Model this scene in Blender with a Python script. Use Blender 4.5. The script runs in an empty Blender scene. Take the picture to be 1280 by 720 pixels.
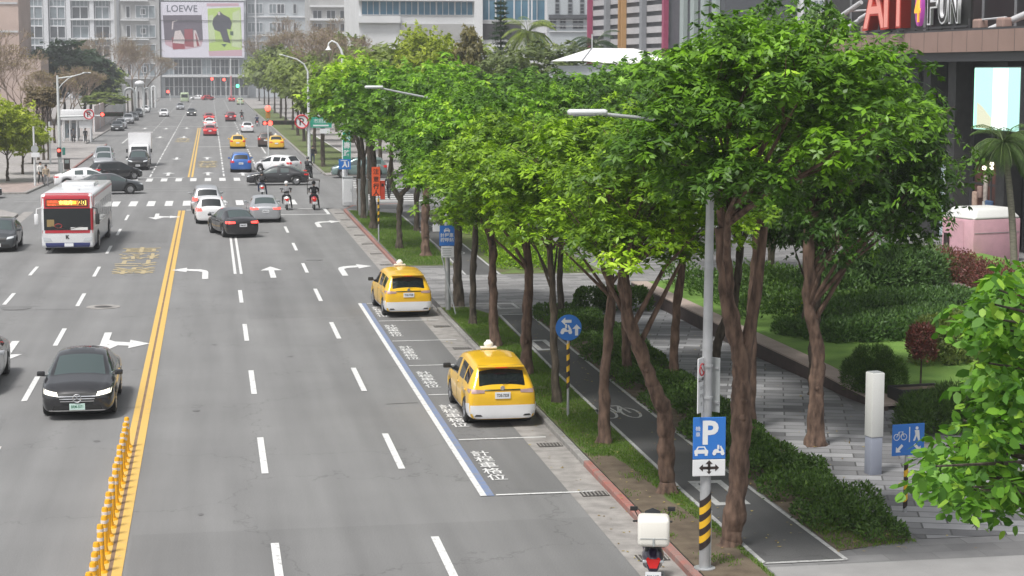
import bpy, bmesh, math, random
import numpy as np
from mathutils import Vector, Matrix
from mathutils.bvhtree import BVHTree
random.seed(7)
R = math.radians
scene = bpy.context.scene
COL = scene.collection

# ------------------------------------------------------------ camera
CAM_H = 8.7
YAW, PITCH, FPX = 0.16178, 0.11771, 2300.0
cd = bpy.data.cameras.new('camera'); cam = bpy.data.objects.new('camera', cd); COL.objects.link(cam)
cd.sensor_width = 36; cd.lens = 36 * FPX / 1280; cd.clip_start = 0.5; cd.clip_end = 3000
cam.location = (0, 0, CAM_H); cam.rotation_euler = (math.pi / 2 - PITCH, 0, -YAW)
scene.camera = cam
scene.render.resolution_x = 1024; scene.render.resolution_y = 576

# ------------------------------------------------------------ sky, sun, exposure
SUN_EL, SUN_AZ = R(62), R(226)          # azimuth clockwise from +Y
world = bpy.data.worlds.new("World"); scene.world = world; world.use_nodes = True
wn = world.node_tree; wn.nodes.clear()
wo = wn.nodes.new('ShaderNodeOutputWorld'); wb = wn.nodes.new('ShaderNodeBackground')
sk = wn.nodes.new('ShaderNodeTexSky'); sk.sky_type = 'NISHITA'; sk.sun_disc = False
sk.sun_elevation = SUN_EL; sk.sun_rotation = SUN_AZ; sk.air_density = 1.0; sk.dust_density = 4.0; sk.ozone_density = 1.0
hs = wn.nodes.new('ShaderNodeHueSaturation'); hs.inputs['Saturation'].default_value = 0.22   # overcast: a nearly white sky
wn.links.new(sk.outputs[0], hs.inputs['Color']); wn.links.new(hs.outputs[0], wb.inputs['Color'])
wb.inputs['Strength'].default_value = 0.13
wn.links.new(wb.outputs[0], wo.inputs['Surface'])
sl = bpy.data.lights.new('sun', 'SUN'); sun = bpy.data.objects.new('sun', sl); COL.objects.link(sun)
sl.energy = 2.7; sl.angle = R(11); sl.color = (1.0, 0.975, 0.94)
sun.rotation_euler = (math.pi / 2 - SUN_EL, 0, math.pi - SUN_AZ)
scene.view_settings.view_transform = 'Standard'; scene.view_settings.look = 'None'
scene.view_settings.exposure = 0.38; scene.view_settings.gamma = 1
scene.cycles.max_bounces = 6; scene.cycles.volume_bounces = 0
scene.cycles.transparent_max_bounces = 6

# ------------------------------------------------------------ materials
MATS = {}
def mat(name, col, rough=0.6, metal=0.0, var=0.0, vscale=3.0, bump=0.0, bscale=20.0, emit=None, es=1.0,
        spec=0.5, col2=None, detail=4, coat=0.0, stretch=None, trans=0.0):
    if name in MATS: return MATS[name]
    m = bpy.data.materials.new(name); m.use_nodes = True; nt = m.node_tree; N = nt.nodes; L = nt.links
    b = N['Principled BSDF']; b.inputs['Roughness'].default_value = rough; b.inputs['Metallic'].default_value = metal
    b.inputs['Specular IOR Level'].default_value = spec; b.inputs['Coat Weight'].default_value = coat
    b.inputs['Coat Roughness'].default_value = 0.05
    c = (*col, 1)
    b.inputs['Base Color'].default_value = c
    tc = N.new('ShaderNodeTexCoord')
    src = tc.outputs['Object']
    if stretch:
        mp = N.new('ShaderNodeMapping'); mp.inputs['Scale'].default_value = stretch; L.new(src, mp.inputs[0]); src = mp.outputs[0]
    if var > 0 or col2:
        n = N.new('ShaderNodeTexNoise'); n.inputs['Scale'].default_value = vscale; n.inputs['Detail'].default_value = detail
        L.new(src, n.inputs['Vector'])
        r = N.new('ShaderNodeValToRGB'); r.color_ramp.elements[0].position = 0.32; r.color_ramp.elements[1].position = 0.68
        c2 = col2 if col2 else tuple(min(1, x * (1 + var)) for x in col)
        c1 = col if col2 else tuple(x * (1 - var) for x in col)
        r.color_ramp.elements[0].color = (*c1, 1); r.color_ramp.elements[1].color = (*c2, 1)
        L.new(n.outputs['Fac'], r.inputs[0]); L.new(r.outputs[0], b.inputs['Base Color'])
    if bump > 0:
        n2 = N.new('ShaderNodeTexNoise'); n2.inputs['Scale'].default_value = bscale; n2.inputs['Detail'].default_value = 6
        L.new(src, n2.inputs['Vector'])
        bp = N.new('ShaderNodeBump'); bp.inputs['Strength'].default_value = bump; bp.inputs['Distance'].default_value = 0.02
        L.new(n2.outputs['Fac'], bp.inputs['Height']); L.new(bp.outputs[0], b.inputs['Normal'])
    if emit:
        b.inputs['Emission Color'].default_value = (*emit, 1); b.inputs['Emission Strength'].default_value = es
    MATS[name] = m
    return m

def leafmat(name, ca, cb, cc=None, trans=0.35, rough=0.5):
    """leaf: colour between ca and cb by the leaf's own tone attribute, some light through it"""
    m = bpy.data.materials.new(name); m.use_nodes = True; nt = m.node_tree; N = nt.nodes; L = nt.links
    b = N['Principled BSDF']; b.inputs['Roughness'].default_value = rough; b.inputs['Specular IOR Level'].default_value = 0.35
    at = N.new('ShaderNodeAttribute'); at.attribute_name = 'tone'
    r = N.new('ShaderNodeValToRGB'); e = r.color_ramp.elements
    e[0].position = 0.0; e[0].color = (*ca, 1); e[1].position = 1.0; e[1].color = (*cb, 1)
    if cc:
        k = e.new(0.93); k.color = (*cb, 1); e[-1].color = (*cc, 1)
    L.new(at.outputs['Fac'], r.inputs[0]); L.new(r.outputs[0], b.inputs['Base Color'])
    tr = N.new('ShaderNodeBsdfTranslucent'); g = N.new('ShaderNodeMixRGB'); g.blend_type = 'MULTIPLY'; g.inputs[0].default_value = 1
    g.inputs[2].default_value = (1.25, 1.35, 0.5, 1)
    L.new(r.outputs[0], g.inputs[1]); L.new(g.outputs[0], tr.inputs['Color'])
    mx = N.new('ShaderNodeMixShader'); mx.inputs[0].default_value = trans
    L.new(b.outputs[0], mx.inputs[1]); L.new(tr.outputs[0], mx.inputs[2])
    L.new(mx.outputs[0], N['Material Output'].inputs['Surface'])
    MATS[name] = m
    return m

# ------------------------------------------------------------ object helpers
def tag(o, label=None, cat=None, group=None, kind=None):
    if label: o['label'] = label
    if cat: o['category'] = cat
    if group: o['group'] = group
    if kind: o['kind'] = kind
    return o
def empty(name, loc=(0, 0, 0), rz=0.0, label=None, cat=None, group=None):
    o = bpy.data.objects.new(name, None); o.empty_display_size = 0.2; COL.objects.link(o)
    o.location = loc; o.rotation_euler = (0, 0, rz)
    return tag(o, label, cat, group)
def copy_tree(o, parent=None):
    c = o.copy(); COL.objects.link(c); c.parent = parent
    for ch in [x for x in bpy.data.objects if x.parent == o]:
        copy_tree(ch, c)
    return c
def kids_index():
    d = {}
    for x in bpy.data.objects:
        if x.parent: d.setdefault(x.parent.name, []).append(x)
    return d
def mesh_obj(name, me, m, parent=None, loc=(0, 0, 0), rz=0, scale=None):
    o = bpy.data.objects.new(name, me); COL.objects.link(o)
    if m is not None:
        if not me.materials:
            for k in (m if isinstance(m, (list, tuple)) else [m]): me.materials.append(k)
    o.location = loc; o.rotation_euler = (0, 0, rz)
    if scale: o.scale = scale
    if parent: o.parent = parent
    return o
def smooth(me, ang=40):
    me.polygons.foreach_set('use_smooth', [True] * len(me.polygons))
    try: me.set_sharp_from_angle(angle=R(ang))
    except Exception: pass

class MB:
    def __init__(s): s.v = []; s.f = []; s.mi = []
    def add(s, vs, fs, mi=0):
        b = len(s.v); s.v += [tuple(v) for v in vs]; s.f += [tuple(b + i for i in f) for f in fs]; s.mi += [mi] * len(fs)
        return s
    def box(s, c, d, rz=0, mi=0, rx=0, ry=0):
        x, y, z = (k / 2 for k in d)
        P = [Vector((a * x, b_ * y, c_ * z)) for c_ in (-1, 1) for b_ in (-1, 1) for a in (-1, 1)]
        if rz or rx or ry:
            M = Matrix.Rotation(rz, 3, 'Z') @ Matrix.Rotation(ry, 3, 'Y') @ Matrix.Rotation(rx, 3, 'X')
            P = [M @ p for p in P]
        P = [p + Vector(c) for p in P]
        return s.add(P, [(0, 2, 3, 1), (4, 5, 7, 6), (0, 1, 5, 4), (2, 6, 7, 3), (0, 4, 6, 2), (1, 3, 7, 5)], mi)
    def bevbox(s, c, d, bv=0.03, rz=0, mi=0, seg=2):
        bm = bmesh.new(); bmesh.ops.create_cube(bm, size=1.0)
        for v in bm.verts: v.co = Vector((v.co.x * d[0], v.co.y * d[1], v.co.z * d[2]))
        bmesh.ops.bevel(bm, geom=bm.edges[:], offset=bv, segments=seg, profile=0.5, affect='EDGES')
        M = Matrix.Translation(c) @ Matrix.Rotation(rz, 4, 'Z'); bm.verts.index_update()
        s.add([M @ v.co for v in bm.verts], [[v.index for v in f.verts] for f in bm.faces], mi); bm.free(); return s
    def tube(s, pts, rad, n=8, mi=0, cap=True):
        pts = [Vector(p) for p in pts]
        if not isinstance(rad, (list, tuple)): rad = [rad] * len(pts)
        up = Vector((0, 0, 1)); vs = []; a = None
        for i, p in enumerate(pts):
            t = (pts[min(i + 1, len(pts) - 1)] - pts[max(i - 1, 0)]).normalized()
            if a is None:
                a = t.cross(up if abs(t.z) < 0.9 else Vector((1, 0, 0))).normalized()
            else:
                a = (a - t * a.dot(t)).normalized()
            b_ = t.cross(a)
            for k in range(n):
                w = 2 * math.pi * k / n
                vs.append(p + (a * math.cos(w) + b_ * math.sin(w)) * rad[i])
        fs = [(i * n + k, i * n + (k + 1) % n, (i + 1) * n + (k + 1) % n, (i + 1) * n + k) for i in range(len(pts) - 1) for k in range(n)]
        if cap: fs += [tuple(reversed(range(n))), tuple((len(pts) - 1) * n + k for k in range(n))]
        return s.add(vs, fs, mi)
    def cyl(s, c, r, h, n=16, mi=0, r2=None):
        c = Vector(c); return s.tube([c, c + Vector((0, 0, h))], [r, r if r2 is None else r2], n, mi)
    def disc(s, c, axis, r, h, n=20, mi=0):
        c = Vector(c); a = Vector(axis).normalized() * h / 2; return s.tube([c - a, c + a], r, n, mi)
    def prism(s, poly, z0, z1, mi=0):
        n = len(poly); vs = [(x, y, z0) for x, y in poly] + [(x, y, z1) for x, y in poly]
        fs = [tuple(reversed(range(n))), tuple(range(n, 2 * n))] + [(i, (i + 1) % n, n + (i + 1) % n, n + i) for i in range(n)]
        return s.add(vs, fs, mi)
    def flat(s, poly, z=0, mi=0):
        return s.add([(x, y, z) for x, y in poly], [tuple(range(len(poly)))], mi)
    def rect(s, x0, y0, x1, y1, z=0, mi=0):
        return s.flat([(x0, y0), (x1, y0), (x1, y1), (x0, y1)], z, mi)
    def ball(s, c, r, mi=0, n=12, sc=(1, 1, 1)):
        vs = []; m = n // 2
        for i in range(1, m):
            t = math.pi * i / m
            for k in range(n):
                w = 2 * math.pi * k / n
                vs.append((c[0] + r * sc[0] * math.sin(t) * math.cos(w), c[1] + r * sc[1] * math.sin(t) * math.sin(w), c[2] + r * sc[2] * math.cos(t)))
        fs = [(i * n + k, (i + 1) * n + k, (i + 1) * n + (k + 1) % n, i * n + (k + 1) % n) for i in range(m - 2) for k in range(n)]
        b = len(vs); vs += [(c[0], c[1], c[2] + r * sc[2]), (c[0], c[1], c[2] - r * sc[2])]
        fs += [(b, k, (k + 1) % n) for k in range(n)] + [(b + 1, (m - 2) * n + (k + 1) % n, (m - 2) * n + k) for k in range(n)]
        return s.add(vs, fs, mi)
    def mesh(s, name, sm=None):
        me = bpy.data.meshes.new(name); me.from_pydata(s.v, [], s.f)
        if any(s.mi): me.polygons.foreach_set('material_index', s.mi)
        if sm: smooth(me, sm)
        me.update(); return me
    def build(s, name, m, parent=None, loc=(0, 0, 0), rz=0, sm=None):
        return mesh_obj(name, s.mesh(name, sm), m, parent, loc, rz)

def eval_mesh(me, mods):
    """returns a new mesh with modifiers applied (no bpy.ops)"""
    o = bpy.data.objects.new('tmp', me); COL.objects.link(o)
    for typ, kw in mods:
        md = o.modifiers.new(typ, typ)
        for k, v in kw.items(): setattr(md, k, v)
    dg = bpy.context.evaluated_depsgraph_get(); dg.update()
    r = bpy.data.meshes.new_from_object(o.evaluated_get(dg))
    bpy.data.objects.remove(o)
    return r

_tc = {}
def text_mesh(body, size=1.0, sx=1.0, sy=1.0, extrude=0.0, bold=0.0):
    key = (body, size, sx, sy, extrude, bold)
    if key in _tc: return _tc[key]
    c = bpy.data.curves.new('t', 'FONT'); c.body = body; c.size = size; c.align_x = 'CENTER'; c.align_y = 'CENTER'
    c.extrude = extrude; c.offset = bold; c.resolution_u = 3
    o = bpy.data.objects.new('tmp', c); COL.objects.link(o)
    dg = bpy.context.evaluated_depsgraph_get(); dg.update()
    me = bpy.data.meshes.new_from_object(o.evaluated_get(dg)); bpy.data.objects.remove(o)
    me.transform(Matrix.Diagonal((sx, sy, 1, 1)))
    xs = [v.co.x for v in me.vertices]; ys = [v.co.y for v in me.vertices]
    me.transform(Matrix.Translation((-(min(xs) + max(xs)) / 2, -(min(ys) + max(ys)) / 2, 0)))
    me.materials.clear(); _tc[key] = me
    return me
def text_obj(name, body, m, parent, loc, rot=(0, 0, 0), **kw):
    me = text_mesh(body, **kw).copy(); me.materials.append(m)
    o = bpy.data.objects.new(name, me); COL.objects.link(o); o.parent = parent; o.location = loc; o.rotation_euler = rot
    return o

# ------------------------------------------------------------ leaf clouds
def leaf_mesh(name, P, D, Nn, Ln, Wd, tone, rnd=False):
    D = D / np.linalg.norm(D, axis=1, keepdims=True)
    S = np.cross(D, Nn); S /= (np.linalg.norm(S, axis=1, keepdims=True) + 1e-9)
    U = np.cross(S, D)
    n = len(P); Ln = Ln[:, None]; Wd = Wd[:, None]
    K = 6 if rnd else 4; V = np.empty((n, K, 3), dtype=np.float32)
    if rnd:
        V[:, 0] = P; V[:, 1] = P + D * Ln * .22 + S * Wd * .46 - U * Wd * .14; V[:, 2] = P + D * Ln * .62 + S * Wd * .44 - U * Wd * .16
        V[:, 3] = P + D * Ln - U * Ln * .14; V[:, 4] = P + D * Ln * .62 - S * Wd * .44 - U * Wd * .16; V[:, 5] = P + D * Ln * .22 - S * Wd * .46 - U * Wd * .14
    else: V[:, 0] = P; V[:, 1] = P + D * Ln * .42 + S * Wd * .5 - U * Wd * .16
    if not rnd: V[:, 2] = P + D * Ln - U * Ln * .10; V[:, 3] = P + D * Ln * .42 - S * Wd * .5 - U * Wd * .16
    me = bpy.data.meshes.new(name)
    me.vertices.add(n * K); me.vertices.foreach_set('co', V.ravel())
    me.loops.add(n * K); me.loops.foreach_set('vertex_index', np.arange(n * K, dtype=np.int32))
    me.polygons.add(n); me.polygons.foreach_set('loop_start', np.arange(0, n * K, K, dtype=np.int32))
    try: me.polygons.foreach_set('loop_total', np.full(n, K, dtype=np.int32))
    except Exception: pass
    me.update(calc_edges=True)
    a = me.attributes.new('tone', 'FLOAT', 'POINT'); a.data.foreach_set('value', np.repeat(tone, K).astype(np.float32))
    return me

def rnd_dirs(rng, n):
    d = rng.normal(size=(n, 3)); return d / np.linalg.norm(d, axis=1, keepdims=True)

def pad_leaves(rng, C, rad, n, L, W, flat=0.35, droop=0.5, tone=0.5, tvar=0.25, updir=None):
    """leaf pads (umbrella-shaped sprays) round centres C"""
    m = len(C); tot = m * n
    idx = np.repeat(np.arange(m), n)
    r = np.sqrt(rng.random(tot)) ; th = rng.random(tot) * 2 * np.pi
    Rr = rad[idx]
    off = np.stack([np.cos(th) * r * Rr, np.sin(th) * r * Rr, (-(r ** 2) * flat + rng.normal(size=tot) * .13) * Rr], 1)
    Pp = C[idx] + off
    D = np.stack([np.cos(th), np.sin(th), np.zeros(tot)], 1) + rng.normal(size=(tot, 3)) * .55
    D[:, 2] -= droop * rng.random(tot) * 1.3 - .1
    Nn = np.tile(np.array([0, 0, 1.0]), (tot, 1)) + rng.normal(size=(tot, 3)) * .35 + off / Rr[:, None] * .5
    T = np.clip((tone if np.isscalar(tone) else tone[idx]) + rng.normal(size=tot) * tvar * .5, 0, 1)
    return Pp, D, Nn, L * (.7 + .6 * rng.random(tot)), W * (.7 + .6 * rng.random(tot)), T

def rosette_leaves(rng, C, rad, nros, nleaf, L, W, tone, tvar=.2, droop=.45, Lc=None):
    """sprays: domes of small whorls, each whorl a ring of pointed drooping leaves"""
    m = len(C); k = m * nros; pi = np.repeat(np.arange(m), nros)
    r = np.sqrt(rng.random(k)); th = rng.random(k) * 2 * np.pi; R_ = rad[pi]
    up = np.stack([np.cos(th) * r, np.sin(th) * r, .55 - .95 * r ** 2 + rng.normal(size=k) * .10], 1)
    Q = C[pi] + up * R_[:, None]
    ax = np.stack([np.cos(th) * r * .75, np.sin(th) * r * .75, np.ones(k)], 1) + rng.normal(size=(k, 3)) * .22
    ax /= np.linalg.norm(ax, axis=1, keepdims=True)
    tk = tone[pi] + rng.normal(size=k) * tvar * .6 - .10 * r
    sz = .75 + .5 * rng.random(k)
    tot = k * nleaf; ri = np.repeat(np.arange(k), nleaf); A = ax[ri]
    t = rng.normal(size=(tot, 3)); t -= A * (t * A).sum(1, keepdims=True); t /= np.linalg.norm(t, axis=1, keepdims=True)
    D = t + A * (.15 + rng.normal(size=tot) * .25)[:, None]; D[:, 2] -= droop * (.5 + rng.random(tot))
    P = Q[ri] + A * (rng.normal(size=tot) * .03)[:, None] + t * .012
    T = np.clip(tk[ri] + rng.normal(size=tot) * tvar * .35, 0, 1)
    return P, D, A + rng.normal(size=(tot, 3)) * .15, L * sz[ri] * (.8 + .4 * rng.random(tot)), W * sz[ri] * (.8 + .4 * rng.random(tot)), T

# ============================================================ THE SETTING
def pavmat(name, c1, c2, mortar, sx, sy, off=0.5, rot=0.0, rough=0.75, ms=0.012, bias=0.0):
    m = bpy.data.materials.new(name); m.use_nodes = True; nt = m.node_tree; N = nt.nodes; L = nt.links
    b = N['Principled BSDF']; b.inputs['Roughness'].default_value = rough
    tc = N.new('ShaderNodeTexCoord'); mp = N.new('ShaderNodeMapping'); mp.inputs['Rotation'].default_value = (0, 0, rot)
    br = N.new('ShaderNodeTexBrick'); br.offset = off; br.inputs['Scale'].default_value = 1
    br.inputs['Brick Width'].default_value = sx; br.inputs['Row Height'].default_value = sy
    br.inputs['Mortar Size'].default_value = ms; br.inputs['Bias'].default_value = bias
    br.inputs['Color1'].default_value = (*c1, 1); br.inputs['Color2'].default_value = (*c2, 1); br.inputs['Mortar'].default_value = (*mortar, 1)
    n = N.new('ShaderNodeTexNoise'); n.inputs['Scale'].default_value = 1.3; n.inputs['Detail'].default_value = 6
    r = N.new('ShaderNodeValToRGB'); r.color_ramp.elements[0].position = .3; r.color_ramp.elements[0].color = (.78, .78, .78, 1)
    r.color_ramp.elements[1].position = .7; r.color_ramp.elements[1].color = (1.08, 1.08, 1.06, 1)
    mu = N.new('ShaderNodeMixRGB'); mu.blend_type = 'MULTIPLY'; mu.inputs[0].default_value = 1
    L.new(tc.outputs['Object'], mp.inputs[0]); L.new(mp.outputs[0], br.inputs['Vector']); L.new(tc.outputs['Object'], n.inputs['Vector'])
    L.new(n.outputs['Fac'], r.inputs[0]); L.new(br.outputs['Color'], mu.inputs[1]); L.new(r.outputs[0], mu.inputs[2])
    L.new(mu.outputs[0], b.inputs['Base Color'])
    MATS[name] = m; return m

def asphaltmat(name, base):
    """worn asphalt: aggregate speckle, long stains along the lanes, cracks"""
    m = bpy.data.materials.new(name); m.use_nodes = True; nt = m.node_tree; N = nt.nodes; L = nt.links
    b = N['Principled BSDF']; b.inputs['Roughness'].default_value = 0.78
    tc = N.new('ShaderNodeTexCoord')
    mp = N.new('ShaderNodeMapping'); mp.inputs['Scale'].default_value = (1.1, 0.05, 1); L.new(tc.outputs['Object'], mp.inputs[0])
    n1 = N.new('ShaderNodeTexNoise'); n1.inputs['Scale'].default_value = 1.0; n1.inputs['Detail'].default_value = 5; L.new(mp.outputs[0], n1.inputs['Vector'])
    n2 = N.new('ShaderNodeTexNoise'); n2.inputs['Scale'].default_value = 0.35; n2.inputs['Detail'].default_value = 8; L.new(tc.outputs['Object'], n2.inputs['Vector'])
    n3 = N.new('ShaderNodeTexNoise'); n3.inputs['Scale'].default_value = 38; n3.inputs['Detail'].default_value = 3; L.new(tc.outputs['Object'], n3.inputs['Vector'])
    v = N.new('ShaderNodeTexVoronoi'); v.feature = 'DISTANCE_TO_EDGE'; v.inputs['Scale'].default_value = 0.16
    n4 = N.new('ShaderNodeTexNoise'); n4.inputs['Scale'].default_value = 1.5; n4.inputs['Detail'].default_value = 6; L.new(tc.outputs['Object'], n4.inputs['Vector'])
    va = N.new('ShaderNodeVectorMath'); va.operation = 'ADD'; sc = N.new('ShaderNodeVectorMath'); sc.operation = 'SCALE'; sc.inputs['Scale'].default_value = 1.6
    L.new(n4.outputs['Color'], sc.inputs[0]); L.new(tc.outputs['Object'], va.inputs[0]); L.new(sc.outputs[0], va.inputs[1]); L.new(va.outputs[0], v.inputs['Vector'])
    def ramp(src, p0, v0, p1, v1):
        r = N.new('ShaderNodeMapRange'); r.inputs[1].default_value = p0; r.inputs[2].default_value = p1; r.inputs[3].default_value = v0; r.inputs[4].default_value = v1
        L.new(src, r.inputs[0]); return r.outputs[0]
    def mul(a, c):
        k = N.new('ShaderNodeMath'); k.operation = 'MULTIPLY'; L.new(a, k.inputs[0]); L.new(c, k.inputs[1]); return k.outputs[0]
    f = mul(ramp(n1.outputs['Fac'], .32, .84, .68, 1.10), ramp(n2.outputs['Fac'], .32, .93, .68, 1.05))
    f = mul(f, ramp(n3.outputs['Fac'], .3, .84, .7, 1.16))
    f = mul(f, ramp(v.outputs['Distance'], 0.0, .72, .005, 1.0))
    col = N.new('ShaderNodeMixRGB'); col.blend_type = 'MULTIPLY'; col.inputs[0].default_value = 1; col.inputs[1].default_value = (base, base * .995, base * .985, 1)
    L.new(f, col.inputs[2]); L.new(col.outputs[0], b.inputs['Base Color'])
    bp = N.new('ShaderNodeBump'); bp.inputs['Strength'].default_value = .35; bp.inputs['Distance'].default_value = .01
    L.new(n3.outputs['Fac'], bp.inputs['Height']); L.new(bp.outputs[0], b.inputs['Normal'])
    MATS[name] = m; return m

ASPH = asphaltmat('asphalt', 0.185); ASPH_D = asphaltmat('asphalt patch', 0.155); ASPH_N = asphaltmat('asphalt older', 0.168)
ASPH_B = asphaltmat('bike path asphalt', 0.085)
ASPH_P = asphaltmat('parking asphalt', 0.152)
CONC = mat('concrete', (.30, .29, .28), .8, var=.15, vscale=1.5, bump=.2)
GUT = mat('gutter concrete', (.27, .255, .24), .8, var=.22, vscale=2.5, bump=.3)
WP = mat('white road paint', (.66, .66, .65), .6, var=.12, vscale=6)
WP2 = mat('worn white road paint', (.44, .44, .43), .6, var=.25, vscale=7)
YP = mat('yellow road paint', (.62, .40, .10), .6, var=.12, vscale=5)
YPW = mat('worn yellow road paint', (.40, .32, .17), .65, var=.2, vscale=9)
BP = mat('blue road paint', (.17, .22, .35), .6, var=.15, vscale=5)
BRN = mat('brown wear strip', (.20, .13, .085), .7, var=.2)
KRED = mat('red kerb paint', (.33, .12, .095), .8, col2=(.24, .17, .15), vscale=3.5, bump=.2)
KGR = mat('kerb stone', (.26, .25, .235), .8, var=.2, vscale=5, bump=.2)
IRON = mat('cast iron', (.09, .085, .08), .55, .5, var=.2, bump=.4, bscale=60)
SOIL = mat('soil', (.085, .062, .042), .95, col2=(.14, .11, .075), vscale=3, bump=.6, bscale=25)
TURF = mat('turf', (.10, .085, .045), .9, col2=(.10, .17, .03), vscale=1.6, detail=8, bump=.8, bscale=60)
LAWN = mat('lawn turf', (.10, .20, .03), .9, col2=(.155, .27, .045), vscale=1.5, detail=8, bump=.6, bscale=60)
PAV = pavmat('pavement slabs', (.22, .218, .22), (.15, .148, .15), (.14, .14, .14), 0.9, 0.45)
PLAZA = pavmat('plaza slabs', (.34, .34, .35), (.12, .12, .125), (.085, .085, .085), 1.0, 0.45, rot=0.30, ms=.02)
FARP = pavmat('far pavement', (.36, .34, .33), (.28, .26, .25), (.2, .2, .2), 1.2, .6)
PINKP = pavmat('pink pavers', (.38, .30, .28), (.30, .24, .22), (.2, .18, .17), .6, .3)
APRON = pavmat('driveway pavers', (.29, .285, .285), (.15, .148, .148), (.12, .12, .12), 1.1, .36, rot=-.05)

def wear(m, c, a=.26, b=.40, sc=7):
    for n in m.node_tree.nodes:
        if n.type == 'VALTORGB': e = n.color_ramp.elements; e[0].position = a; e[0].color = (.24, .238, .232, 1); e[1].position = b; e[1].color = (*c, 1)
        if n.type == 'TEX_NOISE': n.inputs['Scale'].default_value = sc; n.inputs['Detail'].default_value = 9; n.inputs['Roughness'].default_value = .68
wear(WP, (.64, .64, .63), .30, .47); wear(YP, (.60, .39, .10), .27, .43, 5); wear(BP, (.17, .22, .35), .33, .52, 5); wear(YPW, (.46, .36, .17), .36, .55, 8); wear(WP2, (.44, .44, .43), .33, .52, 8)
MB().rect(-780, -290, 880, 880, 0).build('ground', CONC, loc=(0, 0, -0.12))['kind'] = 'structure'

road = MB()
road.rect(-11.6, -60, 8.05, 119).flat([(-160, 119), (160, 119), (160, 153), (-12, 153), (-12, 134), (-160, 134)])
road.flat([(-11.6, 113), (-11.6, 119), (-13.8, 119)]).flat([(8.05, 112), (12.6, 119), (8.05, 119)]).flat([(-12, 134), (-12, 153), (-12.3, 153), (-13.3, 134)])
road.rect(-12.1, 153, 9.3, 222).rect(-14.7, 222, 9.3, 560).rect(-160, 560, 200, 590)
road = road.build('road', ASPH); tag(road, 'wide grey asphalt avenue with its crossing street', kind='structure')
def part(mb, name, m, z, parent=None, sm=None): return mb.build(name, m, parent or road, (0, 0, z), sm=sm)
part(MB().rect(-1.6, -40, 7.2, 34.6).rect(1.2, 65, 5.3, 84).rect(-4.9, 95, -2.3, 118).rect(-7.5, 40, -5.2, 47).rect(4.2, 86, 5.2, 97).rect(-10.6, 60, -8.4, 70).rect(1.3, 121, 3.6, 140), 'repair_patch', ASPH_N, .004)
part(MB().rect(5.6, 36.8, 7.2, 68.4), 'parking_surface', ASPH_P, .004)
part(MB().rect(7.2, -60, 8.0, 116.5), 'gutter', GUT, .008)
part(MB().rect(-11.5, -60, -10.9, 117), 'gutter', GUT, .008)

def linestrip(mb, pts, wd):
    for (a, b), (c2, d) in zip(pts[:-1], pts[1:]):
        L_ = math.hypot(c2 - a, d - b); nx, ny = -(d - b) / L_ * wd / 2, (c2 - a) / L_ * wd / 2
        mb.flat([(a + nx, b + ny), (a - nx, b - ny), (c2 - nx, d - ny), (c2 + nx, d + ny)])
# lane lines
w = MB()
for k in range(-1, 12):
    y0 = 10 * k - .45
    if y0 < 77: w.rect(.95, y0, 1.10, y0 + 4)
    if y0 < 108: w.rect(3.93, y0, 4.08, y0 + 4)
    if y0 < 112: w.rect(-5.09, y0 - .1, -4.94, y0 + 3.9); w.rect(-7.82, y0 + .8, -7.67, y0 + 4.4)
w.rect(.86, 79.5, .98, 116.6).rect(1.12, 79.5, 1.24, 116.6)
w.rect(-1.6, 116.6, 4.0, 117.0).rect(4.0, 116.7, 7.1, 117.0).rect(4.0, 112.0, 7.1, 112.3).rect(6.9, 112.3, 7.1, 116.7)
w.rect(-10.9, 152.6, -2.2, 152.9)
for k in range(15, 55):
    y0 = 10 * k + 4
    for x in (1.0, 4.0): w.rect(x - .07, y0, x + .07, y0 + 4); w.rect(x - .07, y0 + 6, x + .07, y0 + 8) if k < 26 else None
    for x in (-5.0, -8.2): w.rect(x - .07, y0, x + .07, y0 + 4); w.rect(x - .07, y0 + 6, x + .07, y0 + 8) if (k < 26 and x > -6) else None
for y in (214, 292, 365): w.rect(-1.5 if y == 214 else -10, y, 7, y + .5)
w.rect(5.6, 196, 5.75, 214).rect(-10.6, 226, -10.45, 268)
part(w, 'lane_line', WP, .012)
y_ = MB()
y_.rect(-2.08, -40, -1.92, 116.5).rect(-1.85, -40, -1.67, 116.5).rect(-1.94, 153, -1.79, 285).rect(-1.66, 153, -1.50, 285)
part(y_, 'double_yellow_line', YP, .012)
part(MB().rect(-1.92, -40, -1.85, 116.5), 'worn_strip', BRN, .008)
# crosswalks
c = MB()
for k in range(-8, 6): c.rect(1.15 * k - 1.0 + .25, 120.6, 1.15 * k - 1.0 + .75, 125.2)
for k in range(-9, 8): c.rect(1.15 * k - .55, 147.4, 1.15 * k - .05, 151.6)
for k in range(9): c.rect(-19.5, 118.6 + 1.6 * k, -15.5, 119.2 + 1.6 * k)
for k in range(12): c.rect(10.5, 122.5 + 2.1 * k, 14.0, 123.2 + 2.1 * k)
part(c, 'crosswalk', WP, .0145)
# guide dashes through the junction and the cross street's lines
g_ = MB()
g_.rect(-60, 131, -13, 131.15).rect(-13, 126, -11.4, 126.15).rect(-9.5, 136, 2, 136.1).rect(-9, 139, 5, 139.1)
for k in range(8): g_.rect(14 + 6 * k, 136, 17 + 6 * k, 136.15); g_.rect(-30 - 6 * k, 126, -33 - 6 * k, 126.15)
part(g_, 'guide_line', WP2, .012)

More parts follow.
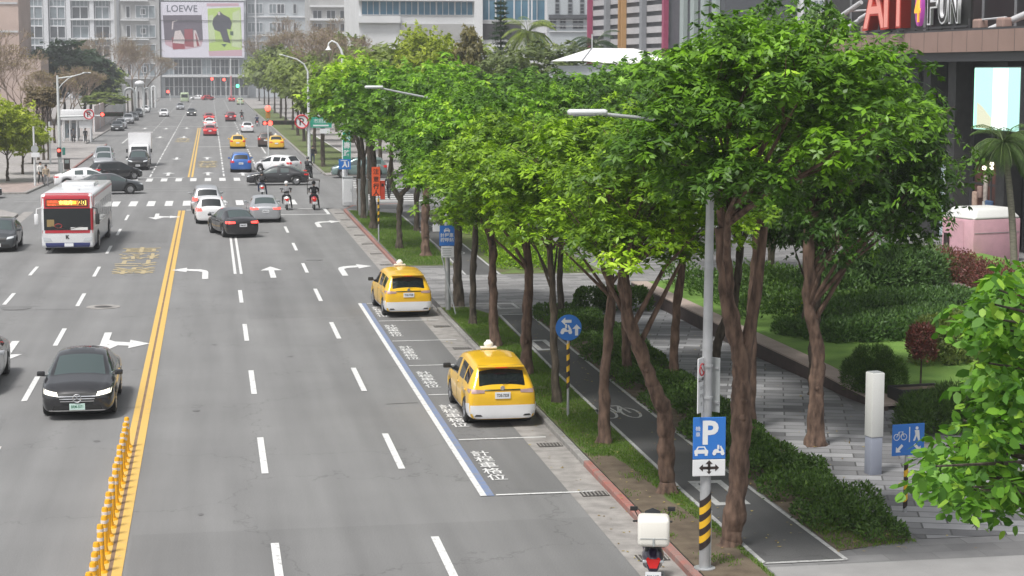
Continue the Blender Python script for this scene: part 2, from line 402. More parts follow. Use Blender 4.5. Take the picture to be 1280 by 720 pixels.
# parking bays
bay = MB(); ys = (36.72, 42.5, 48.65, 53.65, 58.7, 63.55, 68.5)
for q in ys: bay.rect(5.66, q - .05, 7.75, q + .05)
part(bay, 'bay_line', WP, .016)
part(MB().rect(5.33, 36.67, 5.46, 68.6), 'bay_edge_line', WP, .016)
part(MB().rect(5.46, 36.67, 5.62, 68.6), 'blue_edge_line', BP, .012)
for a, b in zip(ys[:-1], ys[1:]):
    cy = (a + b) / 2; h = .55 if b - a > 5.5 else .50
    for k, ch in enumerate('計程車格位'):
        text_obj('bay_text', ch, WP, road, (5.93, cy + (2 - k) * h * 1.13, .018), size=1.0, sx=.44, sy=h * 1.12, bold=.012)

# painted arrows: shaft and head outlines, unit = metres, pointing +y
def arrow(mb, x, y, kind, flip=1, s=1.0):
    def T(p): return [(x + flip * a * s * (1 if kind[0] != 'L' else 1), y + flip * b * s) for a, b in p]
    P = []
    if 'S' in kind:
        P += [[(-.12, -2.2), (.12, -2.2), (.12, .7), (-.12, .7)], [(-.48, .7), (.48, .7), (0, 2.3)]]
    for side, sg in (('R', 1), ('L', -1)):
        if side in kind:
            o = 0 if 'S' in kind else 0
            y1 = -.4 if 'S' in kind else .5
            if 'S' not in kind: P.append([(-.13, -2.2), (.13, -2.2), (.13, y1), (-.13, y1)])
            P.append([(-.13 * sg, y1), (.13 * sg, y1 - .05), (.32 * sg, y1 + .35), (.80 * sg, y1 + .60), (.80 * sg, y1 + 1.35), (.2 * sg, y1 + 1.1), (-.06 * sg, y1 + .6)])
            P.append([(.80 * sg, y1 + .05), (1.45 * sg, y1 + .98), (.80 * sg, y1 + 1.9)])
    for i, p in enumerate(P): mb.flat(T(p), .0012 * i)
ar = MB()
for (x, y, k, f, s) in ((-.35, 80, 'L', 1, 1), (2.5, 80, 'S', 1, 1), (5.55, 80.3, 'R', 1, 1), (5.9, 105, 'R', 1, 1), (5.8, 106.4, 'X', 1, 1),
                        (-3.5, 60, 'SL', -1, 1.0), (-6.35, 58.5, 'S', -1, 1.0), (-3.3, 112, 'SL', -1, 1), (-6.4, 108, 'S', -1, 1),
                        (-.3, 158, 'S', 1, 1.1), (2.6, 157, 'S', 1, 1.1), (5.4, 158, 'S', 1, 1.1), (-3.6, 158, 'S', 1, 1.1), (-.4, 186, 'S', 1, 1.1),
                        (2.6, 186, 'S', 1, 1.1), (5.6, 186, 'SR', 1, 1.2), (-3.4, 186, 'S', -1, 1.1), (-9.4, 182, 'S', -1, 1.2), (-3.5, 246, 'S', -1, 1.3),
                        (-6.6, 246, 'S', -1, 1.3), (-6.6, 282, 'S', -1, 1.3), (-9.8, 284, 'S', -1, 1.3), (-.2, 300, 'S', 1, 1.4), (2.6, 238, 'S', 1, 1.3), (-3.6, 284, 'S', -1, 1.3)):
    arrow(ar, x, y, k, f, s)
part(ar, 'lane_arrow', WP, .012)
for chs, x, y, step, rz, lab in (('禁行機車', -3.45, 81.6, 3.15, math.pi, 0), ('禁行機車', -.35, 178.8, -3.1, 0, 0), ('禁行機車', -3.5, 230, 3.4, math.pi, 0)):
    for k, ch in enumerate(chs):
        text_obj('yellow_road_text', ch, YPW, road, (x, y + step * k, .014), (0, 0, rz), size=1.0, sx=2.0, sy=2.9, bold=.012)
# manholes, with their rings
oil = mat('oil stain', (.13, .128, .126), .6, var=.15, vscale=5); rs_ = random.Random(11); st_ = MB()
for k in range(38):
    x, y, r_ = rs_.choice((-.4, 2.5, 5.0, -3.5, -6.3)) + rs_.gauss(0, .35), rs_.uniform(26, 118), rs_.uniform(.02, .10)
    st_.flat([(x + r_ * math.cos(a) * rs_.uniform(.7, 1.2), y + 1.6 * r_ * math.sin(a) * rs_.uniform(.7, 1.3)) for a in np.linspace(0, 5.7, 10)])
part(st_, 'oil_spots', oil, .0085)
sealant = mat('crack sealant', (.085, .083, .08), .5)
sk_ = MB()
for x, y, n, ax in ((-7.6, 68.7, 9, 0), (-8.4, 69.6, 7, 0), (4.4, 47.5, 3, 0)):
    pts = [(x, y)]
    for k in range(n): pts.append((pts[-1][0] + (.28 if ax == 0 else rs_.gauss(0, .12)), pts[-1][1] + (rs_.gauss(0, .05) if ax == 0 else .8)))
    linestrip(sk_, pts, .045)
part(sk_, 'crack_seal', sealant, .010)
mh = MB(); mh.cyl((-4.05, 69.1, 0), .62, .012, 28); part(mh, 'manhole_cover', GUT, .004, sm=30)
mh = MB(); mh.cyl((-4.05, 69.1, 0), .32, .016, 24); part(mh, 'manhole_lid', IRON, .004, sm=30)
for (x, y, r) in ((-7.2, 69.3, .55), (4.6, 84.9, .4), (-.4, 48, .0), (2.6, 100, .4)):
    if r: part(MB().cyl((x, y, 0), r, .010, 24), 'manhole_cover', ASPH_D, .004, sm=30)
# drain grates with bars
for k in range(-2, 17):
    y = 31.4 + 5.08 * k
    g = MB().box((7.68, y, .012), (.56, .42, .010)); part(g, 'drain_grate', IRON, .004)
    b_ = MB()
    for j in range(7): b_.box((7.44 + j * .08, y, .022), (.025, .38, .012))
    part(b_, 'grate_bar', GUT, .004)

# kerbs: bevelled stone, painted red where no stopping
def kerb(x0, y0, x1, y1, m, lab, wdt=.16, h=.135, seg=1.0):
    L_ = math.hypot(x1 - x0, y1 - y0); n = max(1, int(L_ / seg)); a = math.atan2(y1 - y0, x1 - x0)
    mb = MB(); n = min(n, 60)
    for i in range(n):
        t = (i + .5) / n
        mb.bevbox((x0 + (x1 - x0) * t, y0 + (y1 - y0) * t, h / 2 - .05), (L_ / n - .012, wdt, h + .1), .02, a, seg=1)
    o = mb.build('kerb', m); tag(o, lab, kind='structure'); return o
kerb(8.08, 24, 8.08, 39.2, KRED, 'red painted kerb beside the near verge')
kerb(8.08, 39.2, 8.08, 66.0, KGR, 'grey stone kerb beside the parking bays')
kerb(8.08, 80.8, 8.14, 114.5, KRED, 'red painted kerb before the junction')
kerb(8.14, 114.5, 8.9, 117.6, KRED, 'red kerb on the corner'); kerb(8.9, 117.6, 12, 119, KRED, 'red kerb turning into the side street')
kerb(-11.62, 24, -11.62, 114, KGR, 'left kerb of the near avenue'); kerb(-11.62, 114, -13.5, 118.8, KGR, 'left corner kerb')
kerb(9.3, 155, 9.3, 240, KGR, 'right kerb beyond the junction', seg=3); kerb(9.3, 240, 9.3, 400, KGR, 'far right kerb', seg=3)
kerb(-12.1, 152, -12.1, 221, KRED, 'red kerb beyond the junction on the left', seg=3); kerb(-14.7, 222, -14.7, 420, KGR, 'far left kerb', seg=4)
kerb(-13, 134, -12.1, 152, KGR, 'left far corner kerb'); kerb(-60, 134, -13, 134, KGR, 'side street kerb', seg=2)

def slab(name, polys, m, z, lab, depth=.25):
    mb = MB()
    for p in polys: mb.prism(p, -depth, 0)
    return tag(mb.build(name, m, loc=(0, 0, z)), lab, kind='structure')
PZ = .12
slab('pavement', [[(8.16, -60), (120, -60), (120, 119), (12, 119), (8.95, 117.55), (8.2, 114.5)]], PAV, PZ, 'right pavement of grey slabs')
slab('pavement', [[(-200, -60), (-11.7, -60), (-11.7, 114), (-13.6, 119), (-200, 119)]], FARP, PZ, 'left pavement near the camera')
slab('pavement', [[(9.38, 153.1), (200, 153.1), (200, 559), (9.38, 559)]], FARP, PZ, 'right pavement beyond the junction')
slab('pavement', [[(-200, 134.1), (-13.1, 134.1), (-12.2, 152), (-12.2, 221.5), (-14.8, 222.5), (-14.8, 559), (-200, 559)]], FARP, PZ, 'left pavement beyond the junction')
def sheet(name, poly, m, z, lab=None): return tag(MB().flat(poly).build(name, m, loc=(0, 0, z)), lab, kind='structure')
sheet('pavement', [(-60, 134.3), (-13.2, 134.3), (-12.6, 146), (-60, 146)], PINKP, PZ + .004, 'pinkish paver strip on the far left corner')
# verge, bike path, planting strip, plaza
BL = [(9.42, 26), (9.42, 36), (9.55, 46), (9.64, 52), (9.95, 63.6)]; BR = [(11.02, 63.6), (10.9, 54.8), (10.82, 46), (10.82, 39.3), (10.92, 26)]
BL = [(9.42, 30.3)] + BL[1:]; BR = BR[:-1] + [(10.92, 30.3)]
BL2 = [(10.5, 76.5), (10.9, 90), (11.17, 112)]; BR2 = [(12.6, 112), (12.25, 90), (11.95, 76.5)]
sheet('bike_path', BL + BR, ASPH_B, PZ + .008, 'near dark asphalt bike path between white lines')
sheet('bike_path', BL2 + BR2, ASPH_B, PZ + .008, 'far dark asphalt bike path between white lines')
bp_ = MB()
for q in (BL, list(reversed(BR)), BL2, list(reversed(BR2))): linestrip(bp_, q, .085)
linestrip(bp_, [(9.42, 30.3), (10.92, 30.3)], .1); linestrip(bp_, [(9.95, 63.6), (11.02, 63.6)], .1)
def frame(mb, x, y, w_, h_, t):
    mb.rect(x - w_, y - h_, x + w_, y - h_ + t).rect(x - w_, y + h_ - t, x + w_, y + h_).rect(x - w_, y - h_ + t, x - w_ + t * .6, y + h_ - t).rect(x + w_ - t * .6, y - h_ + t, x + w_, y + h_ - t)
frame(bp_, 10.15, 56.3, .32, 1.1, .28); frame(bp_, 10.1, 35.7, .36, 1.1, .25); frame(bp_, 10.55, 66.0, .4, .8, .2)
def bike(mb, x, y, s):
    for dx in (-.34, .34):
        pts = [(x + (dx + .24 * math.cos(t)) * s, y + .62 * math.sin(t) * s * 1.2) for t in np.linspace(0, 2 * math.pi, 17)]
        linestrip(mb, pts, .07)
    linestrip(mb, [(x - .34 * s, y), (x - .1 * s, y + 1.1 * s), (x + .22 * s, y + 1.1 * s), (x + .34 * s, y)], .07)
    linestrip(mb, [(x - .1 * s, y + 1.1 * s), (x, y), (x + .22 * s, y + 1.1 * s)], .06)
bike(bp_, 10.0, 44.6, .9); bike(bp_, 11.4, 101, 1.0); bike(bp_, 11.2, 86, .9)
tag(bp_.build('path_marking', WP2, loc=(0, 0, PZ + .016)), 'white lines, boxes and bicycle signs painted on the bike path', kind='structure')
sheet('verge_soil', [(8.17, 20), (9.36, 20), (9.36, 36), (9.5, 46), (9.58, 52), (9.85, 63.0), (9.2, 66), (8.17, 66)], TURF, PZ + .012, 'grass verge between the parking bays and the bike path')
sheet('bare_soil', [(8.17, 24), (9.25, 24), (9.25, 33), (8.9, 35.2), (9.0, 37.5), (8.7, 39.6), (8.17, 40)], SOIL, PZ + .018, 'bare brown earth in the near verge')
sheet('verge_soil', [(8.22, 80.4), (10.5, 80.4), (10.8, 90), (11.05, 110), (9.5, 113.5), (8.3, 113.5)], TURF, PZ + .012, 'grass verge before the junction')
sheet('planting_soil', [(10.98, 30.9), (12.55, 31.4), (13.1, 48), (13.0, 63), (11.1, 63), (10.9, 50)], SOIL, PZ + .012, 'soil under the low hedge')
sheet('planting_soil', [(12.05, 76.5), (16.5, 76.5), (17, 112), (12.7, 112)], TURF, PZ + .012, 'green strip beside the far bike path')
sheet('driveway', [(8.2, 66.3), (9.3, 66.3), (10.1, 64.2), (60, 64.2), (60, 79.5), (8.2, 80.2)], APRON, PZ + .004, 'grey paved driveway crossing the verge')
sheet('plaza', [(12.75, 31.5), (30, 31.5), (30, 44), (16.0, 44), (17.4, 54), (17.2, 64), (13.1, 64), (13.2, 48)], PLAZA, PZ + .008, 'plaza walk of mixed grey slabs')
sheet('verge_soil', [(9.45, 156), (13.5, 156), (13.5, 420), (9.45, 420)], TURF, PZ + .012, 'verge beyond the junction')
sheet('bike_path', [(13.6, 156), (15.4, 156), (15.4, 300), (13.6, 300)], FARP, PZ + .012, 'pale path beyond the junction')
mbk = MB(); linestrip(mbk, [(13.6, 156), (13.6, 300)], .15); tag(mbk.build('path_marking', WP, loc=(0, 0, PZ + .02)), 'white edge line of the path beyond the junction', kind='structure')
sheet('pavement', [(9.4, 20), (30, 20), (30, 30.35), (9.4, 30.05)], mat('pale footway', (.26, .256, .252), .8, var=.1, vscale=1.2), PZ + .004, 'pale footway at the foot of the bridge')

# ============================================================ VEHICLES
GLASS = mat('car glass', (.012, .016, .018), .06, spec=.6)
GLASSC = mat('car glass pale', (.05, .07, .07), .05, spec=.8)
TYRE = mat('tyre rubber', (.018, .018, .018), .8)
RIM = mat('wheel alloy', (.45, .45, .46), .3, .9)
BLACKP = mat('black plastic', (.018, .018, .018), .55)
CHROME = mat('chrome trim', (.75, .75, .76), .15, 1.0)
LENSR = mat('red lamp lens', (.38, .012, .015), .15, emit=(.8, .03, .02), es=.25)
LENSB = mat('lit brake lamp', (.6, .02, .02), .2, emit=(1, .08, .06), es=2.2)
LENSW = mat('headlamp lens', (.55, .58, .60), .08, spec=.9)
LENSL = mat('lit headlamp', (.8, .8, .75), .1, emit=(1, .95, .75), es=1.1)
LENSO = mat('orange lens', (.6, .2, .02), .2)
PLATE = mat('number plate', (.72, .73, .75), .5); PLATEG = mat('pale green number plate', (.55, .72, .66), .5); PLTX = mat('plate characters', (.02, .02, .03), .6)
PLTG = mat('plate characters green', (.02, .16, .08), .6)
def paint(name, col, metal=0.0, rough=.28): return mat(name, col, rough, metal, coat=.6, var=.03, vscale=2)
P_YEL = paint('taxi yellow paint', (.78, .46, .018)); P_WHT = paint('white car paint', (.74, .74, .75)); P_BLK = paint('black car paint', (.018, .018, .02), rough=.16)
P_SIL = paint('silver car paint', (.44, .45, .47), .5, .35); P_GRY = paint('dark grey car paint', (.055, .06, .065), .3); P_BLU = paint('blue car paint', (.025, .12, .40), .2)
P_RED = paint('red car paint', (.40, .02, .03)); P_MAR = paint('maroon car paint', (.16, .015, .03)); P_TEAL = paint('grey green car paint', (.20, .28, .27), .4)
P_BRN = paint('brown car paint', (.09, .06, .05), .2); P_PGR = paint('pale green car paint', (.45, .55, .35))

class Surf:
    """ray-casts flat outlines onto a body so lamps, plates and windows hug its shape"""
    def __init__(s, mes):
        vs, fs = [], []
        for me in mes:
            b = len(vs); vs += [v.co.copy() for v in me.vertices]; fs += [[b + i for i in p.vertices] for p in me.polygons]
        s.t = BVHTree.FromPolygons(vs, fs)
    def patch(s, axis, sign, quad, off=.008, nu=6, nv=4):
        """axis 'y': quad of (x,z), seen from sign*y; axis 'x': quad of (y,z), seen from sign*x"""
        g = []; ok = True
        for j in range(nv + 1):
            for i in range(nu + 1):
                u, v = i / nu, j / nv
                a = (1 - u) * (1 - v) * quad[0][0] + u * (1 - v) * quad[1][0] + u * v * quad[2][0] + (1 - u) * v * quad[3][0]
                b = (1 - u) * (1 - v) * quad[0][1] + u * (1 - v) * quad[1][1] + u * v * quad[2][1] + (1 - u) * v * quad[3][1]
                if axis == 'y': o = Vector((a, sign * 20, b)); d = Vector((0, -sign, 0))
                elif axis == 'x': o = Vector((sign * 20, a, b)); d = Vector((-sign, 0, 0))
                else: o = Vector((a, b, 20)); d = Vector((0, 0, -1))
                h = s.t.ray_cast(o, d)
                g.append(None if h[0] is None else h[0] - d * off)
        fs = []
        for j in range(nv):
            for i in range(nu):
                q = [j * (nu + 1) + i, j * (nu + 1) + i + 1, (j + 1) * (nu + 1) + i + 1, (j + 1) * (nu + 1) + i]
                if all(g[k] is not None for k in q):
                    p = [g[k] for k in q]
                    if axis != 'z' and max(x[1 if axis == 'y' else 0] for x in p) - min(x[1 if axis == 'y' else 0] for x in p) > .45: continue
                    fs.append(q)
        mb = MB(); mb.add([x if x is not None else Vector() for x in g], fs)
        used = sorted({i for f in mb.f for i in f}); mp = {o: n for n, o in enumerate(used)}
        mb.v = [mb.v[i] for i in used]; mb.f = [tuple(mp[i] for i in f) for f in mb.f]
        return mb

def lerp(a, b, t): return a + (b - a) * t
# stations rear -> front: y, half width, shoulder z, top z, roof half width, flag to next (S side glass, W screen, B body, P pillar)
CARS = {
 'sedan': dict(L=4.75, H=1.46, wh=(-1.42, 1.38), wr=.33, zb=.20, st=[
   (-2.37, .72, .78, .80, .50, 'B'), (-2.30, .86, .93, .96, .60, 'B'), (-1.78, .905, .97, 1.06, .64, 'W'), (-1.08, .91, .96, 1.37, .55, 'P'), (-1.0, .91, .96, 1.39, .56, 'S'),
   (-.10, .915, .945, 1.46, .58, 'P'), (-.02, .915, .945, 1.46, .58, 'S'), (.42, .915, .935, 1.42, .57, 'SW'), (1.22, .91, .90, 1.00, .68, 'B'), (1.95, .89, .80, .88, .62, 'B'), (2.28, .82, .68, .74, .52, 'B'), (2.38, .66, .56, .58, .42, 'B')]),
 'wagon': dict(L=4.6, H=1.60, wh=(-1.40, 1.35), wr=.32, zb=.20, st=[
   (-2.30, .76, .80, .82, .55, 'B'), (-2.24, .835, .98, 1.00, .62, 'W'), (-1.92, .85, 1.00, 1.46, .56, 'P'), (-1.84, .85, 1.00, 1.50, .57, 'S'), (-1.22, .855, .99, 1.55, .59, 'P'), (-1.14, .855, .99, 1.56, .59, 'S'),
   (-.26, .86, .97, 1.59, .60, 'P'), (-.18, .86, .97, 1.59, .60, 'S'), (.50, .86, .95, 1.53, .59, 'SW'), (1.42, .855, .90, 1.00, .66, 'B'), (1.95, .83, .80, .88, .58, 'B'), (2.22, .77, .66, .72, .48, 'B'), (2.30, .62, .55, .58, .4, 'B')]),
 'hatch': dict(L=4.2, H=1.50, wh=(-1.26, 1.26), wr=.32, zb=.20, st=[
   (-2.08, .74, .78, .80, .52, 'B'), (-2.00, .86, .96, .99, .60, 'W'), (-1.62, .875, .98, 1.40, .54, 'P'), (-1.54, .88, .98, 1.43, .55, 'S'), (-1.0, .885, .96, 1.48, .57, 'P'), (-.92, .885, .96, 1.48, .57, 'S'),
   (-.05, .885, .94, 1.50, .58, 'P'), (.03, .885, .94, 1.50, .58, 'S'), (.40, .885, .93, 1.46, .57, 'SW'), (1.15, .88, .90, 1.0, .66, 'B'), (1.72, .85, .80, .88, .58, 'B'), (2.0, .78, .66, .72, .48, 'B'), (2.08, .62, .55, .58, .4, 'B')]),
 'suv': dict(L=4.6, H=1.68, wh=(-1.36, 1.38), wr=.36, zb=.26, st=[
   (-2.26, .78, .86, .88, .55, 'B'), (-2.20, .89, 1.06, 1.09, .64, 'W'), (-1.82, .91, 1.08, 1.57, .58, 'P'), (-1.74, .91, 1.08, 1.61, .59, 'S'), (-1.12, .915, 1.06, 1.67, .61, 'P'), (-1.04, .915, 1.06, 1.67, .61, 'S'),
   (-.14, .92, 1.04, 1.68, .62, 'P'), (-.06, .92, 1.04, 1.68, .62, 'S'), (.42, .92, 1.03, 1.63, .61, 'SW'), (1.18, .915, 1.0, 1.12, .70, 'B'), (1.85, .89, .93, 1.02, .64, 'B'), (2.18, .83, .80, .86, .54, 'B'), (2.28, .68, .66, .70, .45, 'B')]),
}
_wheel = {}
def wheel_meshes(r, w_=.20):
    k = (r, w_)
    if k in _wheel: return _wheel[k]
    t = MB(); n = 28
    prof = [(-w_ / 2, r * .66), (-w_ / 2, r * .93), (-w_ * .38, r), (w_ * .38, r), (w_ / 2, r * .93), (w_ / 2, r * .66), (w_ * .2, r * .64), (-w_ * .2, r * .64)]
    vs = [(x, rr * math.cos(2 * math.pi * i / n), rr * math.sin(2 * math.pi * i / n)) for i in range(n) for x, rr in prof]
    m = len(prof); fs = [(i * m + j, i * m + (j + 1) % m, ((i + 1) % n) * m + (j + 1) % m, ((i + 1) % n) * m + j) for i in range(n) for j in range(m)]
    t.add(vs, fs); tm = t.mesh('tyre', 40)
    q = MB(); q.disc((.0, 0, 0), (1, 0, 0), r * .66, w_ * .3, 24)
    for s in (-1, 1):
        for a in range(5):
            A = 2 * math.pi * a / 5
            q.tube([(s * w_ * .40, r * .1 * math.cos(A), r * .1 * math.sin(A)), (s * w_ * .42, r * .64 * math.cos(A), r * .64 * math.sin(A))], [r * .13, r * .08], 5)
        q.disc((s * w_ * .38, 0, 0), (1, 0, 0), r * .17, w_ * .2, 12)
    rm = q.mesh('rim', 35)
    dk = MB(); 
    _wheel[k] = (tm, rm); return _wheel[k]
def add_wheel(root, x, y, r, w_=.20):
    tm, rm = wheel_meshes(r, w_)
    if not tm.materials: tm.materials.append(TYRE); rm.materials.append(RIM)
    wt = mesh_obj('wheel', tm, None, root, (x, y, r)); rm_ = mesh_obj('rim', rm, None, wt)

_body = {}
def car_body(kind):
    if kind in _body: return _body[kind]
    D = CARS[kind]; st = list(D['st']); zb = D['zb']; wr = D['wr'] + .07
    def interp(y):
        for a, b in zip(st[:-1], st[1:]):
            if a[0] <= y <= b[0]:
                t = (y - a[0]) / (b[0] - a[0]); return tuple([y] + [lerp(a[i], b[i], t) for i in range(1, 5)] + [a[5]])
    ys = {s_[0]: s_ for s_ in st}
    for wy in D['wh']:
        for dy in (-wr - .02, -wr + .02, -wr * .7, 0, wr * .7, wr - .02, wr + .02):
            y = round(wy + dy, 3)
            if all(abs(y - k) > .05 for k in ys) or abs(dy) in (wr - .02, wr + .02):
                ys.setdefault(y, interp(y))
    S = [ys[k] for k in sorted(ys)]
    mb = MB(); np_ = 9; rows = []
    for (y, w, zs, zt, g, f) in S:
        b0 = zb; arch = 0
        for wy in D['wh']:
            d = abs(y - wy)
            if d < wr: arch = math.sqrt(max(0, wr * wr - d * d)); b0 = max(zb, D['wr'] + arch * .98) if arch > .05 else zb
        b0 = min(b0, zs - .14)
        zm = lerp(b0, zs, .55); wl = w - .05 if b0 > zb else w - .02
        half = [(0, b0), (w - .14, b0), (wl, b0 + .04), (w + .012, zm), (w - .025, zs), (lerp(w - .03, g + .03, .88), lerp(zs, zt, .84)), (g, zt - .015 - .03 * (g > .5)), (g * .6, zt + .005), (0, zt + .015)]
        rows.append(half)
    n = len(S); vs = []
    for i, h in enumerate(rows):
        vs += [(x, S[i][0], z) for x, z in h] + [(-x, S[i][0], z) for x, z in h[1:-1]]
    m = len(rows[0]) + len(rows[0]) - 2
    # ring: 0..8 right side bottom->top, then 9.. left side bottom->top (1..7)
    ring = list(range(9)) + [9 + k for k in range(6, -1, -1)]
    fs, mi = [], []
    for i in range(n - 1):
        f = S[i][5]
        for k in range(len(ring)):
            a, b = ring[k], ring[(k + 1) % len(ring)]
            fs.append((i * m + a, i * m + b, (i + 1) * m + b, (i + 1) * m + a))
            side = k in (4, len(ring) - 5); scr = k in (6, 7, 8, 9)
            v = 0
            if side and 'S' in f and not (f == 'SW' and False): v = 1
            if f == 'W' and kind == 'sedan' and side: v = 0
            if scr and 'W' in f: v = 2
            mi.append(v)
    fs.append(tuple(reversed([a for a in ring]))); mi.append(0); fs.append(tuple((n - 1) * m + a for a in ring)); mi.append(0)
    mb.v, mb.f, mb.mi = vs, fs, mi
    me = mb.mesh('tmp'); 
    for k in range(3): me.materials.append(None)
    bmx = bmesh.new(); bmx.from_mesh(me); bmesh.ops.recalc_face_normals(bmx, faces=bmx.faces[:]); 
    bmx.to_mesh(me); bmx.free()
    me = eval_mesh(me, [('SUBSURF', dict(levels=2, render_levels=2))])
    out = []
    sgn = 1
    for k in range(3):
        b2 = bmesh.new(); b2.from_mesh(me)
        bmesh.ops.delete(b2, geom=[f for f in b2.faces if f.material_index != k], context='FACES')
        for f in b2.faces: f.material_index = 0; f.smooth = True
        q = bpy.data.meshes.new(('body', 'side_window', 'windscreen')[k]); b2.to_mesh(q); b2.free(); q.materials.clear(); out.append(q)
    # split screen mesh into rear and front
    scr = out[2]; res = []
    for keep in (1, -1):
        b2 = bmesh.new(); b2.from_mesh(scr)
        bmesh.ops.delete(b2, geom=[f for f in b2.faces if (f.calc_center_median().y > 0) != (keep > 0)], context='FACES')
        q = bpy.data.meshes.new('windscreen' if keep > 0 else 'rear_window'); b2.to_mesh(q); b2.free(); res.append(q)
    sd = out[1]; sides = []
    for keep in (1, -1):
        b2 = bmesh.new(); b2.from_mesh(sd)
        bmesh.ops.delete(b2, geom=[f for f in b2.faces if (f.calc_center_median().x > 0) != (keep > 0)], context='FACES')
        q = bpy.data.meshes.new('side_window'); b2.to_mesh(q); b2.free(); sides.append(q)
    surf = Surf([out[0], sides[0], sides[1]] + res)
    _body[kind] = (out[0], sides, res, surf); return _body[kind]

_parts = {}
def cpatch(kind, surf, key, *a, **k):
    kk = (kind, key)
    if kk not in _parts: _parts[kk] = surf.patch(*a, **k).mesh(key.split('|')[0], 40)
    return _parts[kk]
def put(me, name, m, root):
    me2 = me.copy() if me.materials and me.materials[0] != m else me
    if me2 is not me: me2.materials.clear()
    return mesh_obj(name, me2, m, root)
def make_car(kind, name, pm, x, y, head, label, cat='car', lit=False, brake=False, bumper=None, plate=None, glass=None, detail=True, group=None, sc=1.0, pm_roof=None):
    """head: degrees clockwise from +Y (0 = driving away from the camera); x, y = centre"""
    root = empty(name, (x, y, .016), -R(head), label, cat, group)
    body, sides, scr, surf = car_body(kind); D = CARS[kind]; w = D['st'][5][1]; gl = glass or GLASS
    put(body, 'body', pm, root)
    for s_ in sides: put(s_, 'side_window', gl, root)
    put(scr[0], 'windscreen', gl, root); put(scr[1], 'rear_window', gl, root)
    tall = kind in ('suv',); zo = .08 if tall else 0
    for wy in D['wh']:
        for sx in (-1, 1): add_wheel(root, sx * (w - .115), wy, D['wr'])
    # wheel wells
    mw = MB()
    for wy in D['wh']: mw.disc((0, wy, D['wr'] + .02), (1, 0, 0), D['wr'] + .04, 2 * w - .26, 20)
    mw.box((0, 0, .24 + zo), (1.3, D['L'] - .5, .12)); mw.build('underbody', BLACKP, root)
    Lr, Lf = D['st'][1][0], D['st'][-2][0]
    for sx in (-1, 1):
        q = {'sedan': [(.42, .76), (.84, .74), (.85, .88), (.42, .86)], 'wagon': [(.44, .86), (.83, .85), (.83, .96), (.44, .93)],
             'hatch': [(.52, .76), (.85, .74), (.85, .94), (.56, .93)], 'suv': [(.56, .84), (.88, .82), (.88, 1.04), (.60, 1.02)]}[kind]
        lens = mat('clear red lens', (.50, .34, .33), .12, .3, spec=.8) if bumper else LENSB if brake else LENSR
        me = cpatch(kind, surf, f'tail_light|{sx}', 'y', -1, [(sx * a, b) for a, b in q], off=.012)
        put(me, 'tail_light', lens, root)
        # wrap round the corner
        me = cpatch(kind, surf, f'tail_wrap|{sx}', 'x', sx, [(Lr + .04, q[1][1]), (Lr + .28, q[1][1] + .04), (Lr + .28, q[2][1] - .02), (Lr + .04, q[2][1])], off=.010)
        put(me, 'tail_light', lens, root)
        z0 = {'sedan': .60, 'wagon': .62, 'hatch': .62, 'suv': .74}[kind]
        me = cpatch(kind, surf, f'headlight|{sx}', 'y', 1, [(sx * .46, z0), (sx * .82, z0 + .06), (sx * .84, z0 + .16), (sx * .50, z0 + .10)], off=.012)
        put(me, 'headlight', LENSL if lit else LENSW, root)
        mm = MB(); ym = D['st'][-4][0] - .12; zm = D['st'][-4][2] + .10
        mm.bevbox((sx * (w + .06), ym, zm), (.20, .10, .13), .03); mm.box((sx * (w - .06), ym + .02, zm - .05), (.16, .05, .03)); mm.build('side_mirror', pm if kind != 'wagon' else BLACKP, root, sm=40)
    # grille, bumper grilles, plates
    me = cpatch(kind, surf, 'grille', 'y', 1, [(-.42, .52 + zo), (.42, .52 + zo), (.46, .68 + zo), (-.46, .68 + zo)], off=.008); put(me, 'grille', BLACKP, root)
    me = cpatch(kind, surf, 'lower_grille', 'y', 1, [(-.62, .27 + zo), (.62, .27 + zo), (.56, .38 + zo), (-.56, .38 + zo)], off=.008); put(me, 'lower_grille', BLACKP, root)
    zp = {'sedan': .66, 'wagon': .80, 'hatch': .66, 'suv': .78}[kind]
    for sg, zz, nm in ((-1, zp, 'number_plate'), (1, .35 + zo, 'number_plate')):
        h = surf.t.ray_cast(Vector((0, sg * 20, zz)), Vector((0, -sg, 0)))
        if h[0]:
            pl = MB().box((0, h[0].y + sg * .018, zz), (.38, .02, .16)).build(nm, plate or PLATE, root)
            if detail:
                text_obj('plate_text', 'TDE-7328' if cat == 'taxi' else 'BRM-5071', PLTG if plate else PLTX, pl, (0, h[0].y + sg * .031, zz), (R(90), 0, 0 if sg < 0 else R(180)), size=.1, sx=.72, bold=.002)
    if detail:
        # door seams and handles
        for sx in (-1, 1):
            ysn = [D['st'][i][0] for i in range(len(D['st'])) if D['st'][i][5] == 'P']
            for yy in [ysn[-1] + .04, D['st'][-4][0] - .28, (ysn[0] + .12) if kind == 'sedan' else ysn[-2] + .02]:
                h0, h1 = .34 + zo, D['st'][5][2] - .03
                pts = []
                for t in np.linspace(0, 1, 6):
                    hh = surf.t.ray_cast(Vector((sx * 20, yy, lerp(h0, h1, t))), Vector((-sx, 0, 0)))
                    if hh[0]: pts.append(hh[0])
                if len(pts) > 2: MB().tube(pts, .006, 4).build('door_seam', BLACKP, root)
            for yy in (ysn[-1] + .12 - .24, (ysn[0] + .25)):
                h = surf.t.ray_cast(Vector((sx * 20, yy, D['st'][5][2] - .12)), Vector((-sx, 0, 0)))
                if h[0]: MB().bevbox((h[0].x + sx * .015, yy, h[0].z), (.03, .17, .03), .008).build('door_handle', CHROME if kind != 'wagon' else pm, root)
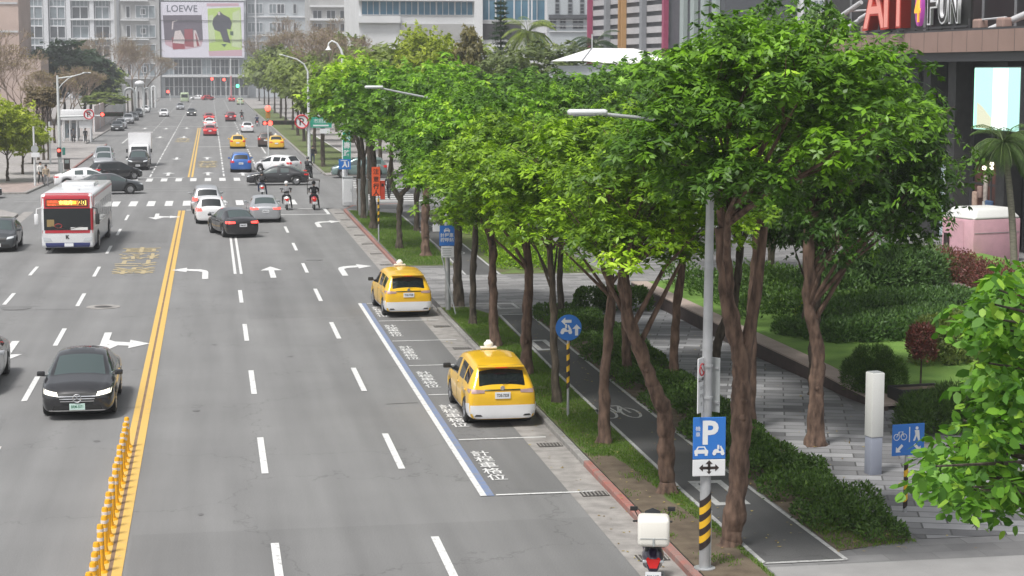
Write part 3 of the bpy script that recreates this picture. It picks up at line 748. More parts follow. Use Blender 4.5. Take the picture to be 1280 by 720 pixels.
    if bumper:
        zt = .56
        q = [(-.84, .24), (.84, .24), (.84, zt), (-.84, zt)]
        me = cpatch(kind, surf, 'rear_bumper', 'y', -1, [(-.80, .225), (.80, .225), (.80, zt), (-.80, zt)], off=.022, nu=20, nv=8)
        put(me, 'rear_bumper', bumper, root)
        for sx in (-1, 1):
            me = cpatch(kind, surf, f'bumper_corner|{sx}', 'x', sx, [(-2.28, .26), (-1.84, .26), (-1.84, zt), (-2.28, zt + .06)], off=.014, nu=6, nv=5); put(me, 'rear_bumper', bumper, root)
            me = cpatch(kind, surf, f'side_skirt|{sx}', 'x', sx, [(-.96, .24), (.90, .24), (.90, .33), (-.96, .33)], off=.02, nu=10, nv=2); put(me, 'side_skirt', bumper, root)
        for sx in (-1, 1):
            me = cpatch(kind, surf, f'bumper_vent|{sx}', 'y', -1, [(sx * .50, .285), (sx * .70, .29), (sx * .66, .335), (sx * .54, .33)], off=.03); put(me, 'bumper_vent', BLACKP, root)
            me = cpatch(kind, surf, f'brow|{sx}', 'y', -1, [(-.44 if sx < 0 else 0, .915), (0 if sx < 0 else .44, .915), (0 if sx < 0 else .44, .945), (-.44 if sx < 0 else 0, .945)], off=.02); put(me, 'chrome_strip', CHROME, root)
    return root

def taxi_lamp(root, z, y):
    b = MB().bevbox((0, y, z + .035), (.42, .20, .05), .015).build('roof_sign_base', mat('taxi lamp pale', (.75, .70, .62), .4), root)
    MB().ball((0, y, z + .12), .10, sc=(1.25, .8, .85)).bevbox((0, y, z + .19), (.12, .06, .08), .02).build('roof_sign', mat('taxi lamp white', (.82, .80, .76), .35, emit=(1, .9, .7), es=.08), root, sm=50)
def spoiler(root, kind, pm):
    MB().bevbox((0, -1.98, 1.47), (1.14, .26, .045), .018).build('rear_spoiler', pm, root, sm=40)
    MB().bevbox((0, -2.12, 1.455), (.3, .03, .02), .006).build('high_brake_light', LENSR, root)
    MB().tube([(.02, -2.24, 1.06), (.22, -2.17, 1.12), (.38, -2.14, 1.12)], .010, 5).build('rear_wiper', BLACKP, root)
    MB().disc((0, -2.27, .98), (0, 1, 0), .055, .03, 14).build('emblem', CHROME, root, sm=40)

t1 = make_car('wagon', 'taxi', P_YEL, 6.92, 46.1, 0, 'nearest yellow taxi estate with white rear bumper, in the bay by the near verge', 'taxi', bumper=P_WHT)
taxi_lamp(t1, 1.60, .05); spoiler(t1, 'wagon', P_YEL)
t2 = make_car('wagon', 'taxi', P_YEL, 6.72, 66.6, -2, 'yellow taxi estate with white rear bumper, in the farthest bay by the driveway', 'taxi', bumper=P_WHT)
taxi_lamp(t2, 1.60, .05); spoiler(t2, 'wagon', P_YEL)
mz = make_car('sedan', 'sedan', P_BLK, -3.42, 48.8, 180, 'black sedan with chrome grille and pale green plate, nearest car driving towards the camera', lit=True, plate=PLATEG, glass=GLASSC)
# the nearest car's front: slatted grille with a ring-and-three-spoke emblem, chrome trims
_, _, _, sf = car_body('sedan')
gq = sf.patch('y', 1, [(-.38, .44), (.38, .44), (.48, .67), (-.48, .67)], off=.02, nu=10, nv=4).build('grille_panel', BLACKP, mz)
for k in range(3):
    z = .475 + .060 * k; sf.patch('y', 1, [(-.41 - .02 * k, z), (.41 + .02 * k, z), (.42 + .02 * k, z + .022), (-.42 - .02 * k, z + .022)], off=.035, nu=10, nv=1).build('grille_slat', CHROME, mz)
hy = sf.t.ray_cast(Vector((0, 20, .56)), Vector((0, -1, 0)))[0].y + .05
em = MB(); em.tube([(.10 * math.cos(a), hy, .56 + .10 * math.sin(a)) for a in np.linspace(0, 2 * math.pi, 25)], .012, 6)
for a in (90, 210, 330): em.tube([(0, hy, .56), (.1 * math.cos(R(a)), hy, .56 + .1 * math.sin(R(a)))], [.014, .006], 5)
em.build('emblem', CHROME, mz, sm=50)
sf.patch('y', 1, [(-.78, .235), (.78, .235), (.78, .262), (-.78, .262)], off=.02, nu=14, nv=1).build('chrome_lip', CHROME, mz)
for sx in (-1, 1):
    o = MB(); pts = []
    for yy in np.linspace(-1.1, 1.1, 12):
        h = sf.t.ray_cast(Vector((sx * 20, yy, .985)), Vector((-sx, 0, 0)))
        if h[0]: pts.append(h[0] + Vector((sx * .006, 0, 0)))
    o.tube(pts, .011, 4); o.build('window_trim', CHROME, mz)
sf.patch('z', 1, [(-.32, -.7), (.32, -.7), (.32, .2), (-.32, .2)], off=.004).build('sunroof', GLASS, mz)

make_car('sedan', 'sedan', P_SIL, -6.76, 52.6, 180, 'silver grey car cut off by the left edge of the picture', 'car')
make_car('hatch', 'people_carrier', P_GRY, -10.25, 92.9, 180, 'dark grey people carrier driving towards the camera left of the bus', lit=False, glass=GLASSC)
make_car('sedan', 'sedan', P_BLK, 1.05, 99.0, -13, 'black sedan steering left behind the waiting white car', brake=True, glass=GLASSC)
make_car('hatch', 'hatchback', P_WHT, -.12, 107.8, -2, 'white hatchback hidden partly by the black sedan, waiting at the line', brake=True)
make_car('suv', 'suv', P_SIL, -.35, 115.2, -2, 'silver sport utility car first in the left-turn lane at the crossing', brake=True)
make_car('sedan', 'sedan', P_SIL, 2.95, 108.6, -2, 'silver sedan waiting at the stop line in the middle lane', brake=True, glass=GLASSC)
make_car('sedan', 'sedan', P_BLK, 5.0, 141.9, -86, 'long black sedan crossing the junction from right to left', glass=GLASSC)
make_car('hatch', 'hatchback', P_WHT, 5.6, 159.4, -48, 'white hatchback turning out behind the crossing black sedan')
make_car('suv', 'suv', P_BLU, 2.5, 161.5, 0, 'blue car driving away just beyond the far crosswalk')
t3 = make_car('hatch', 'taxi', P_YEL, 2.95, 210.3, 0, 'small yellow taxi driving away in the middle lane beyond the blue car', 'taxi', bumper=None, detail=False); taxi_lamp(t3, 1.5, 0)
t4 = make_car('sedan', 'taxi', P_YEL, 7.15, 208, 0, 'yellow taxi pulled up by the right kerb beyond the junction beside a brown vehicle', 'taxi', detail=False); taxi_lamp(t4, 1.46, 0)
make_car('suv', 'van', P_BRN, 6.3, 214.5, 4, 'dark brown vehicle stopped ahead of the kerbside yellow taxi', 'car', detail=False)
make_car('hatch', 'hatchback', P_WHT, 5.1, 264, 0, 'white hatchback with dark rear driving away beyond the yellow taxis', detail=False)
make_car('sedan', 'sedan', P_RED, -.1, 252, 0, 'dark red sedan nearest in the far queue beside the double yellow line', brake=True, detail=False)
make_car('sedan', 'sedan', P_WHT, -.15, 287, 0, 'white car between two red cars in the far queue', brake=True, detail=False)
make_car('sedan', 'sedan', P_RED, -.25, 322, 0, 'red car at the front of the far queue', brake=True, detail=False)
make_car('suv', 'suv', P_MAR, 3.4, 322, 0, 'maroon sport utility car right of the far queue', brake=True, detail=False)
make_car('sedan', 'sedan', P_RED, 6.0, 527, 0, 'tiny red car on the right near the end of the avenue', brake=True, detail=False)
make_car('hatch', 'hatchback', P_RED, -.6, 552, 60, 'tiny red car crossing at the end of the avenue', detail=False)
make_car('sedan', 'sedan', P_WHT, -3.6, 556, -88, 'tiny white car crossing at the end of the avenue', detail=False)
make_car('suv', 'van', P_PGR, 7.6, 480, 0, 'pale vehicle under the trees at the far right kerb', 'car', detail=False)
make_car('sedan', 'sedan', P_WHT, -8.7, 357, 180, 'white car coming alone down the far left lane', detail=False)
make_car('sedan', 'sedan', P_GRY, -3.6, 362, 180, 'dark car with bright lamps coming towards the camera far away', lit=True, detail=False)
make_car('suv', 'suv', P_BLK, -6.35, 166.4, 180, 'black car in front of the box truck at the far crosswalk', lit=False, glass=GLASSC)
make_car('hatch', 'hatchback', P_SIL, -9.4, 168.0, 180, 'silver white car waiting left of the black car at the far crosswalk', glass=GLASSC)
make_car('suv', 'suv', P_SIL, -9.9, 176, 180, 'silver car queueing behind the silver white car', glass=GLASSC)
make_car('hatch', 'hatchback', P_BLK, -7.6, 150.4, 62, 'black hatchback turning across the far crosswalk')
make_car('sedan', 'sedan', P_WHT, -9.3, 141.5, 84, 'white car with dark windows crossing behind the bus', glass=GLASSC)
make_car('sedan', 'sedan', P_GRY, -7.2, 133.4, 80, 'dark grey sedan crossing, its front showing right of the bus', glass=GLASSC)
make_car('sedan', 'sedan', P_BLK, -16.6, 130, 80, 'black car entering from the left side street at the picture edge')
make_car('suv', 'suv', P_TEAL, 11.9, 150.5, -90, 'grey green sport utility car waiting in the side street behind the trees', glass=GLASSC)
make_car('sedan', 'sedan', P_SIL, 18.2, 146.5, -90, 'silver car queueing behind the grey green car in the side street')
for k, (yy, pm, kd, cl) in enumerate(((274, P_GRY, 'sedan', 'dark grey, nearest'), (284, P_SIL, 'hatch', 'silver, second'), (310, P_SIL, 'suv', 'silver, in the middle'), (330, P_GRY, 'sedan', 'dark, next to last'), (352, P_GRY, 'suv', 'dark, farthest'))):
    make_car(kd, 'parked_car', pm, -13.35, yy, 180, f'parked car, {cl} of the row along the far left kerb', group='cars parked along the far left kerb', detail=False)
for k, (xx, yy, pm, kd, hd, lb) in enumerate(((-6.6, 420, P_SIL, 'hatch', 180, 'small silver car far down the left carriageway'), (2.9, 430, P_GRY, 'sedan', 0, 'small dark grey car far down the right carriageway'), (-13.4, 392, P_WHT, 'sedan', 180, 'white car parked beyond the row at the far left kerb'))):
    if k != 1: make_car(kd, 'sedan', pm, xx, yy, hd, lb, detail=False)

# ---------------- bus
def make_bus():
    root = empty('bus', (-6.68, 95.3, .016), R(180 - 1.5), 'red and white city bus with an orange lit destination display', 'bus')
    W, L_, H = 2.46, 11.2, 2.86
    RED = paint('bus red', (.46, .02, .035)); NAVY = paint('bus navy', (.03, .04, .16)); BW = paint('bus white', (.72, .73, .74)); SLV = paint('bus silver', (.40, .43, .46), .3)
    bm = bmesh.new(); bmesh.ops.create_cube(bm, size=1)
    for v in bm.verts: v.co = Vector((v.co.x * W, v.co.y * L_, v.co.z * (H - .28) + (H + .28) / 2))
    bmesh.ops.bevel(bm, geom=bm.edges[:], offset=.14, segments=4, profile=.5, affect='EDGES')
    me = bpy.data.meshes.new('body'); bm.to_mesh(me); bm.free(); smooth(me, 50)
    mesh_obj('body', me, BW, root); s = Surf([me])
    def P(n, m, *a, **k): return s.patch(*a, **k).build(n, m, root, sm=40)
    f = L_ / 2
    P('front_lower_panel', NAVY, 'y', 1, [(-1.2, .30), (1.2, .30), (1.2, .52), (-1.2, .52)], off=.012, nu=12)
    P('front_red_band', RED, 'y', 1, [(-1.18, .98), (1.18, .98), (1.18, 1.14), (-1.18, 1.14)], off=.012, nu=12)
    P('front_header', RED, 'y', 1, [(-1.21, 2.14), (1.21, 2.14), (1.16, 2.82), (-1.16, 2.82)], off=.014, nu=14, nv=6)
    for sx in (-1, 1): P('front_pillar', RED if sx < 0 else BW, 'y', 1, [(sx * 1.08, 1.12), (sx * 1.21, 1.12), (sx * 1.21, 2.16), (sx * 1.08, 2.16)], off=.016)
    P('windscreen', GLASS, 'y', 1, [(-1.09, 1.13), (1.09, 1.13), (1.09, 2.16), (-1.09, 2.16)], off=.02, nu=12)
    P('display_glass', BLACKP, 'y', 1, [(-.98, 2.24), (1.0, 2.24), (.98, 2.60), (-.96, 2.60)], off=.024, nu=10)
    OR = mat('orange display', (.5, .25, .03), .5, emit=(1.0, .50, .04), es=1.6); RD = mat('red display', (.5, .05, .03), .5, emit=(1.0, .12, .06), es=1.8); YL = mat('yellow display', (.5, .45, .1), .5, emit=(1.0, .85, .18), es=1.6)
    def disp(n, m, x0, x1, z0, z1): MB().box(((x0 + x1) / 2, f + .035, (z0 + z1) / 2), (x1 - x0, .01, z1 - z0)).build(n, m, root)
    disp('display_panel', mat('display ground', (.25, .06, .02), .5, emit=(1, .25, .05), es=.25), -.92, .94, 2.28, 2.56)
    disp('route_display', OR, -.45, .35, 2.36, 2.52); disp('route_number', YL, -.9, -.5, 2.32, 2.53)
    disp('route_display', RD, .42, .90, 2.44, 2.54); disp('route_display', RD, .5, .88, 2.30, 2.38)
    text_obj('display_text', '市政府', YL, root, (0.05, f + .043, 2.44), (R(90), 0, R(180)), size=.22, bold=.004); text_obj('display_text', '20', BLACKP, root, (-.7, f + .043, 2.44), (R(90), 0, R(180)), size=.32, bold=.012)
    for sx in (-1, 1):
        P('headlight', LENSW, 'y', 1, [(sx * .72, .60), (sx * 1.12, .60), (sx * 1.14, .78), (sx * .8, .74)], off=.016)
        mm = MB(); mm.bevbox((sx * 1.42, f + .12, 1.66), (.20, .14, .52), .05); mm.tube([(sx * 1.15, f - .05, 2.2), (sx * 1.40, f + .1, 2.15), (sx * 1.42, f + .12, 1.9)], .03, 6); mm.build('wing_mirror', P_WHT if sx > 0 else BLACKP, root, sm=40)
        mm = MB(); mm.tube([(sx * .08, f + .035, 1.17), (sx * .75, f + .035, 1.32)], .014, 5); mm.build('wiper', BLACKP, root)
        # windows down the side
        ys_ = [-4.9, -3.5, -2.1, -.7, .7, 2.1, 3.4]
        for a in ys_: P('window', GLASSC, 'x', sx, [(a, 1.28), (a + 1.28, 1.28), (a + 1.28, 2.26), (a, 2.26)], off=.012)
        P('side_band', SLV, 'x', sx, [(-5.4, .42), (5.4, .42), (5.4, 1.22), (-5.4, 1.22)], off=.006, nu=20)
        P('side_skirt', NAVY, 'x', sx, [(-5.4, .30), (5.4, .30), (5.4, .44), (-5.4, .44)], off=.010, nu=20)
        P('front_corner', RED, 'x', sx, [(5.12, 2.1), (5.5, 2.1), (5.5, 2.78), (5.12, 2.78)], off=.016, nu=4, nv=8)
        P('roof_edge', RED, 'x', sx, [(-5.4, 2.62), (5.12, 2.62), (5.12, 2.72), (-5.4, 2.72)], off=.012, nu=20, nv=2)
        P('roof_band', BW, 'x', sx, [(-5.4, 2.32), (5.4, 2.32), (5.4, 2.6), (-5.4, 2.6)], off=.008, nu=20)
        for wy in (-3.1, 3.4):
            q = MB(); q.disc((sx * (W / 2 + .004), wy, .46), (1, 0, 0), .56, .02, 28); q.build('wheel_well', BLACKP, root, sm=30)
            add_wheel(root, sx * (W / 2 - .08), wy, .47, .26)
    P('roof_front', RED, 'z', 1, [(-1.15, 5.2), (1.15, 5.2), (1.15, 5.55), (-1.15, 5.55)], off=.01, nu=12, nv=4)
    text_obj('front_emblem', 'K', BLACKP, root, (0, f + .02, .80), (R(90), 0, R(180)), size=.24, bold=.012)
    MB().box((-.05, f + .03, .42), (.42, .02, .16)).build('number_plate', PLATE, root)
    MB().box((-.55, f + .03, 1.19), (.8, .012, .13)).build('dash_sign', mat('pale card', (.7, .7, .68), .6), root)
    dk = mat('driver red', (.35, .03, .03), .6)
    MB().tube([(.42 + .17 * math.cos(a), f + .028, 1.33 + .10 * math.sin(a)) for a in np.linspace(0, 6.28, 15)], .018, 5).build('steering_wheel', dk, root)
    MB().bevbox((.78, f + .026, 1.46), (.34, .012, .34), .004).build('seat', mat('tan seat', (.28, .2, .08), .7), root)
    MB().bevbox((0, -1.2, H + .07), (1.6, 2.4, .2), .06).build('roof_unit', BW, root, sm=40); MB().bevbox((0, 3.0, H + .03), (.7, .7, .08), .02).build('roof_hatch', BW, root, sm=40)
    MB().box((0, 0, .30), (2.1, 10.4, .16)).build('underbody', BLACKP, root)
make_bus()

# ---------------- box truck
def make_truck():
    root = empty('box_truck', (-6.45, 173.2, .016), R(180), 'white box truck waiting behind the black car at the far crosswalk', 'truck')
    MB().bevbox((0, -.9, 1.80), (2.0, 3.9, 2.3), .04).build('cargo_box', P_WHT, root, sm=40)
    fr = MB(); fr.box((0, -.9, 2.965), (2.04, 3.94, .04)); fr.box((0, 1.08, 1.8), (2.04, .04, 2.32)); fr.build('cargo_trim', P_WHT, root)
    cb = MB(); cb.v = [(x * .86, y, z) for x in (-1, 1) for y, z in ((1.15, .45), (2.75, .45), (2.78, 1.15), (2.45, 1.95), (1.15, 1.98))]
    cb.f = [(4, 3, 2, 1, 0), (5, 6, 7, 8, 9)] + [(i, (i + 1) % 5, 5 + (i + 1) % 5, 5 + i) for i in range(5)]; cb.mi = [0] * 7
    m0 = eval_mesh(cb.mesh('t'), [('BEVEL', dict(width=.07, segments=3))]); smooth(m0, 40); mesh_obj('cab', m0, P_WHT, root)
    s = Surf([m0])
    s.patch('y', 1, [(-.74, 1.2), (.74, 1.2), (.7, 1.82), (-.7, 1.82)], off=.015).build('windscreen', GLASS, root)
    for sx in (-1, 1):
        s.patch('x', sx, [(1.5, 1.2), (2.55, 1.2), (2.35, 1.8), (1.5, 1.8)], off=.012).build('side_window', GLASS, root)
        s.patch('y', 1, [(sx * .52, .66), (sx * .8, .66), (sx * .8, .84), (sx * .52, .84)], off=.012).build('headlight', LENSW, root)
        MB().bevbox((sx * 1.08, 2.6, 1.45), (.16, .08, .34), .03).build('wing_mirror', BLACKP, root)
        for wy in (-1.9, 2.0): add_wheel(root, sx * .76, wy, .36, .22)
    s.patch('y', 1, [(-.45, .66), (.45, .66), (.45, .8), (-.45, .8)], off=.012).build('grille', BLACKP, root)
    MB().box((0, .2, .52), (.8, 5.2, .18)).build('chassis', BLACKP, root)
make_truck()
# ---------------- far minibus
def make_minibus():
    root = empty('minibus', (-6.9, 517, .016), R(180), 'pale yellow green minibus at the far end of the avenue', 'bus')
    m0 = MB().bevbox((0, 0, 1.45), (2.2, 6, 2.4), .2, seg=3).mesh('body', 40); mesh_obj('body', m0, P_PGR, root); s = Surf([m0])
    s.patch('y', 1, [(-.9, 1.3), (.9, 1.3), (.85, 2.2), (-.85, 2.2)]).build('windscreen', GLASS, root)
    for sx in (-1, 1):
        for a in (-2.5, -1, .5): s.patch('x', sx, [(a, 1.4), (a + 1.3, 1.4), (a + 1.3, 2.2), (a, 2.2)]).build('window', GLASS, root)
        for wy in (-1.8, 1.9): add_wheel(root, sx * .98, wy, .42, .24)
make_minibus()

# ============================================================ BUILDINGS
_cr = (math.cos(YAW), -math.sin(YAW), 0.0)
_cf = (math.sin(YAW) * math.cos(PITCH), math.cos(YAW) * math.cos(PITCH), -math.sin(PITCH))
_cu = (math.sin(YAW) * math.sin(PITCH), math.cos(YAW) * math.sin(PITCH), math.cos(PITCH))
def sight(u, v, Y):
    """bearing of a measured photo point taken out to the distance Y along the avenue"""
    x, y = (u - 640) / FPX, (360 - v) / FPX
    r = [_cr[i] * x + _cu[i] * y + _cf[i] for i in range(3)]
    t = Y / r[1]; return Vector((r[0] * t, Y, CAM_H + r[2] * t))
STONE = mat('pale stone', (.36, .36, .355), .8, var=.12, vscale=.25); STONE2 = mat('cool pale cladding', (.40, .43, .45), .6, var=.08, vscale=.2)
WHITEC = mat('white cladding', (.62, .63, .64), .6, var=.06, vscale=.3); PINKST = mat('pink stone', (.42, .33, .29), .8, var=.1, vscale=.2)
FIN = mat('white fin', (.60, .61, .63), .5); DGL = mat('dark office glass', (.035, .04, .05), .12, col2=(.075, .085, .095), vscale=.35, spec=.8)
BGL = mat('blue office glass', (.05, .13, .20), .10, col2=(.12, .24, .32), vscale=.3, spec=.9); GGL = mat('grey office glass', (.16, .19, .21), .15, col2=(.24, .28, .30), vscale=.3)
MULL = mat('mullion', (.45, .46, .47), .5); DMET = mat('dark metal', (.05, .05, .055), .5); GREYC = mat('grey cladding', (.21, .22, .235), .6, var=.1, vscale=.3)
DGREY = mat('charcoal cladding', (.07, .075, .085), .5, var=.1)

def building(name, label, p0, p1, depth, z0, z1, wall, cat='building'):
    """p0,p1: front corners on the ground, left to right; local x along the front, y into the block"""
    a = math.atan2(p1[1] - p0[1], p1[0] - p0[0]); w = math.hypot(p1[0] - p0[0], p1[1] - p0[1])
    r = empty(name, (p0[0], p0[1], z0), a, label, cat)
    MB().box((w / 2, depth / 2, (z1 - z0) / 2), (w, depth, z1 - z0)).build('wall', wall, r)
    return r, w
_win = {}
def window(r, x0, x1, z0, z1, y=-.02, glass=DGL, nm=2, nh=1, fr=MULL, t=.10, pane=True):
    w, h = round(x1 - x0, 2), round(z1 - z0, 2); k = (w, h, nm, nh, t, fr.name, glass.name)
    if k not in _win:
        f = MB()
        for i in range(nm + 1): f.box((w * i / nm, -t * .6, h / 2), (t, t * 1.2, h + t))
        for j in range(nh + 1): f.box((w / 2, -t * .5, h * j / nh), (w, t, t))
        g = MB(); g.box((w / 2, 0, h / 2), (w, .04, h))
        fm, gm = f.mesh('window'), g.mesh('pane'); fm.materials.append(fr); gm.materials.append(glass); _win[k] = (fm, gm)
    fm, gm = _win[k]
    o = mesh_obj('window', fm, None, r, (x0, y, z0)); mesh_obj('pane', gm, None, o)
def band(r, x0, x1, z0, z1, out, m, name='ledge'):
    MB().box(((x0 + x1) / 2, -out / 2, (z0 + z1) / 2), (x1 - x0, out, z1 - z0)).build(name, m, r)

# far end of the avenue: three blocks in a row at Y 600
YB = 604.0
def X(u, Y=YB): return sight(u, 100, Y).x
def Z(v, Y=YB, u=250): return sight(u, v, Y).z
r, w = building('office_block', 'pale office block with white vertical fins at the far left end of the avenue', (X(-60), YB), (X(145), YB), 30, 0, 60, GREYC)
px0 = X(-60); fl = Z(10) - Z(34)
for u in (-24, 3, 30, 60, 88, 117, 143):
    MB().box((X(u) - px0, -.7, 30), (1.4, 1.4, 60)).build('fin', FIN, r)
zz = [Z(48) + fl * k for k in range(-2, 6)]
for k, z in enumerate(zz):
    if z < 3: continue
    for a, b in ((-24, 3), (3, 30), (30, 60), (60, 88), (88, 117), (117, 143)):
        window(r, X(a) - px0 + 1.1, X(b) - px0 - 1.1, z, z + 3.7, glass=DGL if (k + int(a)) % 3 else GGL, nm=2, t=.28, fr=FIN)
        window(r, X(a) - px0 + 1.1, X(b) - px0 - 1.1, z + 3.9, z + fl - .3, glass=GGL, nm=4, t=.16, fr=FIN)
    if z > Z(60): band(r, X(90) - px0, X(143) - px0, z - .5, z, 1.8, WHITEC)
r, w = building('stone_tower', 'pale stone tower with stacked balconies beside the advertising wall', (X(145.5), YB - 3), (X(201), YB - 3), 32, 0, 60, STONE)
px0 = X(145.5)
for k in range(-2, 4):
    z = Z(73) + fl * k
    if z < 2: continue
    band(r, X(153) - px0, X(188) - px0, z - .35, z, 1.6, WHITEC, 'balcony_slab')
    window(r, X(160) - px0, X(165) - px0, z + .5, z + 4.2, nm=1, t=.2, fr=FIN); window(r, X(172) - px0, X(196) - px0, z + .5, z + 4.4, glass=GGL, nm=3, t=.2, fr=FIN)
    window(r, X(178) - px0, X(184) - px0, z + 1.6, z + 3.4, nm=1, t=.2, fr=FIN, y=-.14)
    MB().box((X(150) - px0, -.25, z + 2), (.8, .5, fl)).build('pier', GREYC, r)
r, w = building('shopping_hall', 'glass fronted hall carrying the large fashion advertisement at the end of the avenue', (X(201.5), YB - 1), (X(309), YB - 1), 34, 0, 60, STONE2)
px0 = X(201.5)
for i in range(9):
    window(r, 1.2 + i * 2.95, 1.2 + i * 2.95 + 2.7, Z(93), Z(74), glass=DGL if i % 4 else GGL, nm=2, nh=2, t=.14, fr=MULL)
    window(r, 1.2 + i * 2.95, 1.2 + i * 2.95 + 2.7, .6, Z(97), glass=DGL, nm=2, nh=2, t=.14, fr=MULL)
band(r, .3, w - .3, Z(96), Z(94), 1.6, WHITEC)
for k in range(4): band(r, .3, w - .3, Z(1) + 6.3 * k, Z(1) + 6.3 * k + .5, .6, WHITEC); window(r, 1.5, w - 1.5, Z(1) + 6.3 * k + 1, Z(1) + 6.3 * k + 5, glass=GGL, nm=10, t=.2)
# the advertisement: a flat printed hoarding, its shapes built as thin printed layers
ad = empty('advertisement', (X(203), YB - 2.3, Z(72)), 0, 'huge fashion advertisement with handbags and a black robed figure on green', 'billboard')
aw, ah = X(306) - X(203), Z(3) - Z(72); sx_, sz_ = aw / 103, ah / 69
PR = lambda n, c, r_=.6: mat('print ' + n, c, r_)
def pq(name, m, pts, d, parent=ad):
    mb = MB(); v = [((u - 203) * sx_, -d, (72 - y) * sz_) for u, y in pts]; mb.add(v, [tuple(range(len(v)))]); return mb.build(name, m, parent)
MB().box((aw / 2, .1, ah / 2), (aw, .2, ah)).build('panel', PR('white', (.66, .64, .72)), ad)
pq('picture', PR('plum grey', (.11, .09, .12)), [(205.5, 19.5), (253.5, 19), (254.5, 50), (207, 50)], .03)
pq('picture', PR('pink floor', (.55, .36, .42)), [(207, 50), (254.5, 50), (252, 58), (243, 60), (230, 62), (216, 60), (208, 56)], .04)
pq('red_bag', PR('red', (.30, .03, .05)), [(216, 47), (231, 48), (232, 61), (217, 62)], .06)
pq('white_bag', PR('cream', (.60, .52, .52)), [(220, 39), (227, 38), (232, 49), (231, 55), (217, 54)], .08)
pq('red_bag', PR('crimson', (.28, .05, .07)), [(231.5, 37), (242, 36), (243, 59), (232, 58)], .06)
pq('striped_bag', PR('cream', (.6, .5, .5)), [(243, 38), (246, 38), (252, 57), (243, 59)], .07)
pq('stripe', PR('red', (.30, .03, .05)), [(245, 42), (246, 42), (250, 57), (247, 58)], .09)
pq('bag_handle', PR('cream', (.6, .5, .5)), [(217, 27), (223, 25), (223, 26.5), (218.5, 28), (217.5, 37), (216, 37)], .06)
pq('picture', PR('lime', (.42, .58, .14)), [(261, 11), (302, 9), (303, 62), (262, 64)], .03)
pq('picture', PR('pale lime', (.52, .62, .36)), [(262, 20), (268, 18), (270, 52), (262, 54)], .05); pq('picture', PR('pale lime', (.52, .62, .36)), [(292, 16), (301, 12), (302, 60), (290, 58)], .05)
pq('caption_band', PR('dusty pink', (.55, .36, .42)), [(261, 64), (303, 62), (303, 70), (262, 70)], .04); pq('caption_band', PR('dusty pink', (.55, .36, .42)), [(260, 4.5), (300, 4), (300, 7.5), (260, 8)], .04)
pq('robed_figure', PR('charcoal', (.05, .05, .07)), [(272, 19), (276, 14), (280, 18), (288, 22), (291, 29), (289, 37), (284.5, 36), (286, 44), (289, 54), (280, 52), (276, 40), (269, 37), (266.5, 30), (268, 23)], .06)
pq('shoe', PR('dark green', (.05, .10, .07)), [(277, 55), (284, 55), (281, 59)], .06); pq('small_bag', PR('dark green', (.05, .10, .07)), [(288.5, 39), (292.5, 39), (292.5, 44.5), (288.5, 44)], .06)
pq('face', PR('cream', (.6, .52, .52)), [(273.5, 15), (276.5, 15), (276.5, 19), (274, 19)], .08)
text_obj('advert_text', 'LOEWE', PR('slate', (.08, .09, .13)), ad, ((229.5 - 203) * sx_, -.06, (72 - 11) * sz_), (R(90), 0, 0), size=3.0, sx=.98, bold=.01)
for y in (26, 50): MB().box((aw / 2, -.2, (72 - y) * sz_), (aw, .12, .16)).build('cable', DMET, ad)

r, w = building('office_block', 'pale bluish office block rising behind the trees right of the advertisement', (X(310), YB + 2), (X(386), YB + 2), 30, 0, 46, STONE2)
px0 = X(310)
for k in range(-2, 3):
    z = Z(16) + 6.0 * k
    for u in (311, 321, 338, 348): window(r, X(u) - px0, X(u + 9) - px0, z, z + 3.0, nm=2, t=.18, fr=FIN, glass=DGL if u == 348 else GGL)
    window(r, X(368) - px0, X(372) - px0, z, z + 3.0, nm=1, t=.2)
    band(r, .2, w - .2, z - 1.3, z - .9, .5, WHITEC)
MB().box((X(321) - px0, -.4, 23), (.5, .8, 46)).build('fin', FIN, r)
r, w = building('pink_building', 'pinkish stone building at the left edge behind the bare trees', (-60, 300), (sight(24, 50, 300).x, 300), 20, 0, 34, PINKST)
for k in range(7):
    for x in (3, 9, 15, 21): window(r, x, x + 2.4, 3 + 4.4 * k, 5.6 + 4.4 * k, nm=1, t=.15)
    band(r, .2, w - .1, 1.4 + 4.4 * k, 1.7 + 4.4 * k, .15, MULL)
building('low_annex', 'low pinkish annex beside the pink building', (sight(0, 80, 296).x, 296), (sight(51, 80, 296).x, 296), 14, 0, sight(30, 74, 296).z, PINKST)
r, w = building('apartment_block', 'hazy pale apartment block seen above the bare brown trees', (sight(386, 0, 470).x, 470), (sight(447, 0, 470).x, 470), 20, 0, 30, STONE)
for k in range(6):
    band(r, .2, w - .2, 8 + 3.3 * k, 8.5 + 3.3 * k, .9, WHITEC, 'balcony_slab')
    for x in np.arange(1, w - 3, 3.4): window(r, float(x), float(x) + 2.2, 5.2 + 3.3 * k, 7.2 + 3.3 * k, nm=2, t=.12)

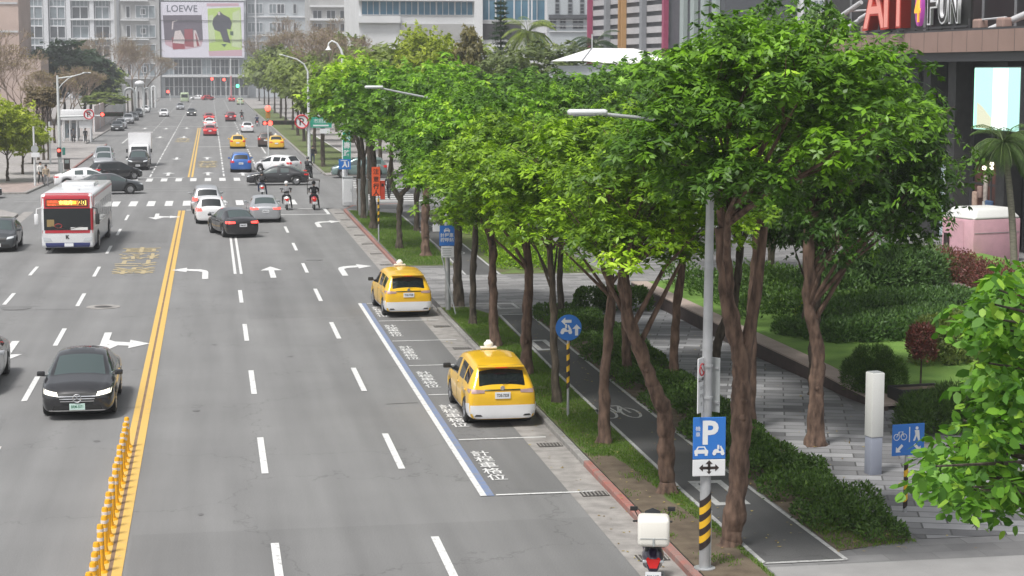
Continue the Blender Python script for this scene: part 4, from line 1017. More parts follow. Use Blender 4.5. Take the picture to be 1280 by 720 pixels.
# glass office at Y 235
Y2 = 235.
def seg(u0, u1, Y, v=60): a, b = sight(u0, v, Y), sight(u1, v, Y); return (a.x, a.y), (b.x, b.y)
p, q = seg(449, 684, Y2); r, w = building('glass_office', 'office building with blue glass strips between white bands', p, q, 26, 0, 24, WHITEC)
fx = lambda u: sight(u, 20, Y2).x - p[0]; fz = lambda v: sight(560, v, Y2).z
zt_ = fz(-60)
for a, b in ((452, 475), (475, 500), (500, 523), (523, 546), (546, 569), (569, 592)): window(r, fx(a), fx(b) - .1, fz(19), fz(2), glass=BGL, nm=3, t=.09, fr=MULL)
for a, b in ((603, 620), (620, 643), (643, 661), (661, 682)): window(r, fx(a), fx(b) - .1, fz(25), fz(-1), glass=BGL, nm=2, t=.09, fr=FIN)
for a, b in ((452, 520), (520, 592), (603, 643), (643, 682)): window(r, fx(a), fx(b) - .1, fz(-10), fz(-40), glass=BGL, nm=5, t=.09, fr=FIN)
band(r, -.2, fx(593), fz(1.5), fz(-2), .8, WHITEC); band(r, -.2, fx(500), fz(29), fz(20.5), .6, WHITEC); band(r, fx(592), fx(602), 0, 23.8, .9, WHITEC, 'pier')
band(r, fx(655), fx(685), fz(41), fz(27), .6, FIN); window(r, fx(656), fx(683), fz(72), fz(42), glass=BGL, nm=3, nh=2, t=.1, fr=FIN)
window(r, fx(601), fx(652), fz(50), fz(29), glass=DMET, nm=1, t=.08); band(r, fx(500), fx(600), fz(50), fz(30), .25, STONE, 'panel')
for u in (663, 681): MB().box((fx(u), -1.0, 12), (.18, .2, 24)).build('fin', FIN, r)
p, q = seg(685, 741, 300); r, w = building('hotel_block', 'pale grey block with narrow dark windows right of the glass office', p, q, 22, 0, 26, STONE2)
fx = lambda u: sight(u, 20, 300).x - p[0]; fz = lambda v: sight(710, v, 300).z
band(r, .1, w - .1, fz(23), fz(18.5), .8, DGREY)
for v in (17, 3, -11): 
    for u in (694, 710, 725): window(r, fx(u), fx(u + 5), fz(v), fz(v - 12), nm=1, nh=3, t=.1, fr=GREYC)
for u, uu in ((687, 695), (700, 707), (716, 729)):
    for v in (29, 36): window(r, fx(u), fx(uu), fz(v), fz(v - 5), nm=2, t=.1, fr=GREYC)
for v in (40, 33, 26): band(r, .2, w - .2, fz(v), fz(v - .8), .3, WHITEC)

# car park block with slanting view, coloured posts
a, b = sight(741, 60, 232), sight(905, 60, 190)
r, w = building('car_park', 'grey car park building with striped storeys and magenta and orange posts', (a.x, a.y), (b.x, b.y), 30, 0, 24, DGREY)
for k in range(-1, 9):
    z = 9.3 + 1.22 * k * 1.02
    if z > 23: break
    band(r, .1, w * .62, z, z + .72, .35, mat('pale parapet', (.40, .39, .40), .7, var=.1, vscale=.4), 'parapet')
MAG = mat('magenta post', (.30, .05, .11), .5); ORG = mat('orange post', (.40, .23, .09), .5)
def fpos(u):
    lo, hi = 0., w
    for _ in range(30):
        m_ = (lo + hi) / 2; x = a.x + (b.x - a.x) * m_ / w; y = a.y + (b.y - a.y) * m_ / w
        # image column of that point
        d = x * _cf[0] + y * _cf[1]; uu = 640 + FPX * (x * _cr[0] + y * _cr[1]) / d
        if uu < u: lo = m_
        else: hi = m_
    return lo
for u, m_, ww in ((743.5, MAG, .45), (765, GREYC, .7), (782, ORG, .32), (786, ORG, .25), (810, GREYC, .8), (838, MAG, .6)):
    MB().box((fpos(u), -.7, 12), (ww, .6, 24)).build('post', m_, r)
for u in (857, 870, 883, 897):
    MB().box((fpos(u), -.3, 13), (1.1, .5, 9)).build('panel', mat('pale green panel', (.30, .35, .34), .5), r)
MB().box((w * .3, -.4, 7.8), (w * .6, .5, 2.6)).build('base_wall', GREYC, r)
for u in (770, 800, 822): window(r, fpos(u), fpos(u) + 2.2, 5.5, 8.3, nm=1, t=.1, y=-.68)
for u in (791, 831): MB().bevbox((fpos(u), -1.2, 9.0), (1.0, .5, 1.0), .2).build('vent_unit', WHITEC, r)
p, q = seg(905, 998, 210); r, w = building('dark_office', 'dark grey building with a slanted white beam behind the tree tops', p, q, 24, 0, 26, DGREY)
fx = lambda u: sight(u, 20, 210).x - p[0]; fz = lambda v: sight(950, v, 210).z
for u, g in ((906, DGL), (918, MULL), (932, DGL), (945, DGL), (960, GGL), (978, GGL)): window(r, fx(u), fx(u + 9), fz(20), fz(-2), glass=DGL if g is not MULL else WHITEC, nm=1, t=.15, fr=DGREY); window(r, fx(u), fx(u + 9), fz(40), fz(24), glass=GGL, nm=1, t=.15, fr=DGREY)
MB().box((fx(925), -.5, fz(24)), (5.5, .4, .5), ry=-.12).build('beam', MULL, r)
p, q = seg(1000, 1062, 190); r, w = building('lattice_block', 'white building with a fine window grid behind the slanting struts', p, q, 20, 0, 22, WHITEC)
fx = lambda u: sight(u, 20, 190).x - p[0]; fz = lambda v: sight(1030, v, 190).z
for k in range(9):
    for v in (38, 30, 22, 14, 6, -2): window(r, .3 + k * .58, .3 + k * .58 + .42, fz(v), fz(v - 5), nm=1, t=.05, glass=GGL, fr=STONE2)

# white roofed pavilion
wp = empty('white_pavilion', (0, 0, 0), 0, 'white gabled pavilion whose roof shows above the tree tops', 'pavilion')
A_ = sight(728, 76, 118); T_ = sight(740, 60, 118); B_ = sight(760, 70, 112); z0, z1 = A_.z, T_.z
rf = MB(); x0 = A_.x; xm = T_.x; x1 = xm + (xm - x0); yb, yf = 121, 117
rf.add([(x0, 118, z0), (xm, 118, z1), (xm + 3.6, 121.5, z1 + .02), (xm + 3.9, 112, z0 + .1), (xm + 1.0, 112.5, z0 - .25)], [(0, 4, 1), (1, 4, 3, 2)])
rf.add([(x0, 118, z0), (xm, 118, z1), (xm + 3.6, 121.5, z1 + .02), (xm + 3.2, 127, z0), (x0 - 1, 124, z0)], [(1, 0, 4), (1, 4, 3, 2)])
WROOF = mat('white roof', (.80, .80, .80), .5)
rf.build('roof', WROOF, wp); MB().prism([(x0 + .3, 118.2), (xm + 1.0, 112.9), (xm + 3.7, 112.5), (xm + 3.4, 121), (xm + 3.0, 126.5), (x0 - .5, 123.7)], 0, z0 - .3).build('wall', STONE2, wp)
MB().tube([(xm, 118, z1), (xm, 118, z1 + .9)], .04, 5).build('finial', MULL, wp)
MB().tube([(x0, 117.95, z0), (xm, 117.95, z1)], .07, 5).build('verge_trim', GREYC, wp)
wp2 = empty('white_pavilion', (0, 0, 0), 0, 'second white roof, right of the gabled pavilion, half hidden by leaves', 'pavilion')
c0 = sight(866, 60, 100); MB().prism([(c0.x, 100), (c0.x + 1.4, 97.5), (c0.x + 3.6, 98), (c0.x + 3.6, 104), (c0.x + .6, 105)], 9.1, c0.z + .1).build('roof', WROOF, wp2); MB().prism([(c0.x + .2, 100.1), (c0.x + 1.5, 97.8), (c0.x + 3.4, 98.2), (c0.x + 3.4, 103.8), (c0.x + .8, 104.7)], 0, 9.1).build('wall', STONE2, wp2)

# ---------------- the mall on the right
A_ = sight(1000, 60, 108); B_ = sight(1286, 60, 79)
a_ = math.atan2(B_.y - A_.y, B_.x - A_.x); wM = math.hypot(B_.x - A_.x, B_.y - A_.y) + 22
mall = empty('shopping_mall', (A_.x, A_.y, .12), a_, 'dark fronted shopping mall with a brown canopy edge and slanting struts', 'shopping mall')
BROWN = mat('brown canopy cladding', (.30, .20, .17), .6, var=.06, vscale=.8)
MDARK = mat('dark mall cladding', (.028, .028, .03), .35, var=.2, vscale=.4); MG = mat('dark shop glass', (.015, .017, .018), .08, spec=.7)
def mx(u):   # distance along the front of an image column
    lo, hi = 0., wM
    for _ in range(40):
        m_ = (lo + hi) / 2; x = A_.x + math.cos(a_) * m_; y = A_.y + math.sin(a_) * m_
        d = x * _cf[0] + y * _cf[1]; uu = 640 + FPX * (x * _cr[0] + y * _cr[1]) / d
        if uu < u: lo = m_
        else: hi = m_
    return lo
def mz_(u, v):
    m_ = mx(u); y = A_.y + math.sin(a_) * m_; return sight(u, v, y).z - .12
zc0, zc1 = 9.45, 10.45
MB().box((wM / 2, 14, 10), (wM, 25, 20)).build('wall', MDARK, mall)
MB().box((wM / 2, .3, (zc0 + zc1) / 2), (wM, 2.6, zc1 - zc0)).build('canopy_edge', BROWN, mall)
MB().box((wM / 2, .3, zc0 - .22), (wM - .2, 2.3, .44)).build('canopy_soffit', DMET, mall)
for k in range(int(wM / 1.6)): MB().box((.8 + 1.6 * k, -1.004, (zc0 + zc1) / 2), (.015, .012, zc1 - zc0 - .02)).build('panel_joint', DMET, mall)
MB().box((wM / 2, -.5, zc1 + .05), (wM, .9, .1)).build('ledge', DMET, mall)
for k in range(int(wM / 3.4)): MB().box((1 + 3.4 * k, 1.44, 14.6), (.08, .1, 8)).build('wall_joint', GREYC, mall)
# shop fronts
for k, (u0, u1) in enumerate(((1060, 1100), (1102, 1138), (1186, 1238), (1252, 1284))):
    window(mall, mx(u0), mx(u1), .2, 8.6, y=1.46, glass=MG, nm=2, nh=3, fr=DMET, t=.12)
for u in (1149, 1180, 1243): MB().box((mx(u), .9, 4.6), (.9, .9, 9.0)).build('pillar', mat('stone pillar', (.045, .045, .045), .5, var=.2), mall)
lp = MB().box((mx(1163), 1.3, 2.2), (1.7, .1, 4.2)).build('shop_sign_panel', mat('white panel', (.62, .68, .70), .5), mall)
lp = MB().box((mx(1150), 1.2, 2.2), (.9, .1, 4.2)).build('shop_sign_panel', mat('pale blue panel', (.48, .58, .62), .5), mall)
for (dz, t) in ((3.0, '85'), (2.0, '%')): text_obj('shop_sign_text', t, BLACKP, mall, (mx(1167), 1.24, dz), (R(90), 0, 0), size=.8, bold=.02)
iw = MB().box((mx(1210), 1.38, 2.2), (3.4, .06, 3.9)).build('shop_interior', mat('shop interior', (.10, .04, .03), .6, var=.4, vscale=1.2), mall)
for i, (uu, col, z, ww, hh) in enumerate(((1193, (.42, .30, .24), 1.6, .42, 2.0), (1199, (.30, .20, .17), 2.6, .40, .6), (1206, (.45, .40, .36), 2.8, .30, 1.3), (1211, (.05, .10, .20), 1.4, .7, 1.7), (1205, (.42, .42, .40), 1.4, .25, 1.6), (1222, (.35, .16, .14), 2.6, .5, .8), (1231, (.3, .2, .18), 2.4, .4, .8), (1224, (.02, .02, .02), 1.4, .6, 1.6))):
    MB().bevbox((mx(uu), 1.28, z), (ww, .16, hh), .06).build('hanging_garment', mat(f'garment {i}', col, .9, var=.2, vscale=6), mall, sm=50)
BULB = mat('spot bulb', (.8, .7, .6), .5, emit=(1, .9, .75), es=3)
for uu, vv in ((1215, 205), (1224, 200), (1224, 205)): MB().ball((mx(uu), .8, mz_(uu, vv) - .2), .11).build('spot_lamp', BULB, mall, sm=60)
# slanting struts over the canopy
ST = mat('pale strut', (.50, .50, .51), .4)
def strut(u0, v0, u1, v1, y0=-.6, y1=1.2, rr=.14):
    m0, m1 = mx(u0), mx(u1); MB().tube([(m0, y0, mz_(u0, v0)), (m1, y1, mz_(u1, v1) + .25)], rr, 8).build('strut', ST, mall, sm=60)
strut(1064, 40, 1110, -12); strut(1086, 24, 1132, -24); strut(1250, 38, 1300, 2, rr=.17); strut(1002, 62, 1050, 8)
MB().tube([(mx(1040), 1.1, mz_(1060, 12)), (mx(1105), 1.1, mz_(1100, 10))], .06, 6).build('rail', ST, mall)
MB().tube([(mx(1232), -.4, 10.95), (mx(1266), -.4, 11.0)], .05, 6).build('rail', ST, mall)
for uu in (1090, 1232, 1262): MB().bevbox((mx(uu), -.35, 10.75), (.75, .5, .5), .1).build('strut_foot', BROWN, mall)
# LED screen
sc0, sc1 = mx(1241), mx(1300); zs0, zs1 = mz_(1260, 160), mz_(1260, 80)
scr = empty('led_screen', (A_.x + math.cos(a_) * sc0 + math.sin(a_) * .9, A_.y + math.sin(a_) * sc0 - math.cos(a_) * .9, zs0), a_, 'bright mint and white advertising screen on the mall front', 'screen')
ws, hs_ = sc1 - sc0, zs1 - zs0
MB().box((ws / 2, .15, hs_ / 2), (ws, .3, hs_)).build('housing', DMET, scr)
MB().box((ws / 2, -.012, hs_ / 2), (ws - .1, .02, hs_ - .1)).build('display', mat('screen mint', (.3, .5, .45), .4, emit=(.42, .78, .70), es=.75), scr)
MB().box((ws * .58, -.03, hs_ / 2), (ws * .32, .01, hs_ - .16)).build('display_bright_area', mat('screen white', (.7, .8, .8), .4, emit=(.85, 1, .97), es=.9), scr)
MB().box((.10, -.03, hs_ / 2), (.12, .01, hs_ - .16)).build('display_edge', mat('screen edge', (.3, .8, .5), .4, emit=(.45, 1, .75), es=.9), scr)
MB().add([(ws * .08, -.026, .1), (ws * .4, -.026, .1), (ws * .4, -.026, .6), (ws * .2, -.026, 1.1), (ws * .08, -.026, 1.3)], [(0, 1, 2, 3, 4)]).build('display_shape', mat('screen tan', (.5, .45, .35), .4, emit=(.55, .62, .45), es=.6), scr)
# sign
sg = empty('shop_sign', (A_.x + math.cos(a_) * mx(1098) + math.sin(a_) * .75, A_.y + math.sin(a_) * mx(1098) - math.cos(a_) * .75, .12 + zc1 + .1), a_, 'large red and white mall name sign standing on the canopy', 'sign')
SRED = mat('sign red', (.50, .035, .02), .45); SPK = mat('sign pink edge', (.75, .30, .25), .4, emit=(1, .35, .3), es=.15)
d0 = mx(1098)
for s_, ca, cb, h, ch in ((0, 1100, 1128, 2.6, 'A'), (1, 1119, 1146, 2.0, 'T'), (2, 1140, 1163, 2.0, 'T')):
    cx = (mx(ca) + mx(cb)) / 2 - d0; cw = mx(cb) - mx(ca)
    me = text_mesh(ch, size=1.0); bx = max(v.co.x for v in me.vertices) * 2; by = max(v.co.y for v in me.vertices) * 2
    text_obj('letter', ch, SRED, sg, (cx, -.15 * s_, .28 + h / 2), (R(90), 0, 0), size=1.0, sx=cw / bx * .93, sy=h / by, extrude=.28, bold=.035)
    text_obj('letter_face', ch, SPK, sg, (cx, -.15 * s_ - .29, .28 + h / 2), (R(90), 0, 0), size=1.0, sx=cw / bx * .93, sy=h / by, extrude=.004, bold=.006)
cx = (mx(1164) + mx(1176)) / 2 - d0
ov = MB(); ov.tube([(cx, -.3, 1.15), (cx, -.1, 1.15)], 1, 24); ov.v = [(cx + (v[0] - cx) * .38, v[1], 1.15 + (v[2] - 1.15) * .92) for v in ov.v]
ov.build('oval', mat('sign purple', (.30, .05, .28), .4, emit=(.6, .1, .5), es=.25), sg, sm=40)
text_obj('letter', '4', mat('sign orange', (.8, .35, .03), .4, emit=(1, .5, .05), es=.5), sg, (cx, -.34, 1.15), (R(90), 0, 0), size=2.0, sx=.62, extrude=.03, bold=.03)
bk0, bk1 = mx(1177) - d0, mx(1226) - d0
MB().box(((bk0 + bk1) / 2, .2, 1.35), (bk1 - bk0, .12, 2.6)).build('backing_panel', mat('sign black', (.012, .012, .012), .5), sg)
SW = mat('sign white', (.72, .72, .74), .4)
for i, ch in enumerate('FUN'):
    x0 = bk0 + .05 + i * (bk1 - bk0) * .28; cw = (bk1 - bk0) * .25
    me = text_mesh(ch, size=1.0); bx = max(v.co.x for v in me.vertices) * 2; by = max(v.co.y for v in me.vertices) * 2
    text_obj('letter', ch, SW, sg, (x0 + cw / 2, -.05, 1.22), (R(90), 0, 0), size=1.0, sx=cw / bx * .86, sy=1.75 / by, extrude=.08, bold=.03)
    text_obj('letter_inline', ch, mat('sign black', (.012, .012, .012), .5), sg, (x0 + cw / 2, -.14, 1.22), (R(90), 0, 0), size=1.0, sx=cw / bx * .86, sy=1.75 / by, extrude=.002, bold=-.004)
fr_ = MB().box((bk1 / 2, 0, .12), (bk1, .1, .1)); fr_.build('support_rail', DMET, sg)
for k in range(9): MB().box((bk1 * k / 8, .1, .25), (.08, .08, .5)).build('support_post', DMET, sg)

# ============================================================ TREES AND PLANTS
from mathutils import noise
def gp(u, v, z=.12):
    a = sight(u, v, 100.); t = (z - CAM_H) / (a.z - CAM_H); return (a.x * t, 100. * t)
BARK = mat('reddish bark', (.052, .032, .023), .95, col2=(.20, .128, .092), vscale=9, bump=1.0, bscale=22, detail=9, stretch=(1, 1, .3))
BARKG = mat('grey brown bark', (.032, .025, .018), .95, col2=(.115, .092, .068), vscale=9, bump=1.0, bscale=22, detail=9, stretch=(1, 1, .3))
L_NEAR = leafmat('fresh green leaf', (.048, .115, .011), (.23, .46, .018), (.38, .58, .045), trans=.27, rough=.45)
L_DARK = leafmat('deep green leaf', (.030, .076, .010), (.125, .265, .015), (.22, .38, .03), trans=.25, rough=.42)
L_YEL = leafmat('yellow green leaf', (.075, .155, .011), (.35, .56, .020), (.48, .66, .055), trans=.28, rough=.45)
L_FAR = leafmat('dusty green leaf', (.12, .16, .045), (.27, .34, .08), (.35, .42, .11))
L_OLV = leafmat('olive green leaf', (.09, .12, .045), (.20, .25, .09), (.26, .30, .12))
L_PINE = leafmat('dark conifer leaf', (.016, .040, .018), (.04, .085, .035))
L_LIME = leafmat('lime green leaf', (.20, .25, .02), (.42, .50, .04), (.50, .56, .07), trans=.4)
L_HEDG = leafmat('hedge leaf', (.034, .078, .016), (.12, .22, .035), (.21, .32, .06))
L_BED = leafmat('garden shrub leaf', (.045, .10, .03), (.15, .27, .07), (.24, .36, .10))
L_GRAS = leafmat('grass blade', (.06, .13, .014), (.17, .28, .03))
L_RED = leafmat('red hedge leaf', (.10, .06, .04), (.27, .07, .07), (.34, .13, .10))
L_BRN = leafmat('dry brown leaf', (.16, .12, .07), (.26, .21, .12))
L_BIG = leafmat('broad bright leaf', (.06, .16, .02), (.15, .33, .03), (.26, .44, .05))

def crown_mesh(name, seed, lobes=15, pads=11, leaves=170, L=.155, W=.065, R0=2.45, HH=2.5, padr=.56, open_=0.0):
    rng = np.random.default_rng(seed); P = []
    C = []; LR = []
    for i in range(lobes):
        th = 2.399 * i + rng.random() * .8; t = (i + .5) / lobes
        zz = -.62 + 1.35 * t; rr = math.sqrt(max(.05, 1 - (zz * .92) ** 2)) * (.62 if t < .85 else .3) * (.8 + .35 * rng.random())
        C.append([rr * R0 * math.cos(th), rr * R0 * math.sin(th), zz * HH * .80]); LR.append(R0 * (.34 + .18 * rng.random()))
    C = np.array(C); LR = np.array(LR)
    pc, pr, pt = [], [], []
    for c, lr in zip(C, LR):
        lt = rng.normal() * .15
        for k in range(pads):
            d = rng.normal(size=3); d /= np.linalg.norm(d); d[2] = d[2] * .8 + .28
            rr = lr * (.55 + .5 * rng.random()); p = c + d * rr * np.array([1, 1, .72])
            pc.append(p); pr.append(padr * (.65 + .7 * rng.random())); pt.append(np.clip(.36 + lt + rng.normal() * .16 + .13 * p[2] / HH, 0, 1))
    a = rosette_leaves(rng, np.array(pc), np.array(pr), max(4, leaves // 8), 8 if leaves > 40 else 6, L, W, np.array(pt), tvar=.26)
    return leaf_mesh(name, *a), C
CROWN = {}
def crown(kind, v):
    k = (kind, v)
    if k not in CROWN:
        if kind == 'near': CROWN[k] = crown_mesh('crown', 10 + v)
        elif kind == 'mid': CROWN[k] = crown_mesh('crown', 30 + v, lobes=10, pads=15, leaves=55, L=.24, W=.12)
        elif kind == 'far': CROWN[k] = crown_mesh('crown', 50 + v, lobes=10, pads=14, leaves=32, L=.42, W=.24, padr=.6)
    return CROWN[k]
def trunk_mesh(seed, pts, r0, r1, tips, fork=None):
    """gnarled tapering trunk through pts, limbs running on to the crown's clumps"""
    rng = random.Random(seed); mb = MB(); P = [Vector(p) for p in pts]; fine = []
    n = len(P)
    for i in range(n - 1):
        for k in range(6):
            t = k / 6; q = P[i].lerp(P[i + 1], t); q += Vector((rng.uniform(-.022, .022), rng.uniform(-.022, .022), 0)) * (1 if i + k else 0); fine.append(q)
    fine.append(P[-1]); m = len(fine)
    rad = [lerp(r0, r1, i / (m - 1)) * (1.55 if i == 0 else 1.16 if i == 1 else 1) * (1 + rng.uniform(-.10, .16)) for i in range(m)]
    den = []; rden = []
    for i in range(m - 1):
        for k in range(3): den.append(fine[i].lerp(fine[i + 1], k / 3)); rden.append(lerp(rad[i], rad[i + 1], k / 3))
    den.append(fine[-1]); rden.append(rad[-1]); NS = 18; mb.tube(den, rden, NS); top = P[-1]
    ph = rng.uniform(0, 50)
    for i, c in enumerate(den):
        for k in range(NS):
            v = Vector(mb.v[i * NS + k]); d = v - c; q = noise.noise(Vector((v.x * 9 + ph, v.y * 9, v.z * 2.2))) * .20 + noise.noise(Vector((v.x * 24 + ph, v.y * 24, v.z * 9))) * .12
            if i < 3: q += .22 * math.sin(k * 2 * math.pi / NS * 3 + ph) * (1 - i / 3)
            mb.v[i * NS + k] = tuple(c + d * (1 + q))
    for k in range(rng.choice((1, 2, 3))):     # knots
        j = rng.randrange(4, len(den) - 3); a = rng.uniform(0, 6.28); mb.ball(tuple(den[j] + Vector((math.cos(a), math.sin(a), 0)) * rden[j] * .75), rden[j] * .45, n=8)
    for i, t in enumerate(tips):
        t = Vector(t); b = fine[int((.62 + .36 * rng.random()) * (m - 1))] if t.z < top.z + 1 else top
        mid = b.lerp(t, .5) + Vector((rng.uniform(-.25, .25), rng.uniform(-.25, .25), rng.uniform(-.05, .3)))
        mb.tube([b, b.lerp(mid, .5), mid, t], [r1 * .55, r1 * .45, r1 * .33, r1 * .12], 6, cap=False)
        for j in range(3):
            e = t + Vector((rng.uniform(-.9, .9), rng.uniform(-.9, .9), rng.uniform(.1, .8))); mb.tube([mid.lerp(t, .6), e], [r1 * .16, r1 * .05], 4, cap=False)
    return mb.mesh('trunk', 60)
def tree(label, x, y, Rr, zb, zt, kind='near', v=0, lm=None, bend=(0, 0), off=(0, 0), r0=.17, bark=None, group=None, cat='tree', name='street_tree', z0=.12, forks=None, rot=None, pts=None):
    rt = empty(name, (x, y, z0), 0, label, cat, group)
    cm, C = crown(kind, v); sx, sz = Rr / 2.6, (zt - zb) / 5.4
    rz = rot if rot is not None else (x * 7.3 + y * 3.1) % 6.28
    cz = (zt + zb) / 2 - z0
    key = lm.name
    nm = cm.name + '_' + key
    me = bpy.data.meshes.get('crown ' + key + str((kind, v)))
    if me is None:
        me = cm.copy(); me.name = 'crown ' + key + str((kind, v)); me.materials.clear(); me.materials.append(lm)
    mesh_obj('crown', me, None, rt, (off[0], off[1], cz), rz, (sx, sx, sz))
    cr, sr = math.cos(rz), math.sin(rz)
    tips = [((c[0] * cr - c[1] * sr) * sx * .9 + off[0], (c[0] * sr + c[1] * cr) * sx * .9 + off[1], c[2] * sz + cz) for c in C]
    h = zb - z0 + .9
    P = pts or [(0, 0, -.1), (bend[0] * .35 - .03, bend[1] * .3, h * .35), (bend[0] * .8 + .04, bend[1] * .7, h * .7), (bend[0] + off[0] * .3, bend[1] + off[1] * .3, h + .3)]
    me = trunk_mesh(int(x * 97 + y * 13), P, r0 * .79, r0 * .50, tips)
    mesh_obj('trunk', me, bark or BARK, rt)
    if forks:
        for f in forks: MB().tube(f[0], f[1], 9).build('limb', bark or BARK, rt, sm=60)
    return rt
GA = 'street trees in the row along the kerb'; GB = 'trees between the bike path and the plaza'
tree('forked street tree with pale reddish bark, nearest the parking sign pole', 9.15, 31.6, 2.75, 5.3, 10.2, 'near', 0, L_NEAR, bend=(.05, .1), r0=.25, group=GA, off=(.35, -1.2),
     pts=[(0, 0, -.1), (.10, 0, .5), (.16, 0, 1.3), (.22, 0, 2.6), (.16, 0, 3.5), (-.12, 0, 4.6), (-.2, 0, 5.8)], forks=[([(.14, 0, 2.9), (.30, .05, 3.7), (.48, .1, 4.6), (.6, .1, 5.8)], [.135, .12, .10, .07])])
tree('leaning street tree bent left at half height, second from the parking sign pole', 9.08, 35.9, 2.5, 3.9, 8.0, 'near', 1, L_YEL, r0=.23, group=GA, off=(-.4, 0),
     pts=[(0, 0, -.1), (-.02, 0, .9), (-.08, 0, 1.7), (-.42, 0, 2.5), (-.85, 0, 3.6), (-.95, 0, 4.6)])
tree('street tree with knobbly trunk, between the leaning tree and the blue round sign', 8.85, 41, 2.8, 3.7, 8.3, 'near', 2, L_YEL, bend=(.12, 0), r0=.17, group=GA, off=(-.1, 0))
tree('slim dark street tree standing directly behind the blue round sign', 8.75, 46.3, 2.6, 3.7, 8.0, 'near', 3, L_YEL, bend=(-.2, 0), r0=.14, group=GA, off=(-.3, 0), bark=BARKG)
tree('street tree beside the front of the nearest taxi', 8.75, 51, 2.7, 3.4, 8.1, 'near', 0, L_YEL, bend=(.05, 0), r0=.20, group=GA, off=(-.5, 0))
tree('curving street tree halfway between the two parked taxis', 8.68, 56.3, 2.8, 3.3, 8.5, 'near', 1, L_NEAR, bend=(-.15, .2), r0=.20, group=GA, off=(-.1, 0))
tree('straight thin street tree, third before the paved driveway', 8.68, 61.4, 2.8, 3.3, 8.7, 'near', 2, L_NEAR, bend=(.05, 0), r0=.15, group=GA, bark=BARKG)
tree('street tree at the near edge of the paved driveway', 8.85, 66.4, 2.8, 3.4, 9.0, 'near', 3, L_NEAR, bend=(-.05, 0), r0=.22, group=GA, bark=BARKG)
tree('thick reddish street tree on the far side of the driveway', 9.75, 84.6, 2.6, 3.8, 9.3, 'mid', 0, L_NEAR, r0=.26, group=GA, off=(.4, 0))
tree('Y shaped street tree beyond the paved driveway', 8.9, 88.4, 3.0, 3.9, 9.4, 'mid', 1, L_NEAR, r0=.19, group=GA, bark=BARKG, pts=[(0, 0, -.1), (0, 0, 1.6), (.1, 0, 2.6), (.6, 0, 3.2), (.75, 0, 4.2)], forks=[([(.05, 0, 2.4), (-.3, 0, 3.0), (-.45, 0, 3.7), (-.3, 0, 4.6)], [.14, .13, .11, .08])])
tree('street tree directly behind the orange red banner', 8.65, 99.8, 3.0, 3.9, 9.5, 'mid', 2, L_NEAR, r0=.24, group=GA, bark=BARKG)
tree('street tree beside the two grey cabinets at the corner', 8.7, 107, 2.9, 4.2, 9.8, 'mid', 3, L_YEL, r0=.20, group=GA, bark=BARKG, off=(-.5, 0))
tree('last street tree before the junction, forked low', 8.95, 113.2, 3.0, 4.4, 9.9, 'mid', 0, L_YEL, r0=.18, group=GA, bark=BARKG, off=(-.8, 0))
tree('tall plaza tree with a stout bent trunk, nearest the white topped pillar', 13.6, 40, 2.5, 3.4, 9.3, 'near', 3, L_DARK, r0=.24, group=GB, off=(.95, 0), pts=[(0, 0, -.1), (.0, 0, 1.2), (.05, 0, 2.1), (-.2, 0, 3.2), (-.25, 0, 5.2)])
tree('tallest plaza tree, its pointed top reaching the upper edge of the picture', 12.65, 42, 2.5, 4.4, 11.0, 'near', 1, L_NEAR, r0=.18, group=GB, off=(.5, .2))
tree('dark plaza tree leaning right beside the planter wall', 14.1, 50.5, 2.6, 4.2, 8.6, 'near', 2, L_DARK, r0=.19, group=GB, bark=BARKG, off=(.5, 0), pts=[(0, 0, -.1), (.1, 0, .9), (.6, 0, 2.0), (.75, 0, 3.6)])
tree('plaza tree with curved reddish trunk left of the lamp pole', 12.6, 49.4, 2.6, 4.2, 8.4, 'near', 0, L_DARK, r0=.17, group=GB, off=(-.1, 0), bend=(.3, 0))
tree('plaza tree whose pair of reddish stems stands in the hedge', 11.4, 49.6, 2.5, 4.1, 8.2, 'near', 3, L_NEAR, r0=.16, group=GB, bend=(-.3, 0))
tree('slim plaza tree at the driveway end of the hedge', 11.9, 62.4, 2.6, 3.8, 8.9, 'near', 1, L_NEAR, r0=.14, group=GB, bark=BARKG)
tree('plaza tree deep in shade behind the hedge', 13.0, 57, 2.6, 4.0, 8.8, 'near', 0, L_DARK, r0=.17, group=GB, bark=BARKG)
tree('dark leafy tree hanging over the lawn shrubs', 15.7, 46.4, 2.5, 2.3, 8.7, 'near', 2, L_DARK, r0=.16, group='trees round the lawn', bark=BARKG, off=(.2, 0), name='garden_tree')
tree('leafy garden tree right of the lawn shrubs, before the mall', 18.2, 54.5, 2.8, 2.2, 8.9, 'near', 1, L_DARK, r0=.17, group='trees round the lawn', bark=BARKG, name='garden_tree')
tree('garden tree at the back of the lawn, before the white panels', 20.6, 62, 3.1, 2.3, 9.6, 'near', 3, L_DARK, r0=.17, group='trees round the lawn', bark=BARKG, name='garden_tree')
